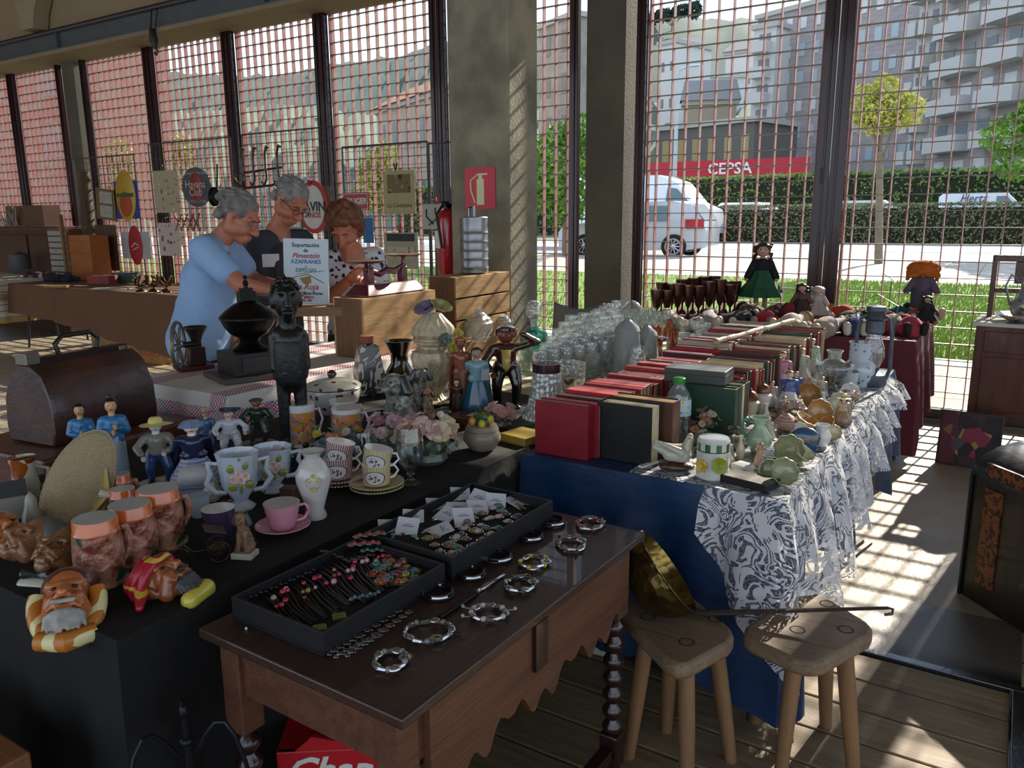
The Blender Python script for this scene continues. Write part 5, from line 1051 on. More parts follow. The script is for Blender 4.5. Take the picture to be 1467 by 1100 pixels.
def dog(name, label, u, vb, vt, w, m, z=TB, base=None, turn=0, group=None, cat='dog figurine', ear=None, k=1):
    r, h, wd = put(name, label, cat, u, vb, vt, w, z, group=group); r.scale = (h*k, h*k, h); r.rotation_euler[2] += turn; z0 = .12 if base else 0
    if base: B().box(-.22, .22, -.18, .18, 0, .12).build('base', mat(base, .4), r, smooth=0, bevel=.02)
    b = B(); b.limb((0, .1, z0+.16), (0, .0, .58), .16, .12); b.limb((-.07, -.06, .5), (-.075, -.1, z0+.03), .05, .04); b.limb((.07, -.06, .5), (.075, -.1, z0+.03), .05, .04); b.limb((-.12, .06, z0+.1), (-.13, -.08, z0+.04), .09, .05); b.limb((.12, .06, z0+.1), (.13, -.08, z0+.04), .09, .05)
    b.limb((0, -.02, .6), (0, -.04, .8), .1, .12); b.ball((0, -.05, .84), (.115, .12, .12)); b.limb((0, -.12, .81), (0, -.24, .78), .07, .045); b.limb((.0, .15, z0+.1), (.12, .26, z0+.08), .04, .02); b.build('body', m, r, remesh=.018, blur=2)
    for s_ in (-1, 1): B().limb((s_*.1, -.02, .9), (s_*.16, -.03, .72), .045, .06, 10).build('ear', ear or m, r)
    B().ball((0, -.275, .79), (.03, .02, .02)).build('nose', mat('#120f0e', .2, coat=.6), r); b = B(); b.ball((-.05, -.155, .865), .016); b.ball((.05, -.155, .865), .016); b.build('eyes', mat('#120f0e', .2, coat=.6), r)
    return r
dog('dog_figurine', 'sitting brown dog figurine on white plinth by purple cup', 352, 806, 730, 42, mat('#8a6a4a', .5, 0, .4, 20, c2='#5a4434'), base='#bdb8a8', ear=mat('#3a3434', .5), turn=-.5)
# two handled white vases
wf_ = spots('#b5bfca', ['#7d8a3f', '#c7b7a0', '#8a9a5a', '#d8cfc0'], 30, .26, .15, .8, dens=.35)
def urnlet(label, u, vb, vt, w):
    r, h, k = vase('handled_vase', label, 'vase', u, vb, vt, w*.86, [(.62, 0), (.66, .04), (.35, .14), (.4, .2), (.8, .42), (.86, .7), (.92, .9), (1.0, 1.0)], wf_, flute=8, fd=.03)
    for s_ in (-1, 1): B().tube([(s_*k*.85, 0, h*.82), (s_*k*1.35, 0, h*.86), (s_*k*1.25, 0, h*.66), (s_*k*1.45, 0, h*.5), (s_*k*1.1, 0, h*.32), (s_*k*.6, 0, h*.3)], [.003, .004, .0035, .004, .004, .003], 8, flat=2).build('handle', mat('#b5bfca', .15, coat=.8), r)
_u = urnlet
def urnlet(label, u, vb, vt, w):
    _u(label, u, vb, vt, w); r = bpy.context.scene.objects[-1] if False else [o for o in C.objects if o.name.startswith('handled_vase')][-1]
    p, h, wd = size(u, vb, vt, w*.86, TB); k = wd/2; b = B(); l_ = B()
    for (x, z) in ((-.25, .62), (.1, .60), (.3, .66), (0, .7)): b.petals((x*k, -k*.88, z*h), k*.2, 6, 2, (0, -1, .1))
    for (x, z, a) in ((-.35, .8, 2.2), (.25, .84, .9), (.45, .5, -.7), (-.3, .48, -2.4), (.05, .45, -1.5)): l_.at((x*k, -k*.84, z*h), (PI/2, 0, 0)).ball((0, 0, 0), (k*.2*abs(math.cos(a))+k*.07, k*.2*abs(math.sin(a))+k*.07, k*.05), 10, 6)
    b.build('painted_flowers', mat('#c9a79a', .3, coat=.4), r, smooth=0); l_.build('painted_leaves', mat('#7c8438', .3, coat=.4), r)
urnlet('white scalloped two handled vase with leaves, front one', 347, 738, 648, 70); urnlet('white scalloped two handled vase behind and right of its twin', 394, 712, 640, 66)
r, h, k = vase('heart_vase', 'white baluster vase with yellow flower heart relief', 'vase', 453, 750, 646, 50, [(.62, 0), (.66, .04), (.5, .14), (.62, .24), (.98, .55), (1, .66), (.72, .82), (.42, .9), (.5, .95), (.74, 1.0)], mat('#c4c1bd', .2, 0, .08, 30, 26, .0012, coat=.6))
b = B(); [b.petals((.008*math.cos(a)*1.6, -k*.97+.002*abs(math.cos(a)), h*.60+.018*math.sin(a)), .007, 5, 1, (0, -1, .1)) for a in (0.3, 1.6, 2.8, 4.7)]; b.build('flower_relief', mat('#b5a552', .4), r, smooth=0)
B().tube([(.02*math.sin(t)**3*1.1, -k*.97, h*.58+.0015*(13*math.cos(t)-5*math.cos(2*t)-2*math.cos(3*t))) for t in [i*2*PI/30 for i in range(30)]], .0008, 5, closed=True).build('heart_outline', mat('#a89ca0', .3), r)
# pink cup and saucer
def saucer(name, label, u, vb, w, m, z=TB, group=None, dz=0):
    p, h, wd = size(u, vb, vb-10, w, z); r = thing(name, label, 'saucer', (p.x, p.y, z+.001+dz), 0, group); k = wd/2; B().lathe([(0, 0), (k*.45, 0), (k*.5, .003), (k*.8, .009), (k, .017), (k*.98, .019), (k*.78, .012), (k*.45, .006), (0, .005)], 32).build('dish', m, r); return r, p, k
pk = mat('#c98a9c', .25, coat=.5, var=.04)
sr, p, k = saucer('pink_saucer', 'pink saucer under the pink cup', 407, 774, 78, pk)
cc = cup('pink_cup', 'small pink coffee cup standing on pink saucer', 408, 758, 714, 50, pk, mat('#b9b4b2', .2), 1); cc.location = (p.x, p.y, TB+.008)
# striped cups and saucers
def stackcups(us, vbs, c1, c2, nm, sa):
    m1 = stripe(c1, '#c9c9c2', .16, .45, 0, .2, ang=True); m2 = N('medallion_cup'); X = m2.xyz(); a = m2.math('ARCTAN2', X[1], X[0])
    st_ = m2.math('LESS_THAN', m2.math('FRACT', m2.math('DIVIDE', m2.math('ADD', a, 20), .16)), .5); c = m2.mix(st_, rgb('#cbc9c0'), rgb(c1))
    da = m2.math('DIVIDE', m2.math('ADD', a, 1.75), 1.0); dz_ = m2.math('DIVIDE', m2.math('SUBTRACT', X[2], .026), .026); rr = m2.math('ADD', m2.math('POWER', da, 2), m2.math('POWER', dz_, 2))
    vo = m2.vor(110); med = m2.math('LESS_THAN', rr, .55); fl = m2.math('MULTIPLY', m2.math('LESS_THAN', rr, .22), m2.math('LESS_THAN', vo.outputs['Distance'], .5)); c = m2.mix(m2.math('LESS_THAN', rr, .68), c, rgb('#4a4a4c')); c = m2.mix(med, c, rgb('#cfcec8')); c = m2.mix(fl, c, rgb('#7a4f74')); m2.bsdf(c, .18, 0, None, 0, Coat_Weight=.6)
    u, vb = us; ms = stripe(c1, '#c9c9c2', .12, .45, 0, .2, ang=True)
    s1, p, k = saucer('striped_saucer', 'lower %s striped saucer of the %s' % (sa, nm), u, vb, 78, ms); s2 = dup(s1, (p.x, p.y, TB+.012), None, 'upper %s striped saucer of the %s' % (sa, nm))
    z = TB+.024
    q = cup('espresso_cup', 'lower %s striped coffee cup of the %s' % (sa, nm), u, vb, vb-36, 42, m2.m, porc, 1, ham=porc, prof=((.86, 0), (.92, .03), (.95, .5), (1, 1))); q.location = (p.x, p.y, z); 
    q2 = dup(q, (p.x-.004, p.y, z+.047), None, 'upper %s striped coffee cup tipped in the %s' % (sa, nm)); q2.rotation_euler[1] = .22; return q
stackcups((541, 716), 0, '#b59a3c', '', 'front stack', 'yellow'); stackcups((487, 706), 0, '#8e2f48', '', 'stack behind heart vase', 'maroon')
patbox('wooden_block', 'small dark wooden block with paper tag by white vase', (*onz(416, 714, TB).to_tuple()[:2], TB+.001), (.045, .04, .035), wood('#5d4632', '#45331f', .5, 2, 10), .3, 'wood block')
# photo print mugs
pm = N('print_mug'); X = pm.xyz(); vo = pm.vor(70); c = pm.mix(.55, vo.outputs['Color'], rgb('#8a3a20')); c = pm.mix(pm.step(pm.noise(60, 2), .45, .55), c, rgb('#c9822f')); c = pm.mix(pm.math('GREATER_THAN', X[2], .125), c, rgb('#ced2d6')); c = pm.mix(pm.math('LESS_THAN', X[2], .012), c, rgb('#ced2d6')); pm.bsdf(c, .15, 0, None, 0, Coat_Weight=.7)
MP = ((.98, 0), (1, .02), (1, .5), (1, 1))
for lab, u, vb, vt, w in (('white rimmed photo print mug beside wooden statue leg', 434, 642, 578, 40), ('white rimmed photo print mug behind its front neighbour', 494, 630, 573, 38), ('white rimmed photo print mug with square handle, front one', 499, 645, 584, 42)):
    cup('photo_mug', lab, u, vb, vt, w, pm.m, porc, 1, group='white rimmed photo mugs', prof=MP, cat='mug', ham=porc)
# tureen
tw_ = spots('#b3b1a9', ['#5a3030', '#2e3d4a', '#4a3a2a', '#5a3030'], 32, .34, .2, .6, dens=.6)
r, h, k = vase('soup_tureen', 'round floral soup tureen with brown knobbed lid', 'tureen', 479, 600, 530, 78, [(.5, 0), (.55, .04), (.9, .25), (1, .45), (1, .60), (.98, .62)], tw_, hollow=False)
B().lathe([(k*1.04, h*.60), (k*1.04, h*.64), (k*.9, h*.70), (k*.5, h*.78), (k*.12, h*.82), (0, h*.82)], 30).build('lid', tw_, r); B().ball((0, 0, h*.9), (k*.17, k*.17, h*.1)).build('knob', mat('#2f1d16', .15, coat=.8), r); B().lathe([(k*1.045, h*.605), (k*1.06, h*.615), (k*1.045, h*.625)], 30).build('band', mat('#3d2b28', .3), r)
# ================= coffee mills, statue
iron = mat('#141417', .35, .7, .2, 20, 30, .001)
def spokes(root, c, r, m, n=6, ax=(1, 0, 0), th=.006):
    ax = V(ax).normalized(); a1 = ax.cross(V((0, 0, 1))).normalized(); a2 = V((0, 0, 1)); b = B(); c = V(c)
    b.tube([c+a1*r*math.cos(a)+a2*r*math.sin(a) for a in [i*2*PI/36 for i in range(36)]], th, 8, closed=True, flat=1.4)
    for i in range(n):
        a = i*2*PI/n; d = a1*math.cos(a)+a2*math.sin(a); e = a1*-math.sin(a)+a2*math.cos(a); b.tube([c, c+d*r*.5+e*r*.14, c+d*r], th*.5, 5); b.tube([c, c+d*r*.5-e*r*.14, c+d*r], th*.5, 5)
    b.ball(c, th*2); return b.build('flywheel', m, root)
pg = onz(335, 545, WZ); mill = thing('coffee_mill', 'black cast iron coffee mill with domed hopper and crank', 'coffee mill', (pg.x, pg.y+.10, WZ+.004), face_cam(pg)+.35)
B().box(-.17, .17, -.13, .13, 0, .022).build('plinth', wood('#5a5048', '#3f3831', .5, 0, 6), mill, smooth=0, bevel=.004)
B().box(-.115, .115, -.10, .10, .022, .115).build('drawer_case', mat('#1f1d1c', .45), mill, smooth=0, bevel=.004); B().box(-.08, .08, -.106, -.10, .035, .1).build('drawer', mat('#272423', .4), mill, smooth=0, bevel=.002)
B().lathe([(.0, .115), (.07, .115), (.075, .125), (.05, .14), (.04, .155), (.045, .17), (.08, .19), (.105, .225), (.118, .255)], 32).build('hopper', iron, mill)
B().lathe([(.122, .255), (.122, .262), (.10, .285), (.06, .315), (.03, .33), (0, .335)], 32).build('dome_lid', mat('#1b1818', .3, .6, .3, 10), mill)
B().box(-.035, .035, -.02, .02, .28, .37).cb((0, 0, .37), (.05, .03, .03)).tube([(0, 0, .37), (0, 0, .42)], [.012, .007], 8).ball((0, 0, .405), .013).ball((0, 0, .43), .009).build('bracket', iron, mill, smooth=30)
B().tube([(.0, 0, .36), (.09, -.02, .345), (.13, -.03, .31), (.15, -.03, .24), (.14, -.03, .17), (.10, -.03, .115)], [.010, .010, .006, .005, .005, .004], 8).build('crank', mat('#77746c', .3, .8), mill); B().ball((.13, -.035, .10), (.055, .022, .016)).build('spoon_grip', mat('#1d1817', .3, coat=.4), mill)
p2 = onz(272, 530, WZ); m2_ = thing('wheel_mill', 'small coffee mill with pale spoked flywheel on red base', 'coffee mill', (p2.x, p2.y, WZ+.004), face_cam(p2)+.25)
B().box(-.06, .10, -.05, .06, 0, .018).build('base', mat('#5a1a1a', .4), m2_, smooth=0, bevel=.004); B().box(.0, .07, -.03, .04, .018, .10).tube([(-.02, 0, .115), (.06, 0, .115)], .014, 10).build('housing', mat('#3b2a24', .4, .5), m2_, smooth=30, bevel=.003)
B().lathe([(.02, .12), (.03, .15), (.052, .19), (.05, .195), (.025, .15)], 20, (.04, 0)).build('hopper', mat('#3d332f', .35, .7), m2_); spokes(m2_, (-.04, -.0, .112), .108, mat('#8a8478', .4, .6), 6, (1, -.55, 0), .007)
ps, h, wd = size(424, 645, 393, 44, TB); st_ = thing('wooden_statue', 'tall black carved wooden figure with long face', 'statue', (ps.x, ps.y, TB+.001), face_cam(ps)+.1); ebony = mat('#0e0d0f', .42, 0, .3, 14, 40, .002, coat=.15)
st_.scale = (h, h, h)
b = B()
for s_ in (-1, 1): b.limb((s_*.045, 0, .40), (s_*.05, 0, .03), .042, .03); b.limb((s_*.05, .01, .02), (s_*.05, -.05, .015), .03, .025)
b.limb((0, 0, .41), (0, 0, .62), .085, .088); b.limb((-.05, 0, .66), (.05, 0, .66), .05, .05); b.limb((0, 0, .64), (0, 0, .8), .045, .05); b.ball((0, 0, .86), (.075, .08, .115), 20, 14)
for s_ in (-1, 1): b.limb((s_*.085, 0, .65), (s_*.09, -.01, .47), .028, .024); b.limb((s_*.09, -.01, .47), (s_*.03, -.085, .45), .022, .018); b.ball((s_*.078, 0, .85), (.014, .03, .045))
b.limb((0, -.08, .90), (0, -.10, .83), .012, .02); b.limb((-.035, -.07, .905), (.035, -.07, .905), .016, .016); b.limb((-.025, -.078, .79), (.025, -.078, .79), .012, .012); b.limb((0, -.05, .775), (0, -.03, .74), .03, .02)
b.build('body', ebony, st_, remesh=.009, blur=1)
b = B(); 
for i in range(60):
    a = R.uniform(0, 6.28); e = R.uniform(.1, 1.2); b.ball((.08*math.cos(a)*math.cos(e), .01+.085*math.sin(a)*math.cos(e), .88+.10*math.sin(e)), .014, 6, 5)
b.limb((.0, 0, .97), (0, 0, .995), .012, .008); b.build('hair', ebony, st_, remesh=.008, blur=0); B().lathe([(.09, .40), (.10, .44), (.1, .56), (.094, .62), (.088, .63)], 24, flute=10, fd=.03, sy=1.02).build('wrap', mat('#101214', .5, 0, .2, 12, 30, .003), st_)
# ================= middle of the black table
def flowers(label, u, vb, vt, w, cols, basem, n=14, seed=1, z=TB, name='porcelain_flowers', leaf='#4a5f45'):
    r, h, wd = put(name, label, 'flower ornament', u, vb, vt, w, z); k = wd/2; rr = random.Random(seed)
    B().lathe([(0, 0), (k*.5, 0), (k*.62, h*.08), (k*.55, h*.2), (k*.75, h*.38), (k*.6, h*.5), (0, h*.5)], 24, flute=8, fd=.04, sy=.8).build('basket', basem, r)
    for i in range(n):
        a = 2*PI*i/n+rr.uniform(-.2, .2); e = rr.uniform(.0, 1.1); q = V((math.cos(a)*k*.75*math.cos(e*.8), math.sin(a)*k*.6*math.cos(e*.8), h*(.45+.4*math.sin(e))))
        B().petals(q, k*rr.uniform(.28, .42), 7, 3, (math.cos(a)*.5, math.sin(a)*.5-.3, .8), rr).build('flower', mat(cols[i % len(cols)], .3, 0, .2, 40, coat=.4), r, smooth=0, solid=.0012)
    b = B()
    for i in range(9):
        a = 2*PI*i/9; b.petals((math.cos(a)*k*.8, math.sin(a)*k*.62, h*.36), k*.25, 3, 1, (math.cos(a), math.sin(a), .3), rr)
    b.build('leaves', mat(leaf, .35, coat=.3), r, smooth=0, solid=.001); return r
flowers('large basket of cream and pink porcelain roses at table edge', 614, 676, 590, 90, ['#c9b596', '#c9a89c', '#b98f96', '#cdbf9f', '#c29a7a'], mat('#5d665c', .35, 0, .3, 20, coat=.3), 16, 2)
flowers('pale pink porcelain flowers behind the tall beer glass', 556, 662, 585, 60, ['#c3a3a4', '#b7949c', '#c9b6a8', '#8a5a66'], mat('#8a8a80', .35, coat=.3), 11, 3)
flowers('small multicoloured porcelain bouquet below photo mugs', 468, 668, 602, 44, ['#b8a03a', '#3a6f7a', '#b06a4a', '#c9c3b2', '#7a4a6a', '#3f7a5a'], mat('#6a7a72', .35, coat=.3), 10, 4)
flowers('blue and orange porcelain posy right of multicoloured bouquet', 505, 652, 606, 34, ['#c2743c', '#c9c3b2', '#3f6f9a', '#b9a43a'], mat('#566a78', .35, coat=.3), 8, 5)
# citrus jar, pink box, gold box, brown box
r, h, k = vase('citrus_jar', 'beige lidded jar topped with tiny lemons and leaves', 'jar', 691, 652, 590, 54, [(.55, 0), (.7, .05), (1, .28), (.98, .42), (.85, .52), (.9, .55), (.78, .66), (.3, .70), (0, .70)], mat('#8f8374', .4, 0, .25, 18, 60, .001, coat=.2), hollow=False)
for i, (x, y, z, c_) in enumerate(((-.5, -.3, .78, '#c9903a'), (0, -.55, .74, '#b8b03a'), (.45, -.25, .82, '#b8a83a'), (.1, .2, .86, '#c9902e'), (-.2, .1, .84, '#8f9a3a'))): B().ball((x*k, y*k, z*h), (k*.2, k*.2, k*.24)).build('lemon', mat(c_, .4, 0, .15, 60), r)
b = B(); [b.petals((k*.3*math.cos(a), k*.3*math.sin(a), h*.85), k*.32, 4, 1, (math.cos(a), math.sin(a), .6)) for a in range(6)]; b.build('leaves', mat('#3d5a34', .4), r, smooth=0, solid=.001)
flowers('round box topped with pink porcelain flowers by gold box', 718, 617, 576, 46, ['#c9a29c', '#c4988f'], mat('#8a7a68', .35, coat=.3), 9, 6)
def bx(name, label, cat, u0, v0, u1, v1, z, dpt, hgt, m, side='y', rz=None, bev=.002, zb=None):
    """box whose near bottom edge runs between two pixels on a surface"""
    a = onz(u0, v0, z); c = onz(u1, v1, z); L_ = (c-a).length; th = math.atan2(c.y-a.y, c.x-a.x); r = thing(name, label, cat, (a.x, a.y, z+.001), th); B().box(0, L_, 0, dpt, 0, hgt).build('body', m, r, smooth=0, bevel=bev); return r, L_
g_, L_ = bx('gold_box', 'flat gold coloured box lying at the table corner', 'box', 716, 632, 752, 641, TB, .12, .03, mat('#b39a4a', .4, .35, .12, 20)); B().box(.0, L_, -.001, .12, -.0, .004).build('rim', mat('#8a7433', .4, .4), g_, smooth=0)
bx('wooden_case', 'small reddish brown case behind the rose basket', 'box', 640, 606, 676, 612, TB, .10, .03, mat('#5a2f1e', .35, coat=.4))
# capodimonte urn
um = mat('#cbbd9f', .4, 0, .35, 24, 50, .0015, c2='#a09072', coat=.2)
r, h, k = vase('lidded_urn', 'ornate cream lidded urn with purple and yellow flowers', 'urn', 624, 584, 420, 64, [(.55, 0), (.6, .02), (.36, .06), (.30, .09), (.38, .12), (.62, .20), (.90, .33), (1.0, .43), (.92, .48), (.62, .51), (.6, .53)], um, flute=14, fd=.045, hollow=False, n=84)
B().lathe([(k*.6, h*.53), (k*.82, h*.55), (k*.86, h*.58), (k*.80, h*.60), (k*.93, h*.64), (k*.86, h*.70), (k*.6, h*.76), (k*.35, h*.82), (0, h*.83)], 84, flute=14, fd=.05).build('lid', um, r); B().lathe([(k*.88, h*.575), (k*.95, h*.59), (k*.88, h*.605)], 40).build('lid_band', um, r)
B().lathe([(k*.2, 0), (k*.72, 0), (k*.85, .01), (k*.6, h*.035), (0, h*.045)], 54, flute=9, fd=.14).build('scroll_foot', um, r)
rr = random.Random(9)
B().petals((-k*.3, -k*.1, h*.85), k*.5, 9, 4, (-.3, -.4, .8)).build('purple_flower', mat('#7d6f8c', .4, 0, .3, 50), r, smooth=0, solid=.001); B().petals((k*.32, -k*.1, h*.86), k*.5, 9, 4, (.3, -.4, .8)).build('yellow_flower', mat('#a8a46a', .4, 0, .3, 50), r, smooth=0, solid=.001)
for q, c_, s_ in (((k*.75, -k*.55, h*.52), '#b9a23c', .45), ((k*.45, -k*.8, h*.60), '#5d7468', .3), ((k*.95, -k*.4, h*.40), '#5f706a', .28), ((k*1.0, -k*.1, h*.62), '#b3a24c', .3)): B().petals(q, k*s_, 8, 4, (.6, -.7, .2)).build('applied_flower', mat(c_, .4, 0, .3, 50), r, smooth=0, solid=.001)
B().tube([(-k*.1+k*.25*math.cos(a)*(1-a/20), -k*1.0, h*.36+k*.4*math.sin(a)*(1-a/20)) for a in [i*.5 for i in range(24)]], .003, 6).build('scroll_relief', um, r)
# vases and spaniels
s = N('marbled'); n_ = s.noise(9, 2, .5, None, 1.5); bnd = s.math('ABSOLUTE', s.math('SUBTRACT', s.math('FRACT', s.math('MULTIPLY', n_, 4)), .5)); s.bsdf(s.mix(s.math('LESS_THAN', bnd, .17), s.mix(s.step(s.noise(4, 1), .5, .52), rgb('#3c3f42'), rgb('#2a2422')), rgb('#b9b2a6')), .3, Coat_Weight=.4)
r, h, k = vase('square_bottle', 'tall square grey bottle with cream swirls and cork', 'bottle', 530, 570, 480, 52, [(.9, 0), (1, .02), (1, .40), (.9, .5), (.72, .82), (.4, .86), (.0, .87)], s.m, n=4, hollow=False, rz=.2)
B().lathe([(0, h*.87), (k*.36, h*.87), (k*.4, h*.99), (0, h)], 18).build('stopper', mat('#8a4a34', .6), r)
vase('black_vase', 'glossy black flared vase behind the spaniel figurines', 'vase', 574, 566, 488, 48, [(.7, 0), (.95, .12), (1, .28), (.8, .42), (.5, .58), (.55, .75), (.85, 1.0)], mat('#07080a', .08, coat=1, var=0))
gsp = mat('#9a9a90', .3, 0, .4, 14, coat=.5, c2='#32373a')
dog('spaniel_figurine', 'large grey and white spaniel figurine facing left', 572, 640, 530, 60, gsp, ear=mat('#2d3230', .3, coat=.5), turn=-.7, k=1.35); dog('spaniel_figurine', 'grey speckled spaniel figurine in front of black vase', 604, 596, 524, 46, gsp, ear=mat('#3c4844', .3, coat=.5), turn=.2, k=1.2)
dog('spaniel_figurine', 'small brown and white spaniel figurine below cream urn', 614, 606, 552, 34, mat('#b9a88a', .3, 0, .2, 10, coat=.5, c2='#7a3a22'), ear=mat('#5a2416', .25, coat=.6), turn=-.3)
# lady bottle, toby jugs
tgd = lambda r: B().box(.05, .14, -.12, -.115, .5, .66).build('price_tag', mat('#8f979c', .5), r, smooth=0)
fig('slim ceramic woman in teal blue dress with price tag', 684, 596, 492, 40, low=('skirt', mat('#1f5a78', .25, 0, .1, 12, coat=.6)), top=mat('#7fa5b0', .3, coat=.4), hair='#3a2a20', skin_='#a98a78', extra=tgd, wk=1.25)
fig('old ceramic man in dark coat shading eyes with hand', 726, 592, 462, 78, low=('legs', mat('#1b1411', .2, 0, .3, 30, coat=.8)), top=mat('#2a1a16', .2, 0, .4, 30, coat=.8, c2='#4a2a20'), skin_='#6d3a28', hair='#d8d2c4', hat=('cap', mat('#171214', .2, coat=.8)), arms=((.24, -.04, .78), (.07, -.1, .93), (-.17, -.05, .55), (-.1, -.12, .42)), wk=1.5, name='ceramic_figure', head=.085,
    extra=lambda r: (B().add([(-.035, -.095, .70), (.035, -.095, .70), (.03, -.10, .5), (0, -.10, .44), (-.03, -.10, .5)], [(0, 1, 2, 3, 4)]).build('cravat', mat('#b9a25a', .3, coat=.5), r, solid=.01)))
fig('ceramic figure in orange hat behind the teal dressed woman', 662, 594, 476, 40, low=('robe', mat('#7a4a34', .3, coat=.5)), top=mat('#8d4f3a', .3, 0, .3, 20, coat=.5), hat=('cap', mat('#a5532c', .3, coat=.5)), skin_='#7d4638', hair='#5a3626', wk=1.0, name='ceramic_figure')
# beer glass and goblet
gl1 = glass('#f6f9fa', .75, .02)
def stem(name, label, u, vb, vt, w, m, prof, z=TB, cat='glass', group=None, n=24, flute=0, fd=0):
    r, h, wd = put(name, label, cat, u, vb, vt, w, z, group=group); k = wd/2; B().lathe([(a*k, c*h) for a, c in prof], n, flute=flute, fd=fd).build('body', m, r); return r
BEER = [(0, 0), (.72, 0), (.74, .01), (.3, .06), (.13, .1), (.16, .14), (.28, .17), (.2, .2), (.3, .24), (.5, .27), (.85, .4), (1, .6), (.92, .8), (.80, 1.0), (.77, 1.0), (.9, .8), (.96, .6), (.8, .41), (.4, .30), (0, .29)]
WINE = [(0, 0), (.8, 0), (.8, .01), (.15, .04), (.08, .1), (.08, .38), (.2, .45), (.7, .55), (1, .75), (.9, 1), (.87, 1), (.96, .75), (.66, .57), (0, .47)]
TUMB = [(0, 0), (.8, 0), (.84, .1), (.92, .5), (1, 1), (.96, 1), (.88, .5), (.78, .1), (0, .08)]
stem('beer_glass', 'tall empty stemmed beer glass beside yellow striped cups', 589, 699, 612, 42, gl1, BEER, cat='beer glass'); stem('goblet', 'clear goblet behind the yellow striped cups', 522, 684, 618, 36, gl1, BEER, cat='goblet')
# ================= crystal and glassware
cut = glass('#eef3f3', 1.2, .10, bs=80, body=.2, lo=.2); cut2 = glass('#f1f5f6', 1.1, .07, bs=45, body=.13, lo=.18); frost = glass('#aab2b4', .8, .12, body=.55, lo=.12); aqua = glass('#49b8a0', .8, .04, body=.25, lo=.1); amber = glass('#c96a2c', .8, .04, body=.3, lo=.1)
thin = glass('#f1f5f6', 1.0, .02, body=.05, lo=.12)
r = stem('decanter', 'square aqua green glass decanter with clear stopper', 765, 520, 468, 40, aqua, [(0, 0), (.9, 0), (1, .05), (1, .7), (.9, .85), (.35, .92), (.3, 1.0), (.45, 1.0)], cat='decanter', n=16)
p, h, wd = size(765, 520, 468, 40, TB); B().lathe([(0, h*.98), (wd*.12, h), (wd*.14, h*1.2), (wd*.28, h*1.35), (wd*.30, h*1.65), (wd*.15, h*1.75), (0, h*1.76)], 8).build('stopper', cut2, r, smooth=0)
silr = mat('#6d5f60', .2, .9, .3, 60)
for lab, u, vb, vt, w in (('ribbed crystal vase with silver collar, nearest one', 783, 606, 520, 70), ('straight ribbed crystal vase with round metal medallion', 812, 570, 520, 54)):
    r = stem('crystal_vase', lab, u, vb, vt, w, cut2, [(0, 0), (1, 0), (1, .03), (.78, .2), (.62, .5), (.56, .8), (.54, 1), (.5, 1), (.56, .5), (.7, .2), (.9, .05)] if 'nearest' in lab else [(0, 0), (.9, 0), (.92, .1), (.95, 1), (.9, 1), (.86, .1)], cat='vase', flute=22, fd=.035, n=66)
    p, h, wd = size(u, vb, vt, w, TB)
    if 'nearest' in lab: B().lathe([(wd*.29, h*.84), (wd*.29, h*1.0), (wd*.27, h*1.0)], 30).build('silver_collar', silr, r)
    else: B().ball((.01, -wd*.47, h*.55), (wd*.13, .006, wd*.13)).build('medallion', mat('#8a7a6a', .3, .8), r)
stem('small_glass', 'small plain glass tumbler in front of aqua decanter', 752, 534, 492, 24, thin, TUMB); 
stem('crystal_bowl', 'large cut crystal bowl in the middle of glassware', 880, 530, 490, 86, cut, [(0, 0), (.5, 0), (.5, .05), (.85, .45), (1, 1), (.96, 1), (.8, .5), (0, .1)], cat='bowl', flute=14, fd=.04, n=56)
stem('crystal_bowl', 'cut crystal bowl in front of corked bottle', 840, 545, 500, 70, cut, [(0, 0), (.5, 0), (.5, .05), (.85, .45), (1, 1), (.96, 1), (.8, .5), (0, .1)], cat='bowl', flute=12, fd=.05, n=48)
stem('crystal_jar', 'cut crystal lidded jar left of pine crate slats', 686, 492, 440, 42, cut, [(0, 0), (.5, 0), (.9, .3), (1, .55), (.8, .62), (.85, .66), (.5, .8), (.2, .86), (.28, .95), (0, 1)], cat='jar', flute=10, fd=.05, n=40)
stem('crystal_ball', 'small clear crystal globe behind dark coated figure', 719, 478, 450, 28, cut, [(0, 0), (.5, 0), (.4, .1), (.9, .35), (1, .6), (.7, .9), (0, 1)], cat='ornament')
r = stem('corked_bottle', 'squat glass bottle with small cork among crystal', 828, 520, 488, 34, cut2, [(0, 0), (.9, 0), (1, .3), (.8, .6), (.35, .8), (.3, .95)], cat='bottle'); B().lathe([(0, .06), (.012, .06), (.014, .10), (0, .102)], 12).build('cork', mat('#a5764a', .8), r)
def coffeepot(label, u, vb, vt, w, hs):
    r, h, wd = put('glass_pot', label, 'coffee pot', u, vb, vt, w); k = wd*.42; B().lathe([(0, 0), (k, 0), (k*1.02, h*.05), (k*.85, h*.45), (k*.72, h*.72), (k*.78, h*.76)], 26).build('body', frost, r); B().lathe([(k*.78, h*.76), (k*.7, h*.82), (k*.25, h*.92), (k*.15, h*.94), (k*.2, h*.98), (0, h)], 24).build('lid', frost, r)
    B().tube([(hs*k*.8, 0, h*.72), (hs*k*1.5, 0, h*.7), (hs*k*1.55, 0, h*.4), (hs*k*.95, 0, h*.2)], [.007]*4, 8).build('handle', frost, r); B().tube([(-hs*k*.85, 0, h*.3), (-hs*k*1.2, 0, h*.5), (-hs*k*1.35, 0, h*.78)], [.016, .011, .008], 8).build('spout', frost, r)
coffeepot('tall frosted glass coffee pot in front of tumblers', 897, 548, 452, 56, -1); coffeepot('second frosted glass pot right of the tall one', 925, 540, 462, 46, 1)
bl0 = stem('glass_bell', 'clear flared glass vase standing before frosted pots', 912, 556, 496, 44, cut2, [(0, 0), (1, 0), (.95, .1), (.6, .5), (.45, .8), (.4, 1)], cat='vase')
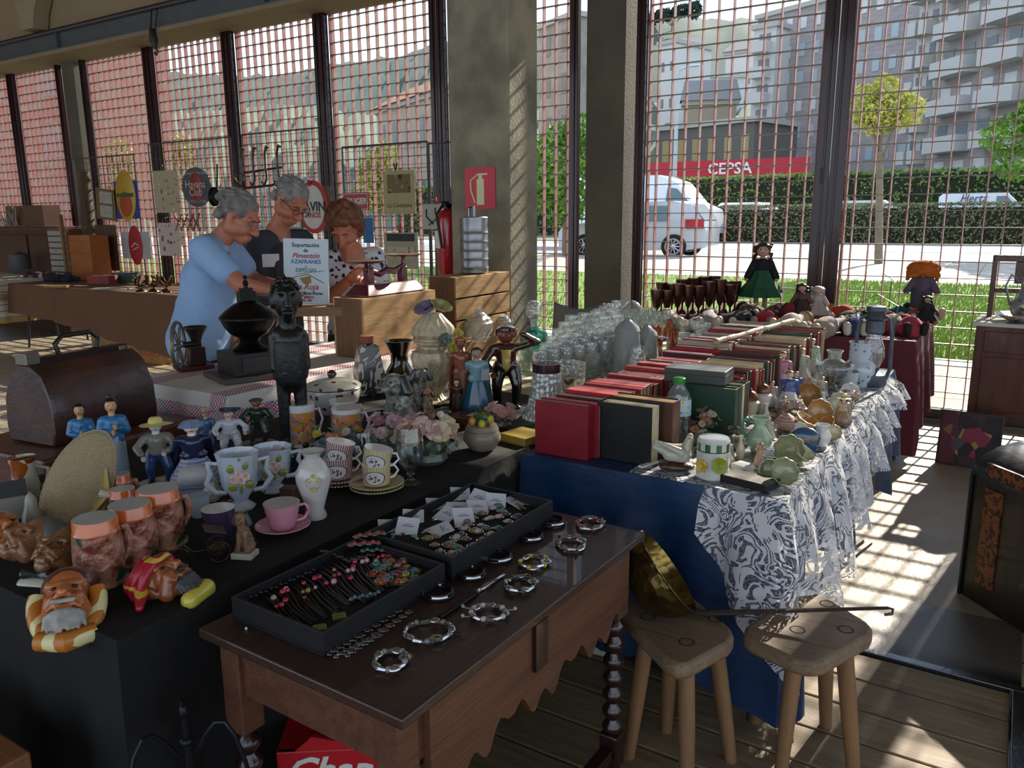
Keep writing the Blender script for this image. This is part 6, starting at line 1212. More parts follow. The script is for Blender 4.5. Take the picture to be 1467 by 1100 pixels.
def glassrow(name, label, cat, group, pts, m, prof, z=TB, flute=0, fd=0, n=18):
    first = None
    for u, vb, vt, w in pts:
        q = onz(u, vb, z)
        if z == TB and (q.x < -2.46 or q.y > 5.1): continue
        if first is None: first = stem(name, label, u, vb, vt, w, m, prof, z, cat, group, n, flute, fd); p0, h0, w0 = size(u, vb, vt, w, z)
        else:
            p, h, wd = size(u, vb, vt, w, z); o = dup(first, (p.x, p.y, z+.001), face_cam(p)+R.uniform(-1, 1), label, group, (wd/w0, wd/w0, h/h0))
glassrow('wine_glass', 'clear cut wine glass crowded on the cream cloth', 'glass', 'clear wine glasses on the cream cloth', [(774+k*18+j*9, 552-j*11-k*2, 502-j*10-k*3, 22) for j in range(6) for k in range(6) if 760 < 774+k*18+j*9 < 888], cut, WINE)
glassrow('champagne_flute', 'slim clear flute at left of the glassware', 'glass', 'slim flutes left of the tumblers', [(800+k*12, 512-k*2, 470-k*2, 13) for k in range(5)]+[(806+k*12, 498-k*2, 462-k*2, 13) for k in range(5)], thin, [(0, 0), (.8, 0), (.8, .01), (.12, .04), (.1, .3), (.7, .45), (1, 1), (.95, 1), (.65, .46), (0, .34)])
glassrow('tumbler', 'plain clear tumbler in the tight block near pillar', 'glass', 'clear tumblers in rows near the pillar', [(852+k*9+j*2, 506-k*4-j*9, 459-k*4-j*8, 15) for k in range(4) for j in range(3)], cut2, TUMB)
glassrow('liqueur_glass', 'thin clear wine glass in the back rows', 'glass', 'thin stemmed glasses in the back rows', [(884+k*13+j*5, 494-j*7-k, 456-j*6-k, 13) for k in range(6) for j in range(5)], thin, WINE)
glassrow('amber_glass', 'small amber and red tinted glass among clear ones', 'glass', 'amber tinted glasses near frosted pots', [(940, 500, 470, 15), (955, 488, 458, 15), (964, 503, 472, 15), (914, 468, 444, 12), (930, 466, 443, 12), (946, 470, 447, 12), (942, 514, 488, 14)], amber, TUMB)
glassrow('dessert_bowl', 'ribbed glass dessert bowl near the right end of glassware', 'bowl', 'ribbed dessert bowls', [(980, 480, 460, 30), (1004, 483, 463, 28), (974, 496, 478, 34), (1022, 480, 464, 24), (1004, 496, 480, 30)], cut2, [(0, 0), (.5, 0), (.5, .08), (.9, .5), (1, 1), (.95, 1), (.85, .55), (0, .12)], flute=16, fd=.04, n=48)
stem('glass_platter', 'oval clear glass platter resting behind the books', 1035, 492, 476, 78, thin, [(0, 0), (.5, 0), (.9, .4), (1, 1), (.97, 1), (.85, .5), (0, .2)], cat='platter')
cop = mat('#7d5a4c', .22, .85, .3, 12, c2='#4a3a38')
glassrow('metal_goblet', 'dark copper toned goblet on the maroon table', 'goblet', 'copper goblets on the maroon table', [(940+k*15+(j*7), 458-j*7-k*.3, 411-j*7-k*1.0+R.uniform(-5, 7), 18+R.uniform(-2, 3)) for k in range(8) for j in range(2)], cop, [(0, 0), (.6, 0), (.5, .06), (.15, .14), (.15, .3), (.5, .42), (.8, .7), (1, 1), (.94, 1), (.7, .68), (0, .38)], z=.78)
vase('glass_cake_dome', 'low clear cut dish beside pillar behind tumblers', 'dish', 905, 470, 430, 40, [(1, 0), (1, .1), (.8, .7), (.3, .95), (0, 1)], cut2, hollow=False)
# ================= books
def book(label, x0, x1, y0, y1, z1, col, group=None, spine='x', z0=TB, pages='#b9ae90', proto={}):
    """upright book, its covers facing -Y/+Y; spine on the +X side unless spine is '-x'"""
    w_, t_, h_ = x1-x0, y1-y0, z1-z0; r = thing('book', label, 'book', (x0, y0, z0+.0015), R.uniform(-.012, .012), group)
    cm = mat(col, .5, 0, .2, 12, 80, .0006, coat=.08); key = (round(w_, 3), round(t_, 3), round(h_, 3), col, spine)
    b = B(); b.box(0, w_, 0, .003, 0, h_).box(0, w_, t_-.003, t_, 0, h_)
    if spine == 'x': b.box(w_-.003, w_, .003, t_-.003, 0, h_)
    elif spine == '-x': b.box(0, .003, .003, t_-.003, 0, h_)
    if spine == 'up': b.box(0, w_, .003, t_-.003, h_-.003, h_)
    b.build('cover', cm, r, smooth=0, bevel=.0012)
    e = .004; B().box(e if spine == 'x' else e+.002, w_-(e if spine != '-x' else .006), .003, t_-.003, .003, h_-(.005 if spine != 'up' else .003)).build('pages', mat(pages, .85, 0, .2, 3, 200, .0006), r, smooth=0)
    if spine == 'up':
        for q in ((.2, .8) if R.random() < .35 else ()): B().box(w_*q-.002, w_*q+.002, .001, t_-.001, h_, h_+.0015).build('spine_band', mat('#a5843a', .4, .5), r, smooth=0)
    return r
reds = ['#8a1a24', '#9a2028', '#a52a2e', '#7a1a26', '#b03232', '#8f2330']; y = 2.255
book('front red book with plain cover at the blue cloth edge', -1.335, -1.135, 2.245, 2.285, .945, '#86101f', None, 'x')
ys = 2.29; i = 0
while ys < 3.42:
    t_ = R.choice((.034, .04, .046, .03)); 
    book('red bound book in the slanting left row of books', -1.335+R.uniform(0, .006), -1.11+R.uniform(-.012, .012), ys, ys+t_, .93+R.uniform(-.006, .012), reds[i % 6] if i % 4 != 2 else '#4a1f24', 'red books in the left row', 'up'); ys += t_+.004; i += 1
book('thick black book standing in front with pale page edge', -1.128, -.935, 2.30, 2.375, .952, '#080506', None, '-x')
book('thick brown leather book behind the thick black one', -1.125, -.90, 2.385, 2.455, .955, '#4a2a1a', None, 'x', pages='#a9895a')
gb_ = [('#12382a', 2.73, .04), ('#12382a', 2.775, .04), ('#c0b18a', 2.82, .025), ('#143a2c', 2.85, .03), ('#5a1a20', 2.884, .02)]
for k, (c_, y_, t_) in enumerate(gb_): book(['dark green book under the grey box, nearest', 'dark green book second from front under grey box', 'cream bound book between green books', 'dark green book behind the cream one', 'small maroon book touching the grey box'][k], -1.05, -.80, y_, y_+t_, .945, c_, None, 'x')
gbx = thing('grey_box', 'flat dark green grey box lying across the books', 'box', (-1.07, 2.735, .951), math.radians(4)); B().box(0, .225, 0, .13, 0, .05).build('body', mat('#39423f', .45, 0, .1, 10), gbx, smooth=0, bevel=.002); B().box(-.001, .226, -.001, .131, .03, .032).build('lid_seam', mat('#1d2321', .6), gbx, smooth=0)
cols = ['#6a1a22', '#4a1c18', '#7a1f28', '#3a2418', '#133a2a', '#8a2430', '#b9a888', '#5a2a1c', '#7a1826', '#c0b090', '#123a2a']
ys = 2.912; i = 0
while ys < 4.42:
    t_ = R.choice((.028, .036, .044, .022)); col = cols[i % 11]
    book('%s book in the long right row with %s edge' % ({'#133a2a': 'green', '#123a2a': 'green', '#b9a888': 'cream', '#c0b090': 'cream', '#3a2418': 'dark brown', '#5a2a1c': 'brown', '#4a1c18': 'brown'}.get(col, 'maroon'), 'tan page' if i % 2 else 'cloth spine'), -1.07, -.835+R.uniform(-.012, .012), ys, ys+t_, .945+R.uniform(-.01, .02), col, 'mixed old books in the right row', 'x' if i % 3 else '-x'); ys += t_+.003; i += 1
ys = 3.50; i = 0
while ys < 4.42:
    t_ = R.choice((.03, .038, .046)); 
    book('maroon or cream book at far end of left row', -1.335, -1.09, ys, ys+t_, .95+R.uniform(-.006, .02), ['#8a1526', '#6a1420', '#b9ae9a', '#8a1a2a', '#9a8f86', '#55383a'][i % 6], 'books at the far end of the left row', 'up' if i % 2 else 'x'); ys += t_+.003; i += 1
ca = dep(1000, 502, depth((-1.15, 3.6, .97))); cb_ = onz(1075, 471, .985); cane = thing('cane', 'cream carved cane lying diagonally over the far books', 'cane', (-1.14, 3.55, .982)); P1 = V((-1.0, 4.42, .99))-cane.location
B().tube([V((0, 0, 0)).lerp(P1, i/16)+V((0, 0, .002*math.sin(i))) for i in range(17)], [.010+.002*(i % 2) for i in range(17)], 8).build('shaft', mat('#b9ab84', .5, 0, .4, 60), cane); B().ball((0, -.01, 0), .017).build('knob', mat('#a8986c', .5, 0, .4, 60), cane)
# teal dish, bottle
vase('teal_dish', 'teal glazed folded dish between books and water bottle', 'dish', 927, 592, 560, 34, [(.6, 0), (.8, .2), (1, .6), (.8, .8), (1, 1)], mat('#2a5a66', .15, 0, .3, 20, coat=.8), flute=4, fd=.2)
r, h, wd = put('water_bottle', 'clear plastic water bottle with green cap', 'bottle', 970, 632, 541, 36); k = wd/2; pet = glass('#e6eef0', 1.1, .05, bs=34, body=.12, lo=.14)
B().lathe([(0, 0), (k*.9, 0), (k, h*.04), (k*.95, h*.12), (k, h*.2), (k*.95, h*.3), (k, h*.38), (k, h*.64), (k*.8, h*.76), (k*.4, h*.88), (k*.36, h*.92)], 26).build('body', pet, r); B().lathe([(k*.46, h*.90), (k*.48, h*.91), (k*.48, h*.99), (k*.42, h), (0, h)], 24).build('cap', mat('#2c8a3c', .35), r)
B().lathe([(k*1.01, h*.40), (k*1.01, h*.66)], 28).build('label', spots('#b9d3e0', ['#9dbd3a', '#4f8fc0', '#c9c93a'], 60, .34, .3, .3, dens=.7), r); B().lathe([(0, h*.02), (k*.9, h*.03), (k*.92, h*.36), (0, h*.36)], 24).build('water', glass('#dfe9ec', 1, .02, bs=18, body=.10), r)
# ================= china on the lace
LZ = TB+.0045
r, h, wd = put('ceramic_doves', 'pair of white ceramic doves on brown branch base', 'figurine', 968, 684, 618, 66, LZ); wh = mat('#b9b8a8', .3, 0, .1, 20, coat=.4); k = wd/2
B().ball((0, 0, h*.12), (k*.8, k*.5, h*.14)).build('base', mat('#5a3a2c', .3, 0, .5, 30, coat=.6, c2='#2a1a16'), r)
for s_, yy in ((1, -.3), (1, .3)):
    b = B(); b.limb((-k*.3, yy*k, h*.45), (k*.3, yy*k, h*.45), k*.30, k*.34); b.limb((k*.4, yy*k, h*.55), (k*.55, yy*k, h*.84), k*.2, k*.15); b.limb((k*.5, yy*k, h*.88), (k*.72, yy*k, h*.84), k*.06, k*.015); b.limb((-k*.3, yy*k, h*.5), (-k*.95, yy*k, h*.62), k*.24, k*.12); b.build('dove', wh, r, remesh=.0035, blur=2)
B().limb((k*.2, -k*.55, h*.55), (-k*.75, -k*.5, h*.78), k*.2, k*.07).build('wing', wh, r)
pc, h, wd = put('candle_pot', 'white lidded pot with green checked rim and yellow flower', 'pot', 1020, 690, 624, 46, LZ)[0:3]; k = wd/2
s = N('checked_pot'); X = s.xyz(); a = s.math('ARCTAN2', X[1], X[0]); ck = s.math('GREATER_THAN', s.math('SINE', s.math('MULTIPLY', a, 9)), 0); zt = s.math('MULTIPLY', s.math('GREATER_THAN', X[2], h*.68), s.math('LESS_THAN', X[2], h*.86)); c = s.mix(s.math('MULTIPLY', ck, zt), rgb('#c9c9be'), rgb('#2f6a4a')); ed = s.math('LESS_THAN', s.math('ABSOLUTE', s.math('SUBTRACT', X[2], h*.67)), h*.012); c = s.mix(ed, c, rgb('#1e2f28')); s.bsdf(c, .2, Coat_Weight=.6)
B().lathe([(0, 0), (k*.95, 0), (k, h*.02), (k, h*.9), (k*.9, h*.93)], 32).build('body', s.m, pc); B().lathe([(k, h*.9), (k*.9, h*.96), (k*.3, h), (0, h*.99)], 28).build('lid', porc, pc); b = B(); b.petals((k*.35, -k*.93, h*.4), k*.5, 8, 1, (.35, -1, .05)); b.build('flower', mat('#8f9a2c', .4), pc, smooth=0, solid=.001); b = B(); b.petals((-k*.6, -k*.8, h*.35), k*.4, 6, 1, (-.6, -1, .05)); b.build('flower', mat('#c9a93a', .4), pc, smooth=0, solid=.001)
q = onz(1030, 688, LZ); jb, L_ = bx('black_case', 'flat black leather case at front corner of lace', 'case', 1031, 690, 1098, 707, LZ, .085, .022, mat('#0d0d0d', .6)); B().box(.001, L_-.001, .001, .084, .022, .0235).build('worn_top', mat('#5e5a50', .6, 0, .4, 30, 60, .001, c2='#2f2c28'), jb, smooth=0)
bx('white_card', 'small white box between pot and leather case', 'box', 1046, 676, 1066, 682, LZ, .05, .028, mat('#b9babc', .6))
gj, h, wd = put('green_jug', 'pale green glass jug with dark green handle', 'jug', 1086, 654, 598, 44, LZ); k = wd*.42
gg = mat('#8fa890', .2, 0, .2, 14, coat=.7); B().lathe([(0, 0), (k*.5, 0), (k*.6, h*.04), (k, h*.3), (k*.9, h*.5), (k*.45, h*.72), (k*.42, h*.82), (k*.75, h*1.0), (k*.7, h*1.0), (k*.36, h*.8)], 28).build('body', gg, gj); B().tube([(-k*.45, 0, h*.9), (-k*1.25, 0, h*.9), (-k*1.35, 0, h*.65), (-k*.95, 0, h*.4)], [.006]*4, 8).build('handle', mat('#2c7a5a', .2, coat=.6), gj)
dog('dog_figurine', 'tiny mottled brown dog figurine before the green jug', 1087, 676, 632, 24, mat('#6a3a24', .25, 0, .5, 60, coat=.6, c2='#b9a88a'), LZ, turn=.6)
def shell(label, u, vb, vt, w, m, inner, rz=0, tilt=.9, z=LZ, group=None, name='shell_dish'):
    r, h, wd = put(name, label, 'dish', u, vb, vt, w, z, group=group); k = wd/2; r.rotation_euler[2] += rz
    pr = [(0, 0), (k*.5, k*.08), (k*.85, k*.35), (k, k*.75)]; b = B(); b.at((0, 0, k*.75), (tilt, 0, 0)); b.lathe(pr, 30, flute=9, fd=.06); b.build('bowl', m, r, solid=.002); b = B(); b.at((0, 0, k*.75), (tilt, 0, 0)); b.lathe([(0, .003), (k*.46, k*.08+.003), (k*.8, k*.35), (k*.95, k*.73)], 30, flute=9, fd=.06); b.build('lining', inner, r); B().lathe([(0, 0), (k*.45, 0), (k*.3, k*.15), (k*.2, k*.4), (0, k*.5)], 16).build('foot', m, r); return r
cr_ = mat('#b9b79c', .3, 0, .2, 16, coat=.5); og = mat('#b98a4e', .25, 0, .3, 20, coat=.7); gn = mat('#6f7a4a', .25, 0, .4, 14, coat=.6, c2='#aaa98a')
shell('green and cream shell dish tipped toward front corner', 1118, 700, 652, 40, gn, gn, .4, 1.0); shell('upright olive shell dish with white figure on edge', 1126, 668, 618, 44, cr_, gn, .2, 1.25); shell('amber lined shell dish beside the lace edge', 1168, 612, 570, 38, cr_, og, .5, 1.1); shell('orange shell shaped dish behind the white one', 1160, 586, 548, 36, og, og, -.3, 1.2); shell('white ruffled shell dish right of amber one', 1196, 600, 562, 36, mat('#c4c2b8', .3, coat=.5), cr_, .6, 1.1); shell('small orange shell lying below amber dish', 1150, 624, 598, 32, og, og, 1.2, .5); shell('tiny orange shell beside the blue oval box', 1186, 622, 602, 24, og, og, -.8, .7)
bb, h, wd = put('blue_casket', 'oval blue porcelain casket with gilt band', 'trinket box', 1152, 648, 612, 40, LZ); k = wd/2; bp = mat('#39587f', .15, 0, .3, 14, coat=.8)
B().lathe([(0, 0), (k*.8, 0), (k, h*.25), (k, h*.5)], 28, sy=.6).build('base', bp, bb); B().lathe([(k*1.03, h*.48), (k*1.03, h*.56)], 28, sy=.6).build('gilt_band', gold, bb); B().lathe([(k, h*.54), (k*.95, h*.75), (k*.5, h*.95), (0, h)], 28, sy=.6).build('lid', bp, bb)
vase('white_creamer', 'small white creamer jug right of blue oval casket', 'jug', 1176, 642, 608, 26, [(.6, 0), (.9, .25), (1, .5), (.6, .8), (.8, 1)], porc, z=LZ)
# rose posies, lamps, perfume
for lab, u, vb, vt, w, cl, sd in (('cream pink rose posy right of the water bottle', 1018, 628, 574, 44, ['#b99a8c', '#c2ae98', '#ad8b7c'], 11), ('rose posy with violet flowers beside brass pepper mills', 1044, 618, 570, 36, ['#b9988c', '#c4b59a', '#6b4a66'], 12), ('small brown coloured flower bunch by bottle base', 1000, 640, 592, 34, ['#a5745a', '#b9a88a', '#6a4a44'], 13), ('little bunch of dark ceramic flowers by swan', 1052, 646, 606, 26, ['#3c4a34', '#6b4a66', '#a39a5a'], 14), ('white and yellow ceramic roses beside the books', 1100, 560, 512, 36, ['#c3bfae', '#c9b95a', '#5a3a2c'], 15), ('mauve and cream porcelain roses among the figurines', 1136, 612, 572, 34, ['#bfa9a0', '#a88a8a'], 16)):
    flowers(lab, u, vb, vt, w, cl, mat('#7a7a68', .4, coat=.3), 9, sd, LZ)
def jar(label, u, vb, vt, w, bm2, lm2_, name='ginger_jar', cat='jar'):
    r, h, wd = put(name, label, cat, u, vb, vt, w, LZ); k = wd/2; B().lathe([(0, 0), (k*.5, 0), (k*.4, h*.08), (k*.8, h*.35), (k, h*.6), (k*.7, h*.66)], 24).build('body', bm2, r); B().lathe([(k*.75, h*.66), (k*.8, h*.75), (k*.5, h*.88), (k*.12, h*.92), (k*.14, h*.97), (0, h)], 24).build('lid', lm2_, r)
brz = mat('#7a5a46', .25, .5, .3, 40)
jar('cream cup shaped jar with bronze ribbed lid, left one', 1073, 608, 556, 28, cr_, brz); jar('white footed jar with bronze ribbed lid behind it', 1091, 598, 546, 26, porc, brz)
for lab, u, vb, vt, w, c1, c2, ht in (
    ('porcelain couple figurine in white and pink on lace', 1118, 568, 500, 32, '#c3c3c6', '#b57a86', None), ('white and blue porcelain figurine near book spines', 1128, 592, 528, 30, '#c6cad2', '#3f5a94', None), ('tall pale porcelain figure beside the far books', 1160, 540, 482, 28, '#c3c6c2', '#9db09c', None), ('white porcelain lady at far end of books', 1146, 552, 496, 24, '#c9c9c4', '#b8bfae', None), ('small bright figurine with red dots near jar', 1112, 530, 486, 22, '#b9a89a', '#a83a3a', None), ('dark flower seller figurine next to brown roses', 1078, 578, 532, 24, '#5a3f30', '#8a7a5a', None),
    ('kneeling brown and cream figurine at lace edge', 1206, 612, 566, 32, '#9a7a5c', '#b9ab90', 'straw'), ('tiny red cloaked figurine among orange shells', 1143, 594, 566, 18, '#a82a2a', '#c3bfae', None)):
    fig(lab, u, vb, vt, w, LZ, base='#8a8476', low=('skirt', mat(c1, .25, 0, .2, 30, coat=.5)), top=mat(c2, .25, 0, .2, 30, coat=.5), hair='#6a4a34', hat=(ht, mat('#b9ab70', .4)) if ht else None, wk=1.5)
r, h, k = vase('clear_jar', 'squat clear jar with painted flowers and black stoppers', 'jar', 1193, 548, 502, 36, [(.8, 0), (1, .2), (1, .5), (.8, .65), (.5, .72), (.5, .9), (.65, 1)], glass('#dfe6e2', 1, .03, body=.2, lo=.14), z=LZ)
B().lathe([(k*1.01, h*.12), (k*1.01, h*.42)], 24).build('painted_band', spots('#b5b9ae', ['#a84a56', '#3f7a5a'], 60, .4, .3, .4), r)
r, h, k = vase('blue_white_jug', 'white and blue patterned jug before the lantern', 'jug', 1229, 556, 490, 42, [(.7, 0), (.75, .05), (1, .3), (.95, .5), (.72, .58), (.72, .95), (.78, 1)], spots('#b9c3cf', ['#5c6f92', '#7788a4'], 44, .33, .15, .7, dens=.8), z=LZ)
vase('small_blue_cup', 'low white cup with blue rim left of patterned jug', 'cup', 1214, 560, 532, 28, [(.6, 0), (.8, .1), (.95, .6), (1, 1)], mat('#b5bcc4', .2, coat=.6), z=LZ)
shell('oval glass ashtray with grey rim on the lace', 1192, 566, 552, 52, thin, thin, 0, .0, name='glass_ashtray'); shell('white china plate leaning by lace edge', 1212, 580, 560, 30, porc, porc, .4, 1.2, name='china_plate')
flowers('cluster of tiny shells and flowers near ashtray', 1216, 584, 556, 24, ['#b97a6a', '#c3bba0'], cr_, 7, 21, LZ)
vase('soap_dish', 'white saucer with blue pattern by tiny dog', 'saucer', 1108, 664, 650, 40, [(.5, 0), (.8, .3), (1, 1)], spots('#b9c3cf', ['#5c6f92'], 60, .3), z=LZ)
vase('fish_ornament', 'pink white ribbed conch ornament beside green jug', 'ornament', 1126, 622, 592, 34, [(.3, 0), (.8, .2), (1, .5), (.6, .8), (.1, 1)], stripe('#c3b0a8', '#a5827a', .01, .6, 2), z=LZ, hollow=False)
sp, L_ = bx('porcelain_spoon', 'white porcelain spoon sticking over the blue cloth edge', 'spoon', 920, 672, 944, 664, LZ, .018, .008, porc)
# lantern
lz_ = put('storm_lantern', 'grey metal storm lantern with glass globe at blue cloth corner', 'lantern', 1246, 556, 433, 50, LZ); r, h, wd = lz_; k = wd/2; gm = mat('#56606a', .45, .6, .3, 16)
B().lathe([(0, 0), (k*.8, 0), (k*.85, h*.03), (k*.8, h*.14), (k*.4, h*.18), (k*.42, h*.22)], 26).build('fuel_tank', gm, r); B().lathe([(k*.4, h*.22), (k*.62, h*.34), (k*.6, h*.46), (k*.4, h*.58), (k*.38, h*.62)], 24).build('glass_globe', glass('#e9eeee', 1.1, .03, body=.05, lo=.12), r)
B().lathe([(k*.4, h*.62), (k*.5, h*.64), (k*.5, h*.78), (k*.4, h*.80), (k*.45, h*.88), (k*.55, h*.9), (k*.5, h*.95), (0, h*.97)], 26).build('chimney', gm, r)
for s_ in (-1, 1): B().tube([(s_*k*.75, 0, h*.08), (s_*k*.95, 0, h*.2), (s_*k*.9, 0, h*.62), (s_*k*.75, 0, h*.8), (s_*k*.45, 0, h*.84)], [.009]*5, 8).build('side_tube', gm, r)
B().tube([(-k*.9, 0, h*.7), (-k*1.1, .03, h*.95), (0, .05, h*1.08), (k*1.1, .03, h*.95), (k*.9, 0, h*.7)], .002, 6).build('bail_handle', mat('#6a6f74', .4, .8), r); B().tube([(-k*.5, -k*.4, h*.3), (k*.5, -k*.45, h*.5)], .0018, 5).tube([(k*.5, -k*.4, h*.3), (-k*.5, -k*.45, h*.5)], .0018, 5).build('wire_guard', mat('#6a6f74', .4, .8), r)
# ================= jewellery trays and bracelets on the desk
def tray(label, c, rz, w_, l, h):
    t_ = thing('jewellery_tray', label, 'tray', (c[0], c[1], DZ+.001), rz, 'black jewellery trays'); bk = mat('#101114', .5, 0, .1, 20)
    B().box(0, w_, 0, l, 0, .006).build('bottom', bk, t_, smooth=0)
    for a in ((0, .006, 0, l), (w_-.006, w_, 0, l), (.006, w_-.006, 0, .006), (.006, w_-.006, l-.006, l)): B().box(*a, .006, h).build('side', bk, t_, smooth=0, bevel=.001)
    B().box(.007, w_-.007, .007, l-.007, .006, h*.55).build('velvet_pad', mat('#050506', .95), t_, smooth=0); return t_
T1 = ((-1.300, .962), -.03, .270, .365, .05); T2 = ((-1.285, 1.345), -.03, .272, .44, .058)
tray('black tray of beaded leather bracelets, nearer the desk front', *T1); tray('black tray of carded earrings and stone rings at the back', *T2)
tz1 = DZ+.001+.05*.55; tz2 = DZ+.001+.058*.55
gem = lambda c: mat(c, .12, 0, .15, 60, coat=1)
cord = mat('#15130f' if False else '#161417', .35, .1, .2, 60)
rr = random.Random(12)
beadc = ['#b01830', '#c4949c', '#a01838', '#b02038', '#c99aa4', '#8a1a2c', '#9a7a3c']
def px(u, v, z): q = onz(u, v, z); return q
strs = []
for i in range(24):
    t_ = i/23; u0 = 372+t_*170; v0 = 852-t_*72; u1 = u0+56+rr.uniform(-6, 8); v1 = v0+50+rr.uniform(-6, 6)
    a = px(u0, v0, tz1); c = px(u1, v1, tz1); a.z = c.z = tz1+.003
    bt = thing('beaded_bracelet', 'thin black cord bracelet with coloured bead in near tray', 'bracelet', a, 0, 'black cord bracelets in the near tray'); d = c-a; n_ = V((-d.y, d.x, 0)).normalized()
    B().tube([V((0, 0, 0)), d*.3+n_*.004+V((0, 0, .002)), d*.6-n_*.003, d], [.0022, .003, .003, .002], 6).tube([n_*.006, d*.4+n_*.009, d+n_*.004], .0018, 6).build('cord', cord, bt)
    q = d*rr.uniform(.15, .6)+V((0, 0, .005)); b = B(); b.ball(q, rr.uniform(.004, .0072), 10, 7)
    if i % 3 == 0: b.ball(q+n_*.011, .006, 10, 7)
    b.build('bead', gem(beadc[i % 7]), bt)
def pieces(name, label, cat, group, lst, z, fn):
    for i, (u, v, *a) in enumerate(lst):
        p = px(u, v, z); p.z = z+.001; r = thing(name, label if isinstance(label, str) else label[i], cat, p, rr.uniform(0, 3), group); fn(r, *a)
def ringset(r, c, k=1.0):
    B().lathe([(0, .001), (.008*k, .0), (.0095*k, .003), (.0075*k, .004)], 16).build('setting', silver, r); B().ball((0, 0, .0045), (.007*k, .0055*k, .0035*k), 12, 7).build('stone', gem(c), r)
stones = ['#8a2418', '#a5642a', '#6a6460', '#7a1830', '#2a6a6a', '#b04a2a', '#8a7a70', '#2a7a8a', '#9a8a3a']
pieces('stone_ring', 'silver ring with coloured oval stone heaped in near tray', 'ring', 'stone rings heaped in the near tray', [(555+rr.uniform(-22, 42), 818+rr.uniform(-20, 22), stones[i % 9], rr.uniform(1.1, 1.8)) for i in range(34)], tz1, ringset)
for lab, u, v, c, k in (('olive green square glass pendant nearest tray corner', 458, 902, '#6b7a14', 1), ('second olive square pendant behind the nearest one', 486, 885, '#5c6a12', 1)):
    p = px(u, v, tz1); r = thing('glass_pendant', lab, 'pendant', (p.x, p.y, tz1+.002), math.radians(-40)); B().box(-.012, .012, -.012, .012, 0, .004).build('glass', gem(c), r, smooth=0, bevel=.001); B().box(-.0135, .0135, -.0135, .0135, -.001, .0012).build('setting', silver, r, smooth=0)
def chainband(name, label, pts, c, z, n=5, rad=.006, metal=None):
    a = px(*pts[0], z); root = thing(name, label, 'bracelet', (a.x, a.y, z+.003)); b = B(); g_ = B()
    P_ = [px(*q, z)-a for q in pts]
    for i in range(len(P_)-1):
        for k in range(n):
            q = P_[i].lerp(P_[i+1], k/n); q = V((q.x, q.y, .002+.003*(k % 2))); b.tube([q+V((rad*math.cos(t), rad*.7*math.sin(t), 0)) for t in [j*PI/4 for j in range(8)]], rad*.22, 5, closed=True)
            if c: g_.ball(q+V((0, 0, .002)), (rad*.75, rad*.6, rad*.5), 8, 6)
    b.build('links', metal or silver, root)
    if c: g_.build('stones', gem(c), root)
chainband('gem_bracelet', 'wide red stone bracelet draped over back edge of near tray', [(510, 772), (555, 766)], '#8a1226', tz1+.028, 7, .008); chainband('gem_bracelet', 'second row of red stones of the draped bracelet', [(502, 784), (548, 780)], '#9a1830', tz1+.02, 7, .008)
chainband('gem_bracelet', 'teal green stone bracelet below the red one', [(520, 792), (568, 790)], '#0f5a5c', tz1+.006, 7, .007); chainband('chain_bracelet', 'dark silver chain bracelet at back left of near tray', [(462, 792), (500, 806), (540, 796)], None, tz1+.005, 7, .006, dsil)
chainband('gem_bracelet', 'turquoise and pearl bracelet at near tray front edge', [(503, 862), (548, 852)], '#2a8aa8', tz1+.004, 8, .005); chainband('chain_bracelet', 'fine chain along left side of near tray', [(352, 862), (410, 838), (455, 818)], None, tz1+.002, 8, .004, dsil)
for lab, pts in (('silver rope chain bracelet next to the near tray', ((472, 940), (520, 912), (578, 874))), ('silver flower link bracelet in middle of the three chains', ((482, 944), (530, 918), (584, 882))), ('silver heavy link bracelet rightmost of three chains', ((498, 942), (545, 912), (592, 876)))):
    chainband('chain_bracelet', lab, pts, None, DZ, 11, .0055, silver)
# earring cards
cards = [(558, 748, .5), (592, 737, .4), (583, 753, .2), (626, 716, .5), (660, 704, .45), (683, 711, -.3), (656, 722, .5), (637, 733, -.5), (665, 738, .6), (628, 752, -.9), (685, 723, .5), (710, 716, .3), (741, 712, 1.2)]
for i, (u, v, a) in enumerate(cards):
    p = px(u, v+10, tz2); r = thing('earring_card', ['white earring card at left end of far tray', 'white card second from left end of far tray', 'low card under the second card of far tray', 'upper back white card in far tray', 'topmost white card at back of far tray', 'square white card right of the topmost', 'card with earrings in middle of far tray', 'upright white card left of tray centre', 'white card lying right of the tray centre', 'steep white card nearest the tray front', 'small white card with silver earrings', 'white card with round hoops', 'upright card with bracelet at right end'][i], 'earring card', (p.x, p.y, tz2+.004+.002*(i % 3)), a+.2, rot=(.25+.2*(i % 3), .1, a+.3))
    B().box(-.018, .018, -.024, .024, 0, .001).build('card', mat('#c9cad4', .6), r, smooth=0); r.scale = (1.55, 1.45, 1.2); b = B(); b.tube([(-.008, -.012, .002), (-.01, -.02, .003), (-.008, -.028, .003)], .002, 6).tube([(.008, -.012, .002), (.01, -.02, .003), (.008, -.028, .003)], .002, 6); b.build('earrings', silver, r); B().box(-.010, .010, .006, .0075, .001, .0015).box(-.006, .006, .010, .011, .001, .0015).build('printed_line', mat('#5a5c70', .6), r, smooth=0)
sc2 = ['#8a6a2a', '#a59a90', '#b9aaa0', '#6a6a64', '#5a7a6a', '#8a5a4a', '#a8a8a4', '#3a7a70', '#c0a8a0', '#4a4a48']
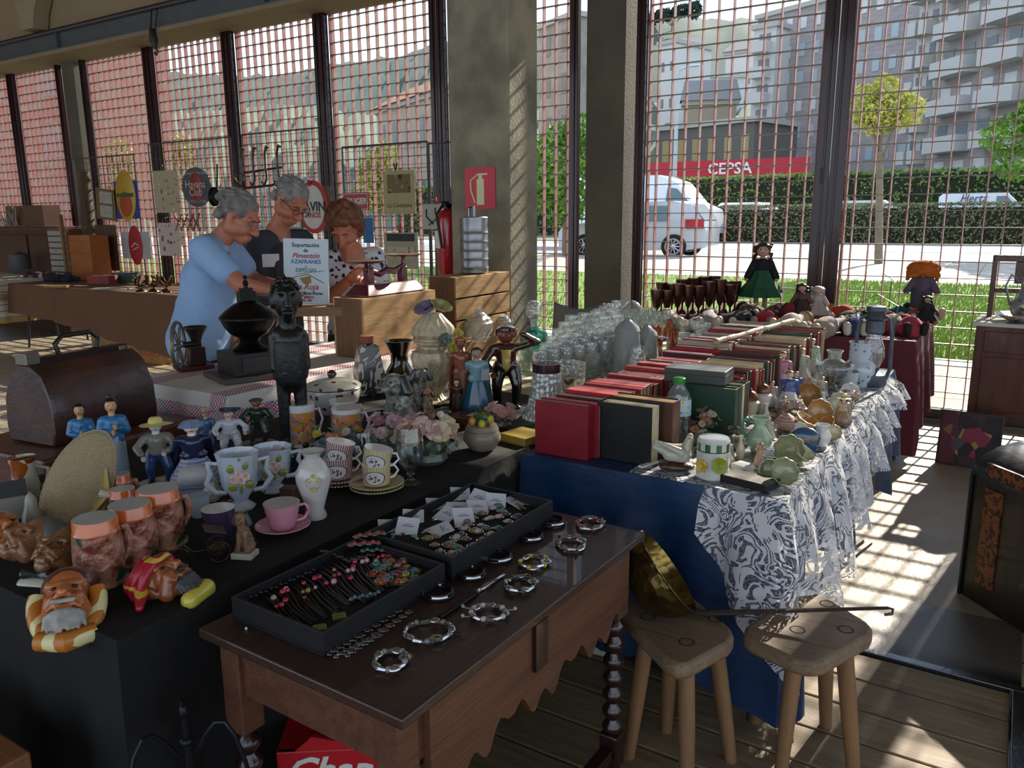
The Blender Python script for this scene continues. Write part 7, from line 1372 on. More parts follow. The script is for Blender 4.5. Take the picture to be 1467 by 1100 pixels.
pos2 = [(u0+rr.uniform(-4, 4), v0+rr.uniform(-3, 3)) for u0, v0 in [(628, 770), (640, 762), (655, 757), (668, 750), (680, 744), (692, 738), (704, 732), (716, 728), (650, 772), (664, 766), (678, 760), (690, 753), (704, 746), (640, 780), (656, 783), (672, 775), (688, 765), (700, 757), (716, 744), (727, 739), (620, 782), (634, 790), (646, 795), (662, 790), (676, 784), (690, 776), (702, 768), (714, 758), (726, 750), (738, 742), (610, 772), (662, 758), (698, 746), (672, 752), (716, 736), (650, 786)]]
pieces('stone_ring', 'silver ring with pale or brown stone in far tray', 'ring', 'stone rings scattered in the far tray', [(u, v, sc2[i % 10], rr.uniform(1.2, 1.9)) for i, (u, v) in enumerate(pos2)], tz2, ringset)
def drop(r, c): B().box(-.004, .004, -.012, .0, 0, .003).build('bar', mat('#a59a5a', .25, .8), r, smooth=0); B().ball((0, .012, .003), (.008, .010, .003), 12, 6).build('stone', gem(c), r)
pieces('drop_earring', ['gold bar earring with turquoise drop, left', 'gold bar earring with turquoise drop, right', 'turquoise and pearl cluster earring beside gold bars'], 'earring', None, [(563, 770, '#5a9a96'), (576, 764, '#4a8f90'), (596, 772, '#5a9a96')], tz2, drop)
pieces('turquoise_bead', ['square turquoise bead earring at right of far tray', 'turquoise cube bead at front of far tray'], 'earring', None, [(744, 727, '#4a8a80'), (655, 776, '#2f7f7a')], tz2, drop)
# bangles
def bangle(label, u, v, w):
    p, h, wd = size(u, v, v-10, w, DZ, .1); r = thing('leather_bangle', label, 'bangle', (p.x, p.y, DZ+.0045), rr.uniform(-.5, .5), 'leather and silver bangles'); k = wd/2
    B().tube([(k*math.cos(a), k*.92*math.sin(a), 0) for a in [i*2*PI/32 for i in range(32)]], .0036, 8, closed=True).tube([(k*.93*math.cos(a), k*.88*math.sin(a), .007) for a in [i*2*PI/32 for i in range(32)]], .003, 8, closed=True).build('leather_band', cord, r)
    B().tube([(k*math.cos(a), k*.92*math.sin(a), .005) for a in [3.6+i*.1 for i in range(9)]], .0058, 8).build('clasp', silver, r); B().tube([(k*math.cos(a), k*.92*math.sin(a), .004) for a in [5.2+i*.12 for i in range(9)]], .0048, 8).tube([(k*math.cos(a), k*.92*math.sin(a), .004) for a in [2.1+i*.12 for i in range(9)]], .0045, 8).build('silver_plate', silver, r)
for lab, u, v, w in (('leather silver bangle nearest the near tray corner', 627, 848, 46), ('leather bangle second in the row of five', 674, 820, 42), ('leather bangle third in the row of five', 712, 796, 42), ('leather bangle fourth in the row of five', 759, 766, 38), ('leather bangle farthest back beside far tray', 790, 745, 38)): bangle(lab, u, v+6, w)
def charm(label, u, v, w, col, m2=None, tail=()):
    p = onz(u, v, DZ); D_ = depth(p); k = w*D_/F/2; r = thing('charm_bracelet', label, 'bracelet', (p.x, p.y, DZ+.006), rr.uniform(0, 3)); b = B(); g_ = B()
    for i in range(15):
        a = 2*PI*i/15; q = V((k*math.cos(a), k*.85*math.sin(a), rr.uniform(-.001, .003))); t_ = V((-math.sin(a), math.cos(a), 0))
        if i % 3 == 0: b.at(q, (rr.uniform(-.3, .3), rr.uniform(-.3, .3), a)); b.ball((0, 0, .001), (.0085, .013, .0045), 8, 6); b.at()
        elif i % 3 == 1: b.limb(q-t_*.007, q+t_*.007, .0056, .0045, 7)
        else: g_.ball(q, .0062, 8, 6)
    b.at(); b.tube([(k*math.cos(a), k*.85*math.sin(a), -.002) for a in [i*2*PI/24 for i in range(24)]], .0014, 5, closed=True); b.at((k*.3, -k*.75, .002)); b.lathe([(.006, 0), (.013, 0), (.0135, .002), (.006, .002)], 18); b.at()
    b.build('silver_charms', silver, r); g_.build('beads', gem(col), r)
    if tail: 
        t_ = B(); 
        for (dx, dy) in tail: t_.tube([(k*.8*(1 if dx > 0 else -1), 0, -.002), (dx*.5, dy*.7, -.002), (dx, dy, -.003)], .0011, 5).ball((dx, dy, .0), .004)
        t_.build('tie_cord', m2 or cord, r)
charm('chunky silver charm bracelet nearest the desk corner', 560, 950, 52, '#8a8688'); charm('large silver charm bracelet with star, second from corner', 614, 908, 66, '#7a7678', None, ((.06, -.01),)); charm('pale corded silver bracelet with loose ties', 700, 882, 50, '#b9b2ae', mat('#b9b0aa', .7), ((-.06, .02), (-.05, -.02), (.05, .03)))
charm('black corded bracelet with round openwork disc', 745, 840, 48, '#1d1b1c', None, ((.05, -.02), (-.05, .01))); charm('yellow threaded bracelet with silver disc', 765, 808, 44, '#b5ac2c', None, ((-.06, .0),)); charm('dark silver bracelet with trailing cords near far corner', 818, 782, 44, '#4a4648', None, ((-.06, 0), (.05, .02))); charm('red corded bracelet at the far desk corner', 845, 753, 42, '#a03438', mat('#9a3a3c', .7), ((.04, -.03),))
a = onz(628, 886, DZ); c = onz(722, 826, DZ); r = thing('beaded_necklace', 'black leather cord with silver barrel beads across desk', 'necklace', (a.x, a.y, DZ+.005)); d = c-a; B().tube([V((0, 0, 0)), d*.5, d*.62], [.0035]*3, 8).tube([V((.006, -.003, 0)), d*.5+V((.005, -.002, 0)), d*.62], .003, 8).build('cord', cord, r)
b = B(); b.tube([d*.55, d*.60, d*.61, d*.66, d*.67, d*.74, d*.75, d*.82, d*.83, d*1.0], [.006, .006, .004, .007, .0075, .0075, .005, .006, .004, .004], 10); b.build('barrel_beads', silver, r)
tag(B().ball((*onz(353, 902, DZ).to_tuple()[:2], DZ+.003), .003).build('pearl', porc), 'single tiny pearl on desk beside near tray', 'bead')
# ================= on the embroidered table: scales, paprika sign
mr = mat('#5c1426', .35, .1, .15, 10, coat=.6); q = onz(524, 430, 1.168); ks = thing('kitchen_scales', 'maroon iron kitchen scales with two brass pans', 'scales', (-2.76, 3.14, 1.169), PI/2)
B().add([(-.23, -.08, 0), (.23, -.08, 0), (.23, .08, 0), (-.23, .08, 0), (-.19, -.045, .055), (.19, -.045, .055), (.19, .045, .055), (-.19, .045, .055)], [(0, 3, 2, 1), (4, 5, 6, 7), (0, 1, 5, 4), (1, 2, 6, 5), (2, 3, 7, 6), (3, 0, 4, 7)]).build('base', mr, ks, smooth=0, bevel=.006)
B().box(-.15, -.11, -.02, .02, .05, .14).box(.11, .15, -.02, .02, .05, .13).tube([(-.16, 0, .13), (-.05, 0, .10), (0, 0, .115), (.06, 0, .11), (.15, 0, .14)], [.014, .018, .02, .018, .012], 8).build('beam', mr, ks, smooth=40, bevel=.004)
B().tube([(0, 0, .1), (-.0, 0, .19)], [.006, .002], 6).build('pointer', mr, ks)
for s_, zz in ((-1, .155), (1, .175)): B().lathe([(0, zz), (.07, zz+.004), (.10, zz+.016), (.103, zz+.018), (.07, zz+.010), (0, zz+.007)], 30, (s_*.145, 0)).build('pan', mat('#96783c', .3, .9), ks); B().tube([(s_*.13, 0, .12), (s_*.145, 0, zz)], .01, 8).build('pan_support', mr, ks)
tl = dep(401, 341, 3.92); brp = dep(469, 436, 3.92); w_ = (dep(466, 341, 3.92)-tl).length; h_ = .325
sg = thing('paprika_sign', 'white tin sign for paprika and saffron in painted lettering', 'sign', (tl.x, tl.y, tl.z-h_), math.atan2(RT.y, RT.x)+.03, rot=(-.05, .03, math.atan2(RT.y, RT.x)))
B().box(0, w_, 0, .012, 0, h_).build('panel', mat('#b9c6cc', .4, 0, .06, 6), sg, smooth=0, bevel=.003)
for t_, z, s_, c_, sh in (('Exportación', .90, .030, '#1f2a3c', 0), ('de', .82, .026, '#1f2a3c', 0), ('Pimentón', .74, .038, '#a8182c', .3), ('AZAFRANES', .65, .030, '#2a6a9a', 0), ('y', .58, .02, '#2a6a9a', 0), ('ESPECIAS', .52, .028, '#2f7a8a', 0), ('La Roja', .27, .044, '#a8182c', .3), ('Hijo de Bnos Flores', .17, .022, '#1f2a3c', 0), ('ESPINARDO', .11, .016, '#a8182c', 0), ('TEL. 405', .06, .016, '#a8182c', 0)):
    text(t_, 'lettering', s_*.92, mat(c_, .5), sg, (w_*.5, -.001, z*h_), (PI/2, 0, 0), .0006, shear=sh, bold=.0006)
b = B(); b.tube([(w_*.15, -.003, h_*.40), (w_*.55, -.003, h_*.46), (w_*.9, -.003, h_*.33)], .0018, 5).tube([(w_*.3, -.003, h_*.46), (w_*.9, -.003, h_*.52)], .0012, 5); b.add([(w_*.35, -.002, h_*.40), (w_*.6, -.002, h_*.44), (w_*.62, -.002, h_*.33), (w_*.45, -.002, h_*.31)], [(0, 1, 2, 3)]); b.build('painted_bird', mat('#8a6a1c', .5), sg, smooth=0)
ea = thing('wooden_stand', 'rough wooden bench stand holding up the paprika sign', 'stand', (sg.location.x+.06, sg.location.y-.02, WZ+.003), math.atan2(RT.y, RT.x)); zt = tl.z-h_-WZ-.008; ew = wood('#8a6c4c', '#6b5238', .7, 0, 6)
B().box(-.12, .36, -.03, .13, zt-.05, zt-.003).build('top', ew, ea, smooth=0, bevel=.004)
for x, dx in ((-.06, -.04), (.28, .06)): B().tube([(x, .05, zt-.05), (x+dx, .02, 0)], [.017, .014], 10).build('leg', ew, ea)
b = B(); r9 = random.Random(2)
for i in range(20): q = V((r9.uniform(-.08, .08), r9.uniform(-.05, .05), r9.uniform(.01, .09))); b.tube([q, q+V((r9.uniform(-.09, .09), r9.uniform(-.05, .05), r9.uniform(-.01, .05)))], .005, 6)
q = onz(470, 500, WZ); o = b.build('iron_trivet', iron); o.location = (q.x-.05, q.y+.3, WZ+.02); tag(o, 'tangle of black ironwork under the wooden bench stand', 'ironwork')
# ================= hanging grids and signs at the back
wirem = mat('#4a4a4c', .4, .6); YG = 6.16
def gridpanel(label, u0, u1, v0, seed):
    a = ony(u0, v0, YG); c = ony(u1, v0, YG); w_ = c.x-a.x; top = a.z; r = thing('wire_grid', label, 'grid panel', (a.x, YG, 0), 0, None); b = B(); n = max(6, int(w_/.075))
    for i in range(n+1): x = w_*i/n; b.box(x-.002, x+.002, -.002, .002, .55, top)
    z = .55
    while z <= top: b.box(0, w_, .002, .006, z-.002, z+.002); z += .075
    b.build('wires', wirem, r, smooth=0)
    for x in (0, w_): B().tube([(x, 0, .012), (x, 0, top)], .009, 8).build('post', wirem, r); B().box(x-.01, x+.01, -.22, .22, 0, .015).build('foot', wirem, r, smooth=0)
    B().tube([(0, 0, top), (w_, 0, top)], .008, 8).build('top_rail', wirem, r)
gridpanel('leftmost wire grid with carved plank and beer plaque', 105, 192, 228, 1); gridpanel('wire grid behind first man with round and oval signs', 212, 330, 207, 2); gridpanel('wire grid behind second man with bentwood coat rack', 346, 478, 193, 3); gridpanel('wire grid with farm print right of the woman', 490, 612, 211, 4); gridpanel('short wire grid next to the concrete column', 614, 646, 206, 5)
def plaque(name, label, cat, u0, v0, u1, v1, m, y=YG-.045, th=.012, rz=0, oval=False):
    a = ony(u0, v1, y); c = ony(u1, v0, y); w_, h_ = c.x-a.x, c.z-a.z; r = thing(name, label, cat, ((a.x+c.x)/2, y, (a.z+c.z)/2), 0, rot=(0, rz, 0)); b = B()
    if oval: b.at((0, 0, 0), (PI/2, 0, 0)); b.lathe([(0, -th/2), (1, -th/2), (1, th/2), (0, th/2)], 40, sx=w_/2, sy=h_/2)
    else: b.cb((0, 0, 0), (w_, th, h_))
    b.build('panel', m, r, smooth=30 if oval else 0); B().tube([(0, .0, h_/2), (0, .035, h_/2+.03), (0, .04, h_/2-.02)], .003, 5).build('hook', wirem, r); return r, w_, h_
def peg(r, x, z, c='#a81824'): b = B(); b.limb((x-.02, -.02, z+.06), (x, -.02, z), .010, .006, 6); b.limb((x+.02, -.02, z+.06), (x, -.02, z), .010, .006, 6); b.build('clip', mat(c, .4), r)
r, w_, h_ = plaque('beer_plaque', 'blue and orange enamel plaque with yellow bearded face', 'plaque', 168, 258, 196, 313, mat('#1d3f80', .4)); b = B(); b.at((0, -.012, .05), (PI/2, 0, 0)); b.lathe([(0, 0), (w_*.42, 0), (w_*.40, .006), (0, .008)], 30, sy=1.5); b.build('oval', mat('#b8902c', .4), r)
b = B(); b.cb((0, -.024, h_*.12), (w_*.7, .004, h_*.1)); b.build('green_band', mat('#2f5a2c', .4), r, smooth=0); b = B(); b.at((0, -.022, -h_*.12), (PI/2, 0, 0)); b.lathe([(0, 0), (w_*.26, 0), (0, .006)], 20, sy=1.2); b.build('orange_face', mat('#a8481c', .4), r)
r, w_, h_ = plaque('girl_print', 'tall beige print of a standing girl near the round sign', 'print', 225, 243, 254, 305, spots('#a59c80', ['#7a4a3a', '#8a6a5a', '#c0b8a0'], 18, .4, .7, 0)); peg(r, 0, h_/2, '#1d1d1d')
r, w_, h_ = plaque('club_sign', 'oval grey metal sign with red centre emblem', 'sign', 264, 238, 300, 297, mat('#4c5056', .4, .2), oval=True)
b = B(); b.at((0, -.008, 0), (PI/2, 0, 0)); b.lathe([(0, 0), (w_*.22, 0), (w_*.2, .006), (0, .006)], 24, sy=1.45); b.build('emblem', mat('#8a2a28', .5), r); text('Havana', 'lettering', w_*.24, mat('#b9b6b0', .5), r, (0, -.018, .03)); text('Club', 'lettering', w_*.24, mat('#b9b6b0', .5), r, (0, -.018, -.06)); text('EL RON DE CUBA', 'lettering', w_*.085, mat('#a5a5a2', .5), r, (0, -.008, -h_*.36)); text('FUNDADA EN 1878', 'lettering', w_*.085, mat('#a5a5a2', .5), r, (0, -.008, h_*.34))
r, w_, h_ = plaque('girl_print', 'small white print of girl in hat under the first', 'print', 230, 319, 256, 366, spots('#b9aba0', ['#8a3a30', '#7a4a44'], 14, .35, .7, 0)); peg(r, 0, h_/2, '#1d1d1d')
r, w_, h_ = plaque('oval_print', 'white print with red oval bottle emblem on left grid', 'print', 177, 332, 214, 370, mat('#a9a9a6', .6)); b = B(); b.at((0, -.009, 0), (PI/2, 0, 0)); b.lathe([(0, 0), (w_*.24, 0), (w_*.2, .004), (0, .004)], 24, sy=1.7); b.build('emblem', mat('#a01824', .5), r); b = B(); b.tube([(-w_*.12, -.016, -.02), (0, -.016, .03), (w_*.12, -.016, .0)], .008, 5).tube([(-w_*.1, -.016, -.06), (w_*.12, -.016, -.02)], .006, 5); b.build('script_mark', mat('#c9c6c0', .5), r)
r, w_, h_ = plaque('double_frame', 'gilt wooden frame with two small pictures', 'picture', 141, 270, 165, 315, wood('#7a6038', '#5a4426', .6, 2, 5), rz=.1); B().cb((0, -.009, h_*.22), (w_*.6, .006, h_*.38)).build('upper_picture', mat('#a8a59a', .6, 0, .3, 30), r, smooth=0); B().cb((0, -.009, -h_*.23), (w_*.6, .006, h_*.38)).build('lower_picture', mat('#a8a59a', .6, 0, .3, 30), r, smooth=0)
a = ony(120, 246, YG-.07); c = ony(146, 388, YG-.07); cp = thing('carved_plank', 'long dark carved driftwood plank leaning on left grid', 'carving', (c.x, YG-.16, .802)); B().tube([(0, 0, 0), ((a.x-c.x)*.5-.02, .03, (a.z-.8)*.5), (a.x-c.x, .09, a.z-.8)], [.07, .085, .07], 10, flat=.3).build('body', wood('#5a4630', '#3a2a1c', .7, 2, 4, dark='#8a7a5c'), cp)
r, w_, h_ = plaque('bottle_frame', 'narrow wooden frame around a bottle shape', 'picture', 143, 322, 165, 386, wood('#5f482c', '#45331f', .6, 2, 5), y=YG-.1); B().at((0, -.01, -.02)).lathe([(0, -.12), (.05, -.12), (.05, .0), (.018, .06), (.018, .12), (0, .12)], 14, sy=.3).build('bottle', mat('#7a6f5f', .4), r)
r = thing('black_pan', 'round black iron pan hanging by its long handle', 'pan', (ony(310, 282, YG-.05).x, YG-.05, ony(310, 282, YG).z)); B().at((0, 0, 0), (PI/2, 0, 0)).lathe([(0, 0), (.09, 0), (.11, .03), (.105, .03), (.085, .006), (0, .006)], 24).build('dish', iron, r); B().tube([(.02, 0, .09), (.05, 0, .26), (.06, 0, .36)], .009, 7).build('handle', iron, r)
b = B(); a = ony(252, 330, YG-.05); r = thing('folding_hooks', 'zigzag folding wooden hook rack below oval sign', 'hook rack', a)
for i in range(4): b.tube([(i*.11, 0, 0), (i*.11+.15, 0, .2)], .011, 6).tube([(i*.11+.15, -.01, 0), (i*.11, -.01, .2)], .011, 6)
b.build('lattice', wood('#8a5a3c', '#6b442c', .6, 0, 6), r)
r = thing('coat_rack', 'dark bentwood wall coat rack with curved hooks', 'coat rack', ony(336, 262, YG-.06)); bwm = mat('#2c1a14', .4, coat=.3); b = B(); w_ = ony(405, 262, YG-.06).x-r.location.x; b.tube([(0, 0, .05), (.06, 0, -.02), (.2, 0, -.06), (w_*.8, 0, -.04), (w_, 0, .03)], .014, 8).tube([(.1, 0, .10), (w_, 0, .14)], .013, 8)
b.build('rail', bwm, r)
for i in range(4): x = .16+i*.19; B().tube([(x-.06, -.02, .0), (x, -.05, -.05), (x+.06, -.06, .02), (x+.04, -.05, .14), (x+.03, -.04, .28), (x+.08, -.06, .36), (x+.14, -.09, .34)], .013, 8).build('hook', bwm, r)
r, w_, h_ = plaque('wine_sign', 'brown board with white disc in a red ring', 'sign', 432, 266, 474, 326, mat('#5a4632', .7)); b = B(); b.at((-.02, -.008, 0), (PI/2, 0, 0)); b.lathe([(0, 0), (w_*.46, 0), (w_*.46, .004), (0, .004)], 36, sy=1.28); b.build('red_ring', mat('#a01824', .5), r); b = B(); b.at((-.03, -.013, 0), (PI/2, 0, 0)); b.lathe([(0, 0), (w_*.36, 0), (w_*.36, .004), (0, .004)], 36, sy=1.35); b.build('white_disc', mat('#bdbcb5', .5), r)
text('SAVIN', 'lettering', w_*.29, mat('#1a1a1c', .5), r, (-.03, -.02, .0), bold=.004); text('VINOS', 'lettering', w_*.17, mat('#a01824', .5), r, (-.03, -.02, -h_*.2), bold=.002); peg(r, -.05, h_/2)
r, w_, h_ = plaque('kruger_plate' if False else 'red_sign', 'small red metal sign with white capital letters', 'sign', 492, 275, 528, 302, mat('#981c28', .4)); rect_frame(B(), -w_/2+.01, w_/2-.01, -h_/2+.01, h_/2-.01, .006, -.009, -.006).build('border', mat('#c9c4be', .5), r, smooth=0); text('KRUGER', 'lettering', w_*.235, mat('#cbc6c0', .5), r, (0, -.009, 0), bold=.003)
r, w_, h_ = plaque('farm_print', 'yellowed paper print with dark farm scene above lettering', 'print', 551, 243, 594, 307, mat('#a39a72', .7)); B().cb((0, -.008, h_*.2), (w_*.72, .004, h_*.42)).build('picture', spots('#6a5c3c', ['#2a2418', '#8a7a54', '#3a3020'], 16, .45, .7, 0), r, smooth=0); text('La Combiere', 'lettering', w_*.15, mat('#2a241a', .6), r, (0, -.0075, -h_*.3), shear=.2); peg(r, -.02, h_/2, '#2a2a2c')
r, w_, h_ = plaque('tool_plaque', 'white square plaque with black scythe shapes', 'plaque', 606, 292, 637, 328, mat('#a8a69c', .6), y=YG-.12); b = B(); b.tube([(-w_*.3, -.008, h_*.3), (-w_*.3, -.008, 0), (0, -.008, -h_*.3)], .008, 5).tube([(-w_*.2, -.008, -h_*.35), (w_*.2, -.008, -h_*.05)], .006, 5).tube([(w_*.1, -.008, h_*.35), (w_*.1, -.008, h_*.1)], .008, 5); b.build('drawing', mat('#1d1d1d', .6), r); peg(r, .06, h_/2)
r, w_, h_ = plaque('black_print', 'beige print with black band and tiny pictures behind scales', 'print', 553, 333, 598, 384, mat('#9a9480', .7)); B().cb((0, -.008, h_*.36), (w_*.84, .004, h_*.2)).build('black_band', mat('#1d1f1f', .6), r, smooth=0); B().cb((0, -.008, -h_*.05), (w_*.8, .004, h_*.3)).build('pictures', spots('#a8a088', ['#6a5030', '#8a6a3c'], 22, .35, .7, 0), r, smooth=0); peg(r, 0, h_/2)
r, w_, h_ = plaque('blue_sign', 'narrow blue sign partly hidden behind woman hair', 'sign', 522, 312, 534, 348, mat('#1c5a8c', .5))
# far-left furniture and goods on the brown table
sb = thing('sideboard', 'dark brown wooden sideboard at the far left window', 'sideboard', (-11.0, 5.95, 0)); dwm = wood('#4a2c20', '#38211a', .5, 2, 4, coat=.2)
B().box(-2.2, 0, 0, .45, 0, 1.42).build('body', dwm, sb, smooth=0); B().box(-2.25, .08, -.05, .48, 1.42, 1.47).build('top', dwm, sb, smooth=0, bevel=.008)
for x in (-1.5, -.75): B().box(x, x+.66, -.02, 0, .3, 1.35).build('door', dwm, sb, smooth=0, bevel=.004)
bt_ = thing('planter_box', 'wooden planter with dry twigs on the sideboard', 'planter', (-11.9, 6.1, 1.475)); B().box(-.5, .5, -.12, .12, 0, .28).build('box', wood('#6b4a34', '#4f3626'), bt_, smooth=0); b = B(); r9 = random.Random(4)
for i in range(26): q = V((-.5+r9.uniform(-.4, .4), -.16, 0)); b.tube([q, q+V((r9.uniform(-.15, .15), -.03, r9.uniform(.08, .3)))], .008, 5)
b.build('twigs', mat('#8a8078', .7), bt_)
fc = thing('drawer_cabinet', 'small cabinet with rows of white labelled drawers', 'cabinet', (ony(74, 385, 5.75).x, 5.75, .801)); w_ = ony(102, 385, 5.75).x-fc.location.x; h_ = ony(88, 328, 5.75).z-.8; B().box(0, w_, 0, .2, 0, h_).build('case', wood('#7a4a2a', '#5c361f'), fc, smooth=0, bevel=.003)
for k in range(8): B().box(.02, w_-.02, -.008, 0, h_*(k+.14)/8.2, h_*(k+.86)/8.2).build('drawer', mat('#9a9c98', .6, 0, .2, 20), fc, smooth=0)
oc = thing('orange_lit_crate', 'wooden box tinted as if lit orange beside labelled drawers', 'box', (ony(103, 388, 5.7).x, 5.7, .801)); w_ = ony(133, 388, 5.7).x-oc.location.x; B().box(0, w_, 0, .25, 0, .56).build('body', wood('#a8642c', '#8a4c1e', .5, 0, 5), oc, smooth=0, bevel=.004); B().box(-.06, -.02, -.06, -.02, 0, .82).build('stick', wood('#8a6c4c', '#6b5238'), oc, smooth=0)  # orange light on the box is put into its wood colour
def heap(name, label, cat, u, v, w, hh, m, seed, z=.802, n=9):
    p = onz(u, v, z); k = w*depth(p)/F/2; b = B(); r9 = random.Random(seed)
    for i in range(n): b.limb((r9.uniform(-k, k)*.8, r9.uniform(-.1, .1), hh*.25), (r9.uniform(-k, k)*.8, r9.uniform(-.1, .1), hh*r9.uniform(.2, .8)), hh*.3, hh*.22)
    o = b.build(name, m, remesh=.012, blur=2); o.location = (p.x, p.y+.12, z+.002+hh*.08); return tag(o, label, cat)
heap('folded_clothes', 'heap of red and white patterned clothes at far left', 'clothes', 40, 402, 70, .16, spots('#4a2a34', ['#a8a29a', '#8a2430', '#23263a'], 12, .45, .9, 0), 1); heap('folded_clothes', 'heap of navy clothes in front of patterned heap', 'clothes', 75, 405, 60, .11, mat('#1d2233', .9, 0, .3, 8), 2); heap('folded_cloth', 'pile of light printed cloth beside drawer cabinet', 'cloth', 95, 398, 44, .08, spots('#8a8d8a', ['#3a4a6a', '#a03a3a'], 12, .4, .9, 0), 3)
vase('grey_cauldron', 'small grey lidded cauldron on the striped cloth table', 'pot', 30, 392, 360, 28, [(.8, 0), (1, .3), (1, .6), (.9, .85), (.3, .95), (0, 1)], mat('#4a4e50', .6), z=.842, hollow=False)
for lab, u0, u1, v, c_, hh in (('red cardboard box on the brown cloth', 125, 156, 407, '#8a3a34', .10), ('dark green box beside the red one', 160, 190, 405, '#2f4a40', .12), ('flat yellow folder at left of the brown cloth', 62, 90, 412, '#8a6a34', .02), ('white papers lying near front of brown cloth', 130, 180, 415, '#a8a59a', .012), ('pale newspaper at the right end of brown cloth', 195, 228, 420, '#a59c8a', .01)):
    bx('card_box' if hh > .05 else 'paper_stack', lab, 'box' if hh > .05 else 'papers', u0, v, u1, v+.5, .8, .16, hh, mat(c_, .7))
brzm = mat('#6a5236', .3, .8, .4, 20)
for lab, u in (('tangled bronze candlestick leftmost on brown cloth', 190), ('bronze branching ornament in middle of brown cloth', 208), ('bronze curled ornament next to blue shirted man', 226)):
    p = onz(u, 420, .8); r = thing('bronze_ornament', lab, 'ornament', (p.x, p.y+.1, .803)); b = B(); r9 = random.Random(u); b.lathe([(0, 0), (.06, 0), (.05, .02), (.015, .04), (.012, .09), (0, .09)], 14)
    for i in range(9): a = r9.uniform(0, 6.28); b.tube([(0, 0, .06), (.06*math.cos(a), .05*math.sin(a), .08), (.10*math.cos(a+.5), .06*math.sin(a+.5), .12+.06*r9.random())], [.012, .01, .016], 7)
    b.build('body', brzm, r)
c_ = patbox('cardboard_box', 'open brown carton with red print under the brown cloth', (-8.3, 5.4, 0), (1.1, .5, .2), mat('#a5743c', .8)); text('ROJO', 'lettering', .16, mat('#b03a2c', .7), c_, (.3, -.252, .12))
patbox('cardboard_box', 'small plain carton under the brown cloth', (-9.05, 5.35, 0), (.3, .3, .26), mat('#8a7050', .8))
# ================= dolls on the maroon table
MZ = .782; sk2 = mat('#c29a84', .4, 0, .1, 12, coat=.3)
def standdoll(label, u, vb, vt, dress, top, hair, wk=1.0, low='skirt', hairbig=1, name='doll'):
    r, h, wd = put(name, label, 'doll', u, vb, vt, (vb-vt)*.5, MZ); r.scale = (h*wk, h*wk, h)
    for s_ in (-1, 1): B().limb((s_*.05, 0, .34), (s_*.055, 0, .03), .035, .028).build('leg', sk2, r); B().limb((s_*.055, .0, .02), (s_*.06, -.06, .02), .03, .026).build('shoe', mat('#1c1a1c', .3), r)
    if low == 'skirt': B().lathe([(.28, .24), (.27, .26), (.17, .42), (.09, .58), (0, .6)], 30, flute=10, fd=.07).build('dress', dress, r, solid=.006)
    else: B().limb((-.05, 0, .5), (-.06, 0, .1), .075, .055).limb((.05, 0, .5), (.06, 0, .1), .075, .055).build('trousers', dress, r, remesh=.015)
    b = B(); b.limb((0, 0, .55), (0, 0, .68), .085, .08); b.limb((.09, 0, .70), (.17, -.03, .50), .045, .045); b.limb((-.09, 0, .70), (-.17, -.03, .50), .045, .045); b.build('jacket', top, r, remesh=.015)
    for s_ in (-1, 1): B().ball((s_*.175, -.035, .47), .03).build('hand', sk2, r)
    b = B(); b.ball((0, 0, .85), (.075, .075, .09)); b.limb((0, 0, .75), (0, 0, .7), .03, .03); b.build('head', sk2, r); rr = random.Random(u); b = B(); b.ball((0, .02, .87), (.088, .085, .1))
    if hairbig > 1.5: b.ball((0, .05, .88), (.20, .14, .15)); b.ball((.1, .02, .78), (.1, .09, .06)); b.ball((-.1, .02, .78), (.1, .09, .06))
    for i in range(34):
        a = rr.uniform(-2.2, 2.2)+PI/2; z = rr.uniform(.68, .93); b.ball((.10*hairbig*math.cos(a), .03+.09*hairbig*math.sin(a)*.9, z), .028)
    b.build('hair', hair, r, remesh=.013, blur=1); f = B(); f.ball((-.028, -.072, .865), .009); f.ball((.028, -.072, .865), .009); f.build('eyes', mat('#18202a', .2), r); B().ball((0, -.077, .825), (.015, .006, .006)).build('mouth', mat('#9c3a34', .4), r); return r
standdoll('tall standing doll in green skirt and black cape with curls', 1088, 452, 343, mat('#1c5a3c', .7, 0, .3, 12), mat('#14181c', .9), mat('#4a2a1a', .6, 0, .4, 30), 1.1)
standdoll('rag doll with big orange hair and grey purple suit', 1316, 462, 375, mat('#4a4250', .9), mat('#5c5262', .9), mat('#c0641c', .9, 0, .3, 20), 1.35, 'trousers', 1.75)
def lydoll(label, u, v, L_, ang, dress, hair, shoe=None, skirt=True, name='lying_doll'):
    p = onz(u, v, MZ); L_ *= 1.2; k = L_; r = thing(name, label, 'doll', (p.x, p.y+.06, MZ+.003), ang)
    b = B(); b.limb((0, .0, .05), (0, k*.35, .055), .05, .045); b.limb((-.04, k*.3, .05), (-.11, k*.15, .03), .028, .024); b.limb((.04, k*.3, .05), (.11, k*.15, .03), .028, .024)
    if skirt: b.limb((-.05, -k*.1, .035), (.05, -k*.1, .035), .045, .045); b.limb((0, 0, .05), (0, -k*.14, .035), .07, .07)
    b.build('dress', dress, r, remesh=.008, blur=2)
    for s_ in (-1, 1): B().limb((s_*.035, -.02, .04), (s_*.05, -k*.36, .03), .026, .022).build('leg', sk2, r); B().limb((s_*.05, -k*.37, .025), (s_*.052, -k*.39, .065), .024, .026).build('shoe', shoe or mat('#c3b8a5', .5), r)
    b = B(); b.ball((0, k*.46, .06), (.048, .055, .05)); b.limb((0, k*.38, .055), (0, k*.42, .055), .02, .02); b.build('head', sk2, r); B().ball((0, k*.49, .062), (.055, .052, .055)).build('hair', hair, r)
    for s_ in (-1, 1): B().ball((s_*.12, k*.12, .028), .02).build('hand', sk2, r)
    return r
wdn = lambda c: mat(c, .85, 0, .3, 14)
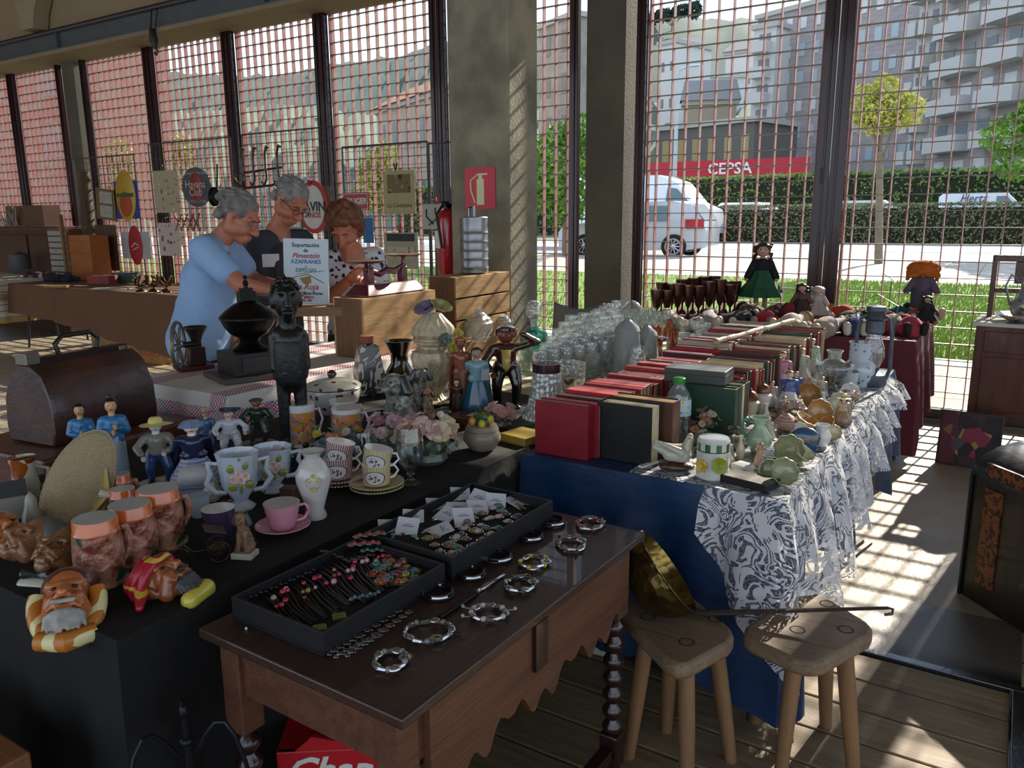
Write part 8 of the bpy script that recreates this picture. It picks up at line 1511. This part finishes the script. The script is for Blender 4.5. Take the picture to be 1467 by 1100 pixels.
for lab, u, v, L_, an, dr, hr, sh in (
    ('pale baby doll lying leftmost on the maroon table', 955, 474, .28, .5, wdn('#b5aba6'), wdn('#b9a890'), None), ('doll in grey satin dress with soles toward viewer', 1010, 474, .34, .3, wdn('#8f8a8c'), wdn('#5a3a26'), mat('#b9ada0', .4)), ('doll lying in black dress beside grey satin one', 1050, 474, .30, -.2, wdn('#1d1a1f'), wdn('#2a1c16'), None),
    ('doll in bright red dress lying at the table front', 1092, 474, .28, .1, wdn('#a8162a'), wdn('#3a2218'), mat('#8a7a74', .5)), ('doll in cream frilled dress right of the red one', 1130, 478, .30, -.3, wdn('#bdb8a5'), wdn('#a5864a'), None), ('doll in beige striped dress with big cream shoes', 1182, 484, .36, -.5, wdn('#a5958a'), wdn('#7a4a2a'), mat('#c2b596', .4)),
    ('doll in brown print clothes behind the red dress', 1075, 462, .26, .8, spots('#5a4a40', ['#8a7a6a', '#2a2422'], 30, .4, .9, 0), wdn('#2a1c16'), None), ('doll in maroon and white clothes behind cream doll', 1112, 462, .26, -.9, spots('#6a2a34', ['#b5aca5'], 30, .4, .9, 0), wdn('#3a2218'), None),
    ('small doll in dark blue with shiny ball hat', 1222, 484, .22, .2, wdn('#1f3a6a'), mat('#2a4a8a', .2, coat=.6), None), ('small doll in dark green jacket near lantern', 1213, 474, .20, -.8, wdn('#1f4a38'), wdn('#1c1512'), None), ('little red and orange clown doll by the lantern top', 1207, 464, .20, 1.2, wdn('#a5381c'), wdn('#b5641c'), None),
    ('red knitted clown doll at right front corner', 1302, 484, .22, .4, wdn('#a8324a'), wdn('#8a1c2c'), wdn('#1c1416')), ('orange limbed puppet lying at right of the table', 1312, 470, .22, -.6, wdn('#a5502c'), wdn('#6a3a20'), None), ('white and black pierrot puppet at the right side', 1322, 462, .22, 1.0, wdn('#a9a6a2'), wdn('#16161a'), None), ('teal dressed puppet among the right hand heap', 1285, 466, .20, -1.1, wdn('#1f5a54'), wdn('#8a3a2a'), None), ('small red shoed puppet left of red clown', 1276, 480, .20, .3, wdn('#8a7f7a'), wdn('#a5382c'), wdn('#9a1c24'))):
    lydoll(lab, u, v-3, L_, an, dr, hr, sh)
standdoll('seated bride doll in pale veil in front of dark mullion', 1168, 464, 408, mat('#a89c98', .8), mat('#b0a4a0', .8), mat('#a8a5a2', .6, 0, .1, 30), 1.5); standdoll('doll with long black hair seated beside bride doll', 1146, 464, 404, mat('#3a2a2a', .8), mat('#5a4038', .8), mat('#181214', .4), 1.3)
standdoll('small dark hatted doll holding lantern near orange hair', 1325, 470, 422, mat('#1a1a1f', .8), mat('#1f1f24', .8), mat('#151214', .5), 1.3)
vase('red_hat', 'dark red felt doll hat between dolls', 'hat', 1128, 466, 434, 34, [(1, 0), (1, .1), (.6, .3), (.55, .8), (.3, 1), (0, 1)], mat('#6a1a24', .9), z=MZ, hollow=False)
B_ = thing('doll_stand', 'thin metal doll stand pole behind puppets', 'doll stand', (*onz(1272, 458, MZ).to_tuple()[:2], MZ+.001)); B().lathe([(0, 0), (.05, 0), (.05, .006), (0, .006)], 20).build('base', wirem, B_); B().tube([(0, 0, .005), (0, 0, .30), (-.05, 0, .33)], .003, 6).build('pole', wirem, B_)
# ================= more of the crowded china
cw_ = '#c3c1b6'
for lab, u, v, t_, w, top, sk, b_ in (
    ('small porcelain shepherdess between jar lids and books', 1104, 586, 544, 22, '#b9a0a0', '#b5b8ae', '#8a8476'), ('tiny cream angel figurine behind green jug', 1100, 632, 596, 22, '#c3bfae', '#c6c2b4', '#a59c86'),
    ('little flower girl figurine left of shells', 1122, 604, 566, 20, '#a8a5b0', '#b58a84', '#8a8476'), ('porcelain boy in blue near white blue figurine', 1138, 576, 530, 20, '#4a5f94', '#c3c6cc', '#8a8476'),
    ('pale seated figurine between clear jar and shells', 1176, 574, 538, 22, '#bcb9a8', '#a9a58e', '#7a705c'), ('small brown monk figurine before clear jar', 1186, 560, 530, 16, '#6a4a34', '#5a4030', '#4a3a2c'),
    ('white bird tailed figurine beside amber shell', 1184, 606, 576, 20, '#c6c6c0', '#c6c6c0', '#a59c86'), ('dark bronze dancer figurine near lace edge', 1208, 598, 562, 18, '#4a382c', '#5a4636', '#3a2c22'),
    ('cream lady figurine standing behind checked pot', 1040, 668, 626, 20, '#bdb59c', '#c3bda8', '#8f866c'), ('grey white cat shaped lady behind green jug handle', 1064, 640, 604, 18, '#9a9c98', '#bfc0bb', '#77746a')):
    fig(lab, u, v, t_, w, LZ, base=b_, low=('skirt', mat(sk, .25, 0, .25, 40, coat=.5)), top=mat(top, .25, 0, .25, 40, coat=.5), hair='#7a5a3c', wk=1.5)
for lab, u, v, w, m_, n_, rz, tl in (
    ('cream ruffled shell beside the conch ornament', 1142, 636, 28, cr_, porc, .8, .9), ('white open shell dish above blue oval casket', 1134, 600, 26, mat('#c4c2b8', .3, coat=.5), cr_, -.4, 1.2), ('tan scallop shell behind white creamer', 1192, 632, 22, og, cr_, .2, 1.1),
    ('pale green leaf dish near front lace fold', 1146, 670, 30, gn, cr_, 1.0, .7), ('white shell leaning on cream one at lace corner', 1106, 690, 30, mat('#c4c2b8', .3, coat=.5), gn, -.6, 1.2), ('small ivory scallop beside dark roses', 1122, 580, 22, cr_, cr_, .5, 1.2)):
    shell(lab, u, v, v-30, w, m_, n_, rz, tl)
for lab, u, v, t_, w, cl, sd in (('tiny yellow rose cluster in front of jar lids', 1064, 616, 590, 22, ['#b9a85a', '#c3bda0'], 31), ('brown and cream rose clump beside shepherdess', 1092, 566, 534, 28, ['#8a6a54', '#c3b59c', '#4a3a2c'], 32), ('dark leaf and white rose clump by book spines', 1112, 552, 518, 24, ['#c6c2b4', '#6a5a3c'], 33), ('pink posy behind the amber shells', 1158, 566, 540, 22, ['#b98f8a', '#c6bfb0'], 34)):
    flowers(lab, u, v, t_, w, cl, mat('#7a7a68', .4, coat=.3), 8, sd, LZ)
for lab, u, v, t_, w, m_ in (('small white bud vase near figurines', 1170, 556, 524, 14, porc), ('little speckled bottle vase beside shepherdess', 1096, 612, 578, 14, spots('#b9b5a5', ['#6a5a4a'], 90, .35)), ('tiny blue white vase near ashtray', 1178, 588, 562, 13, spots('#b9c3cf', ['#4a5f8a'], 90, .35)), ('thin cream bud vase at the front by card box', 1060, 660, 624, 13, cr_)):
    vase('bud_vase', lab, 'vase', u, v, t_, w, [(.6, 0), (1, .3), (.9, .5), (.35, .75), (.5, 1)], m_, z=LZ)
# ================= a few more on the black table
for lab, u, v, t_, w, top, low, b_, ht in (
    ('porcelain couple in pale robes behind white leaf vases', 372, 690, 640, 24, '#a5a39a', '#b9b6ab', '#77705f', None), ('dark brown carved figure beside orange hatted one', 655, 596, 540, 20, '#4a2c20', '#3f261c', '#2c1a12', None)):
    fig(lab, u, v, t_, w, TB, base=b_, low=('robe', mat(low, .35, 0, .25, 30, coat=.4)), top=mat(top, .35, 0, .25, 30, coat=.4), hair='#3a2a1c', wk=1.2)
vase('green_vase', 'small dark green vase between white leaf vases and statue', 'vase', 416, 668, 636, 20, [(.6, 0), (1, .4), (.5, .8), (.7, 1)], mat('#2f4a34', .25, coat=.6))
vase('grey_bowl', 'shallow grey metal dish under the cream urn', 'dish', 650, 600, 590, 64, [(.5, 0), (.9, .5), (1, 1)], mat('#6a6c6a', .35, .6))
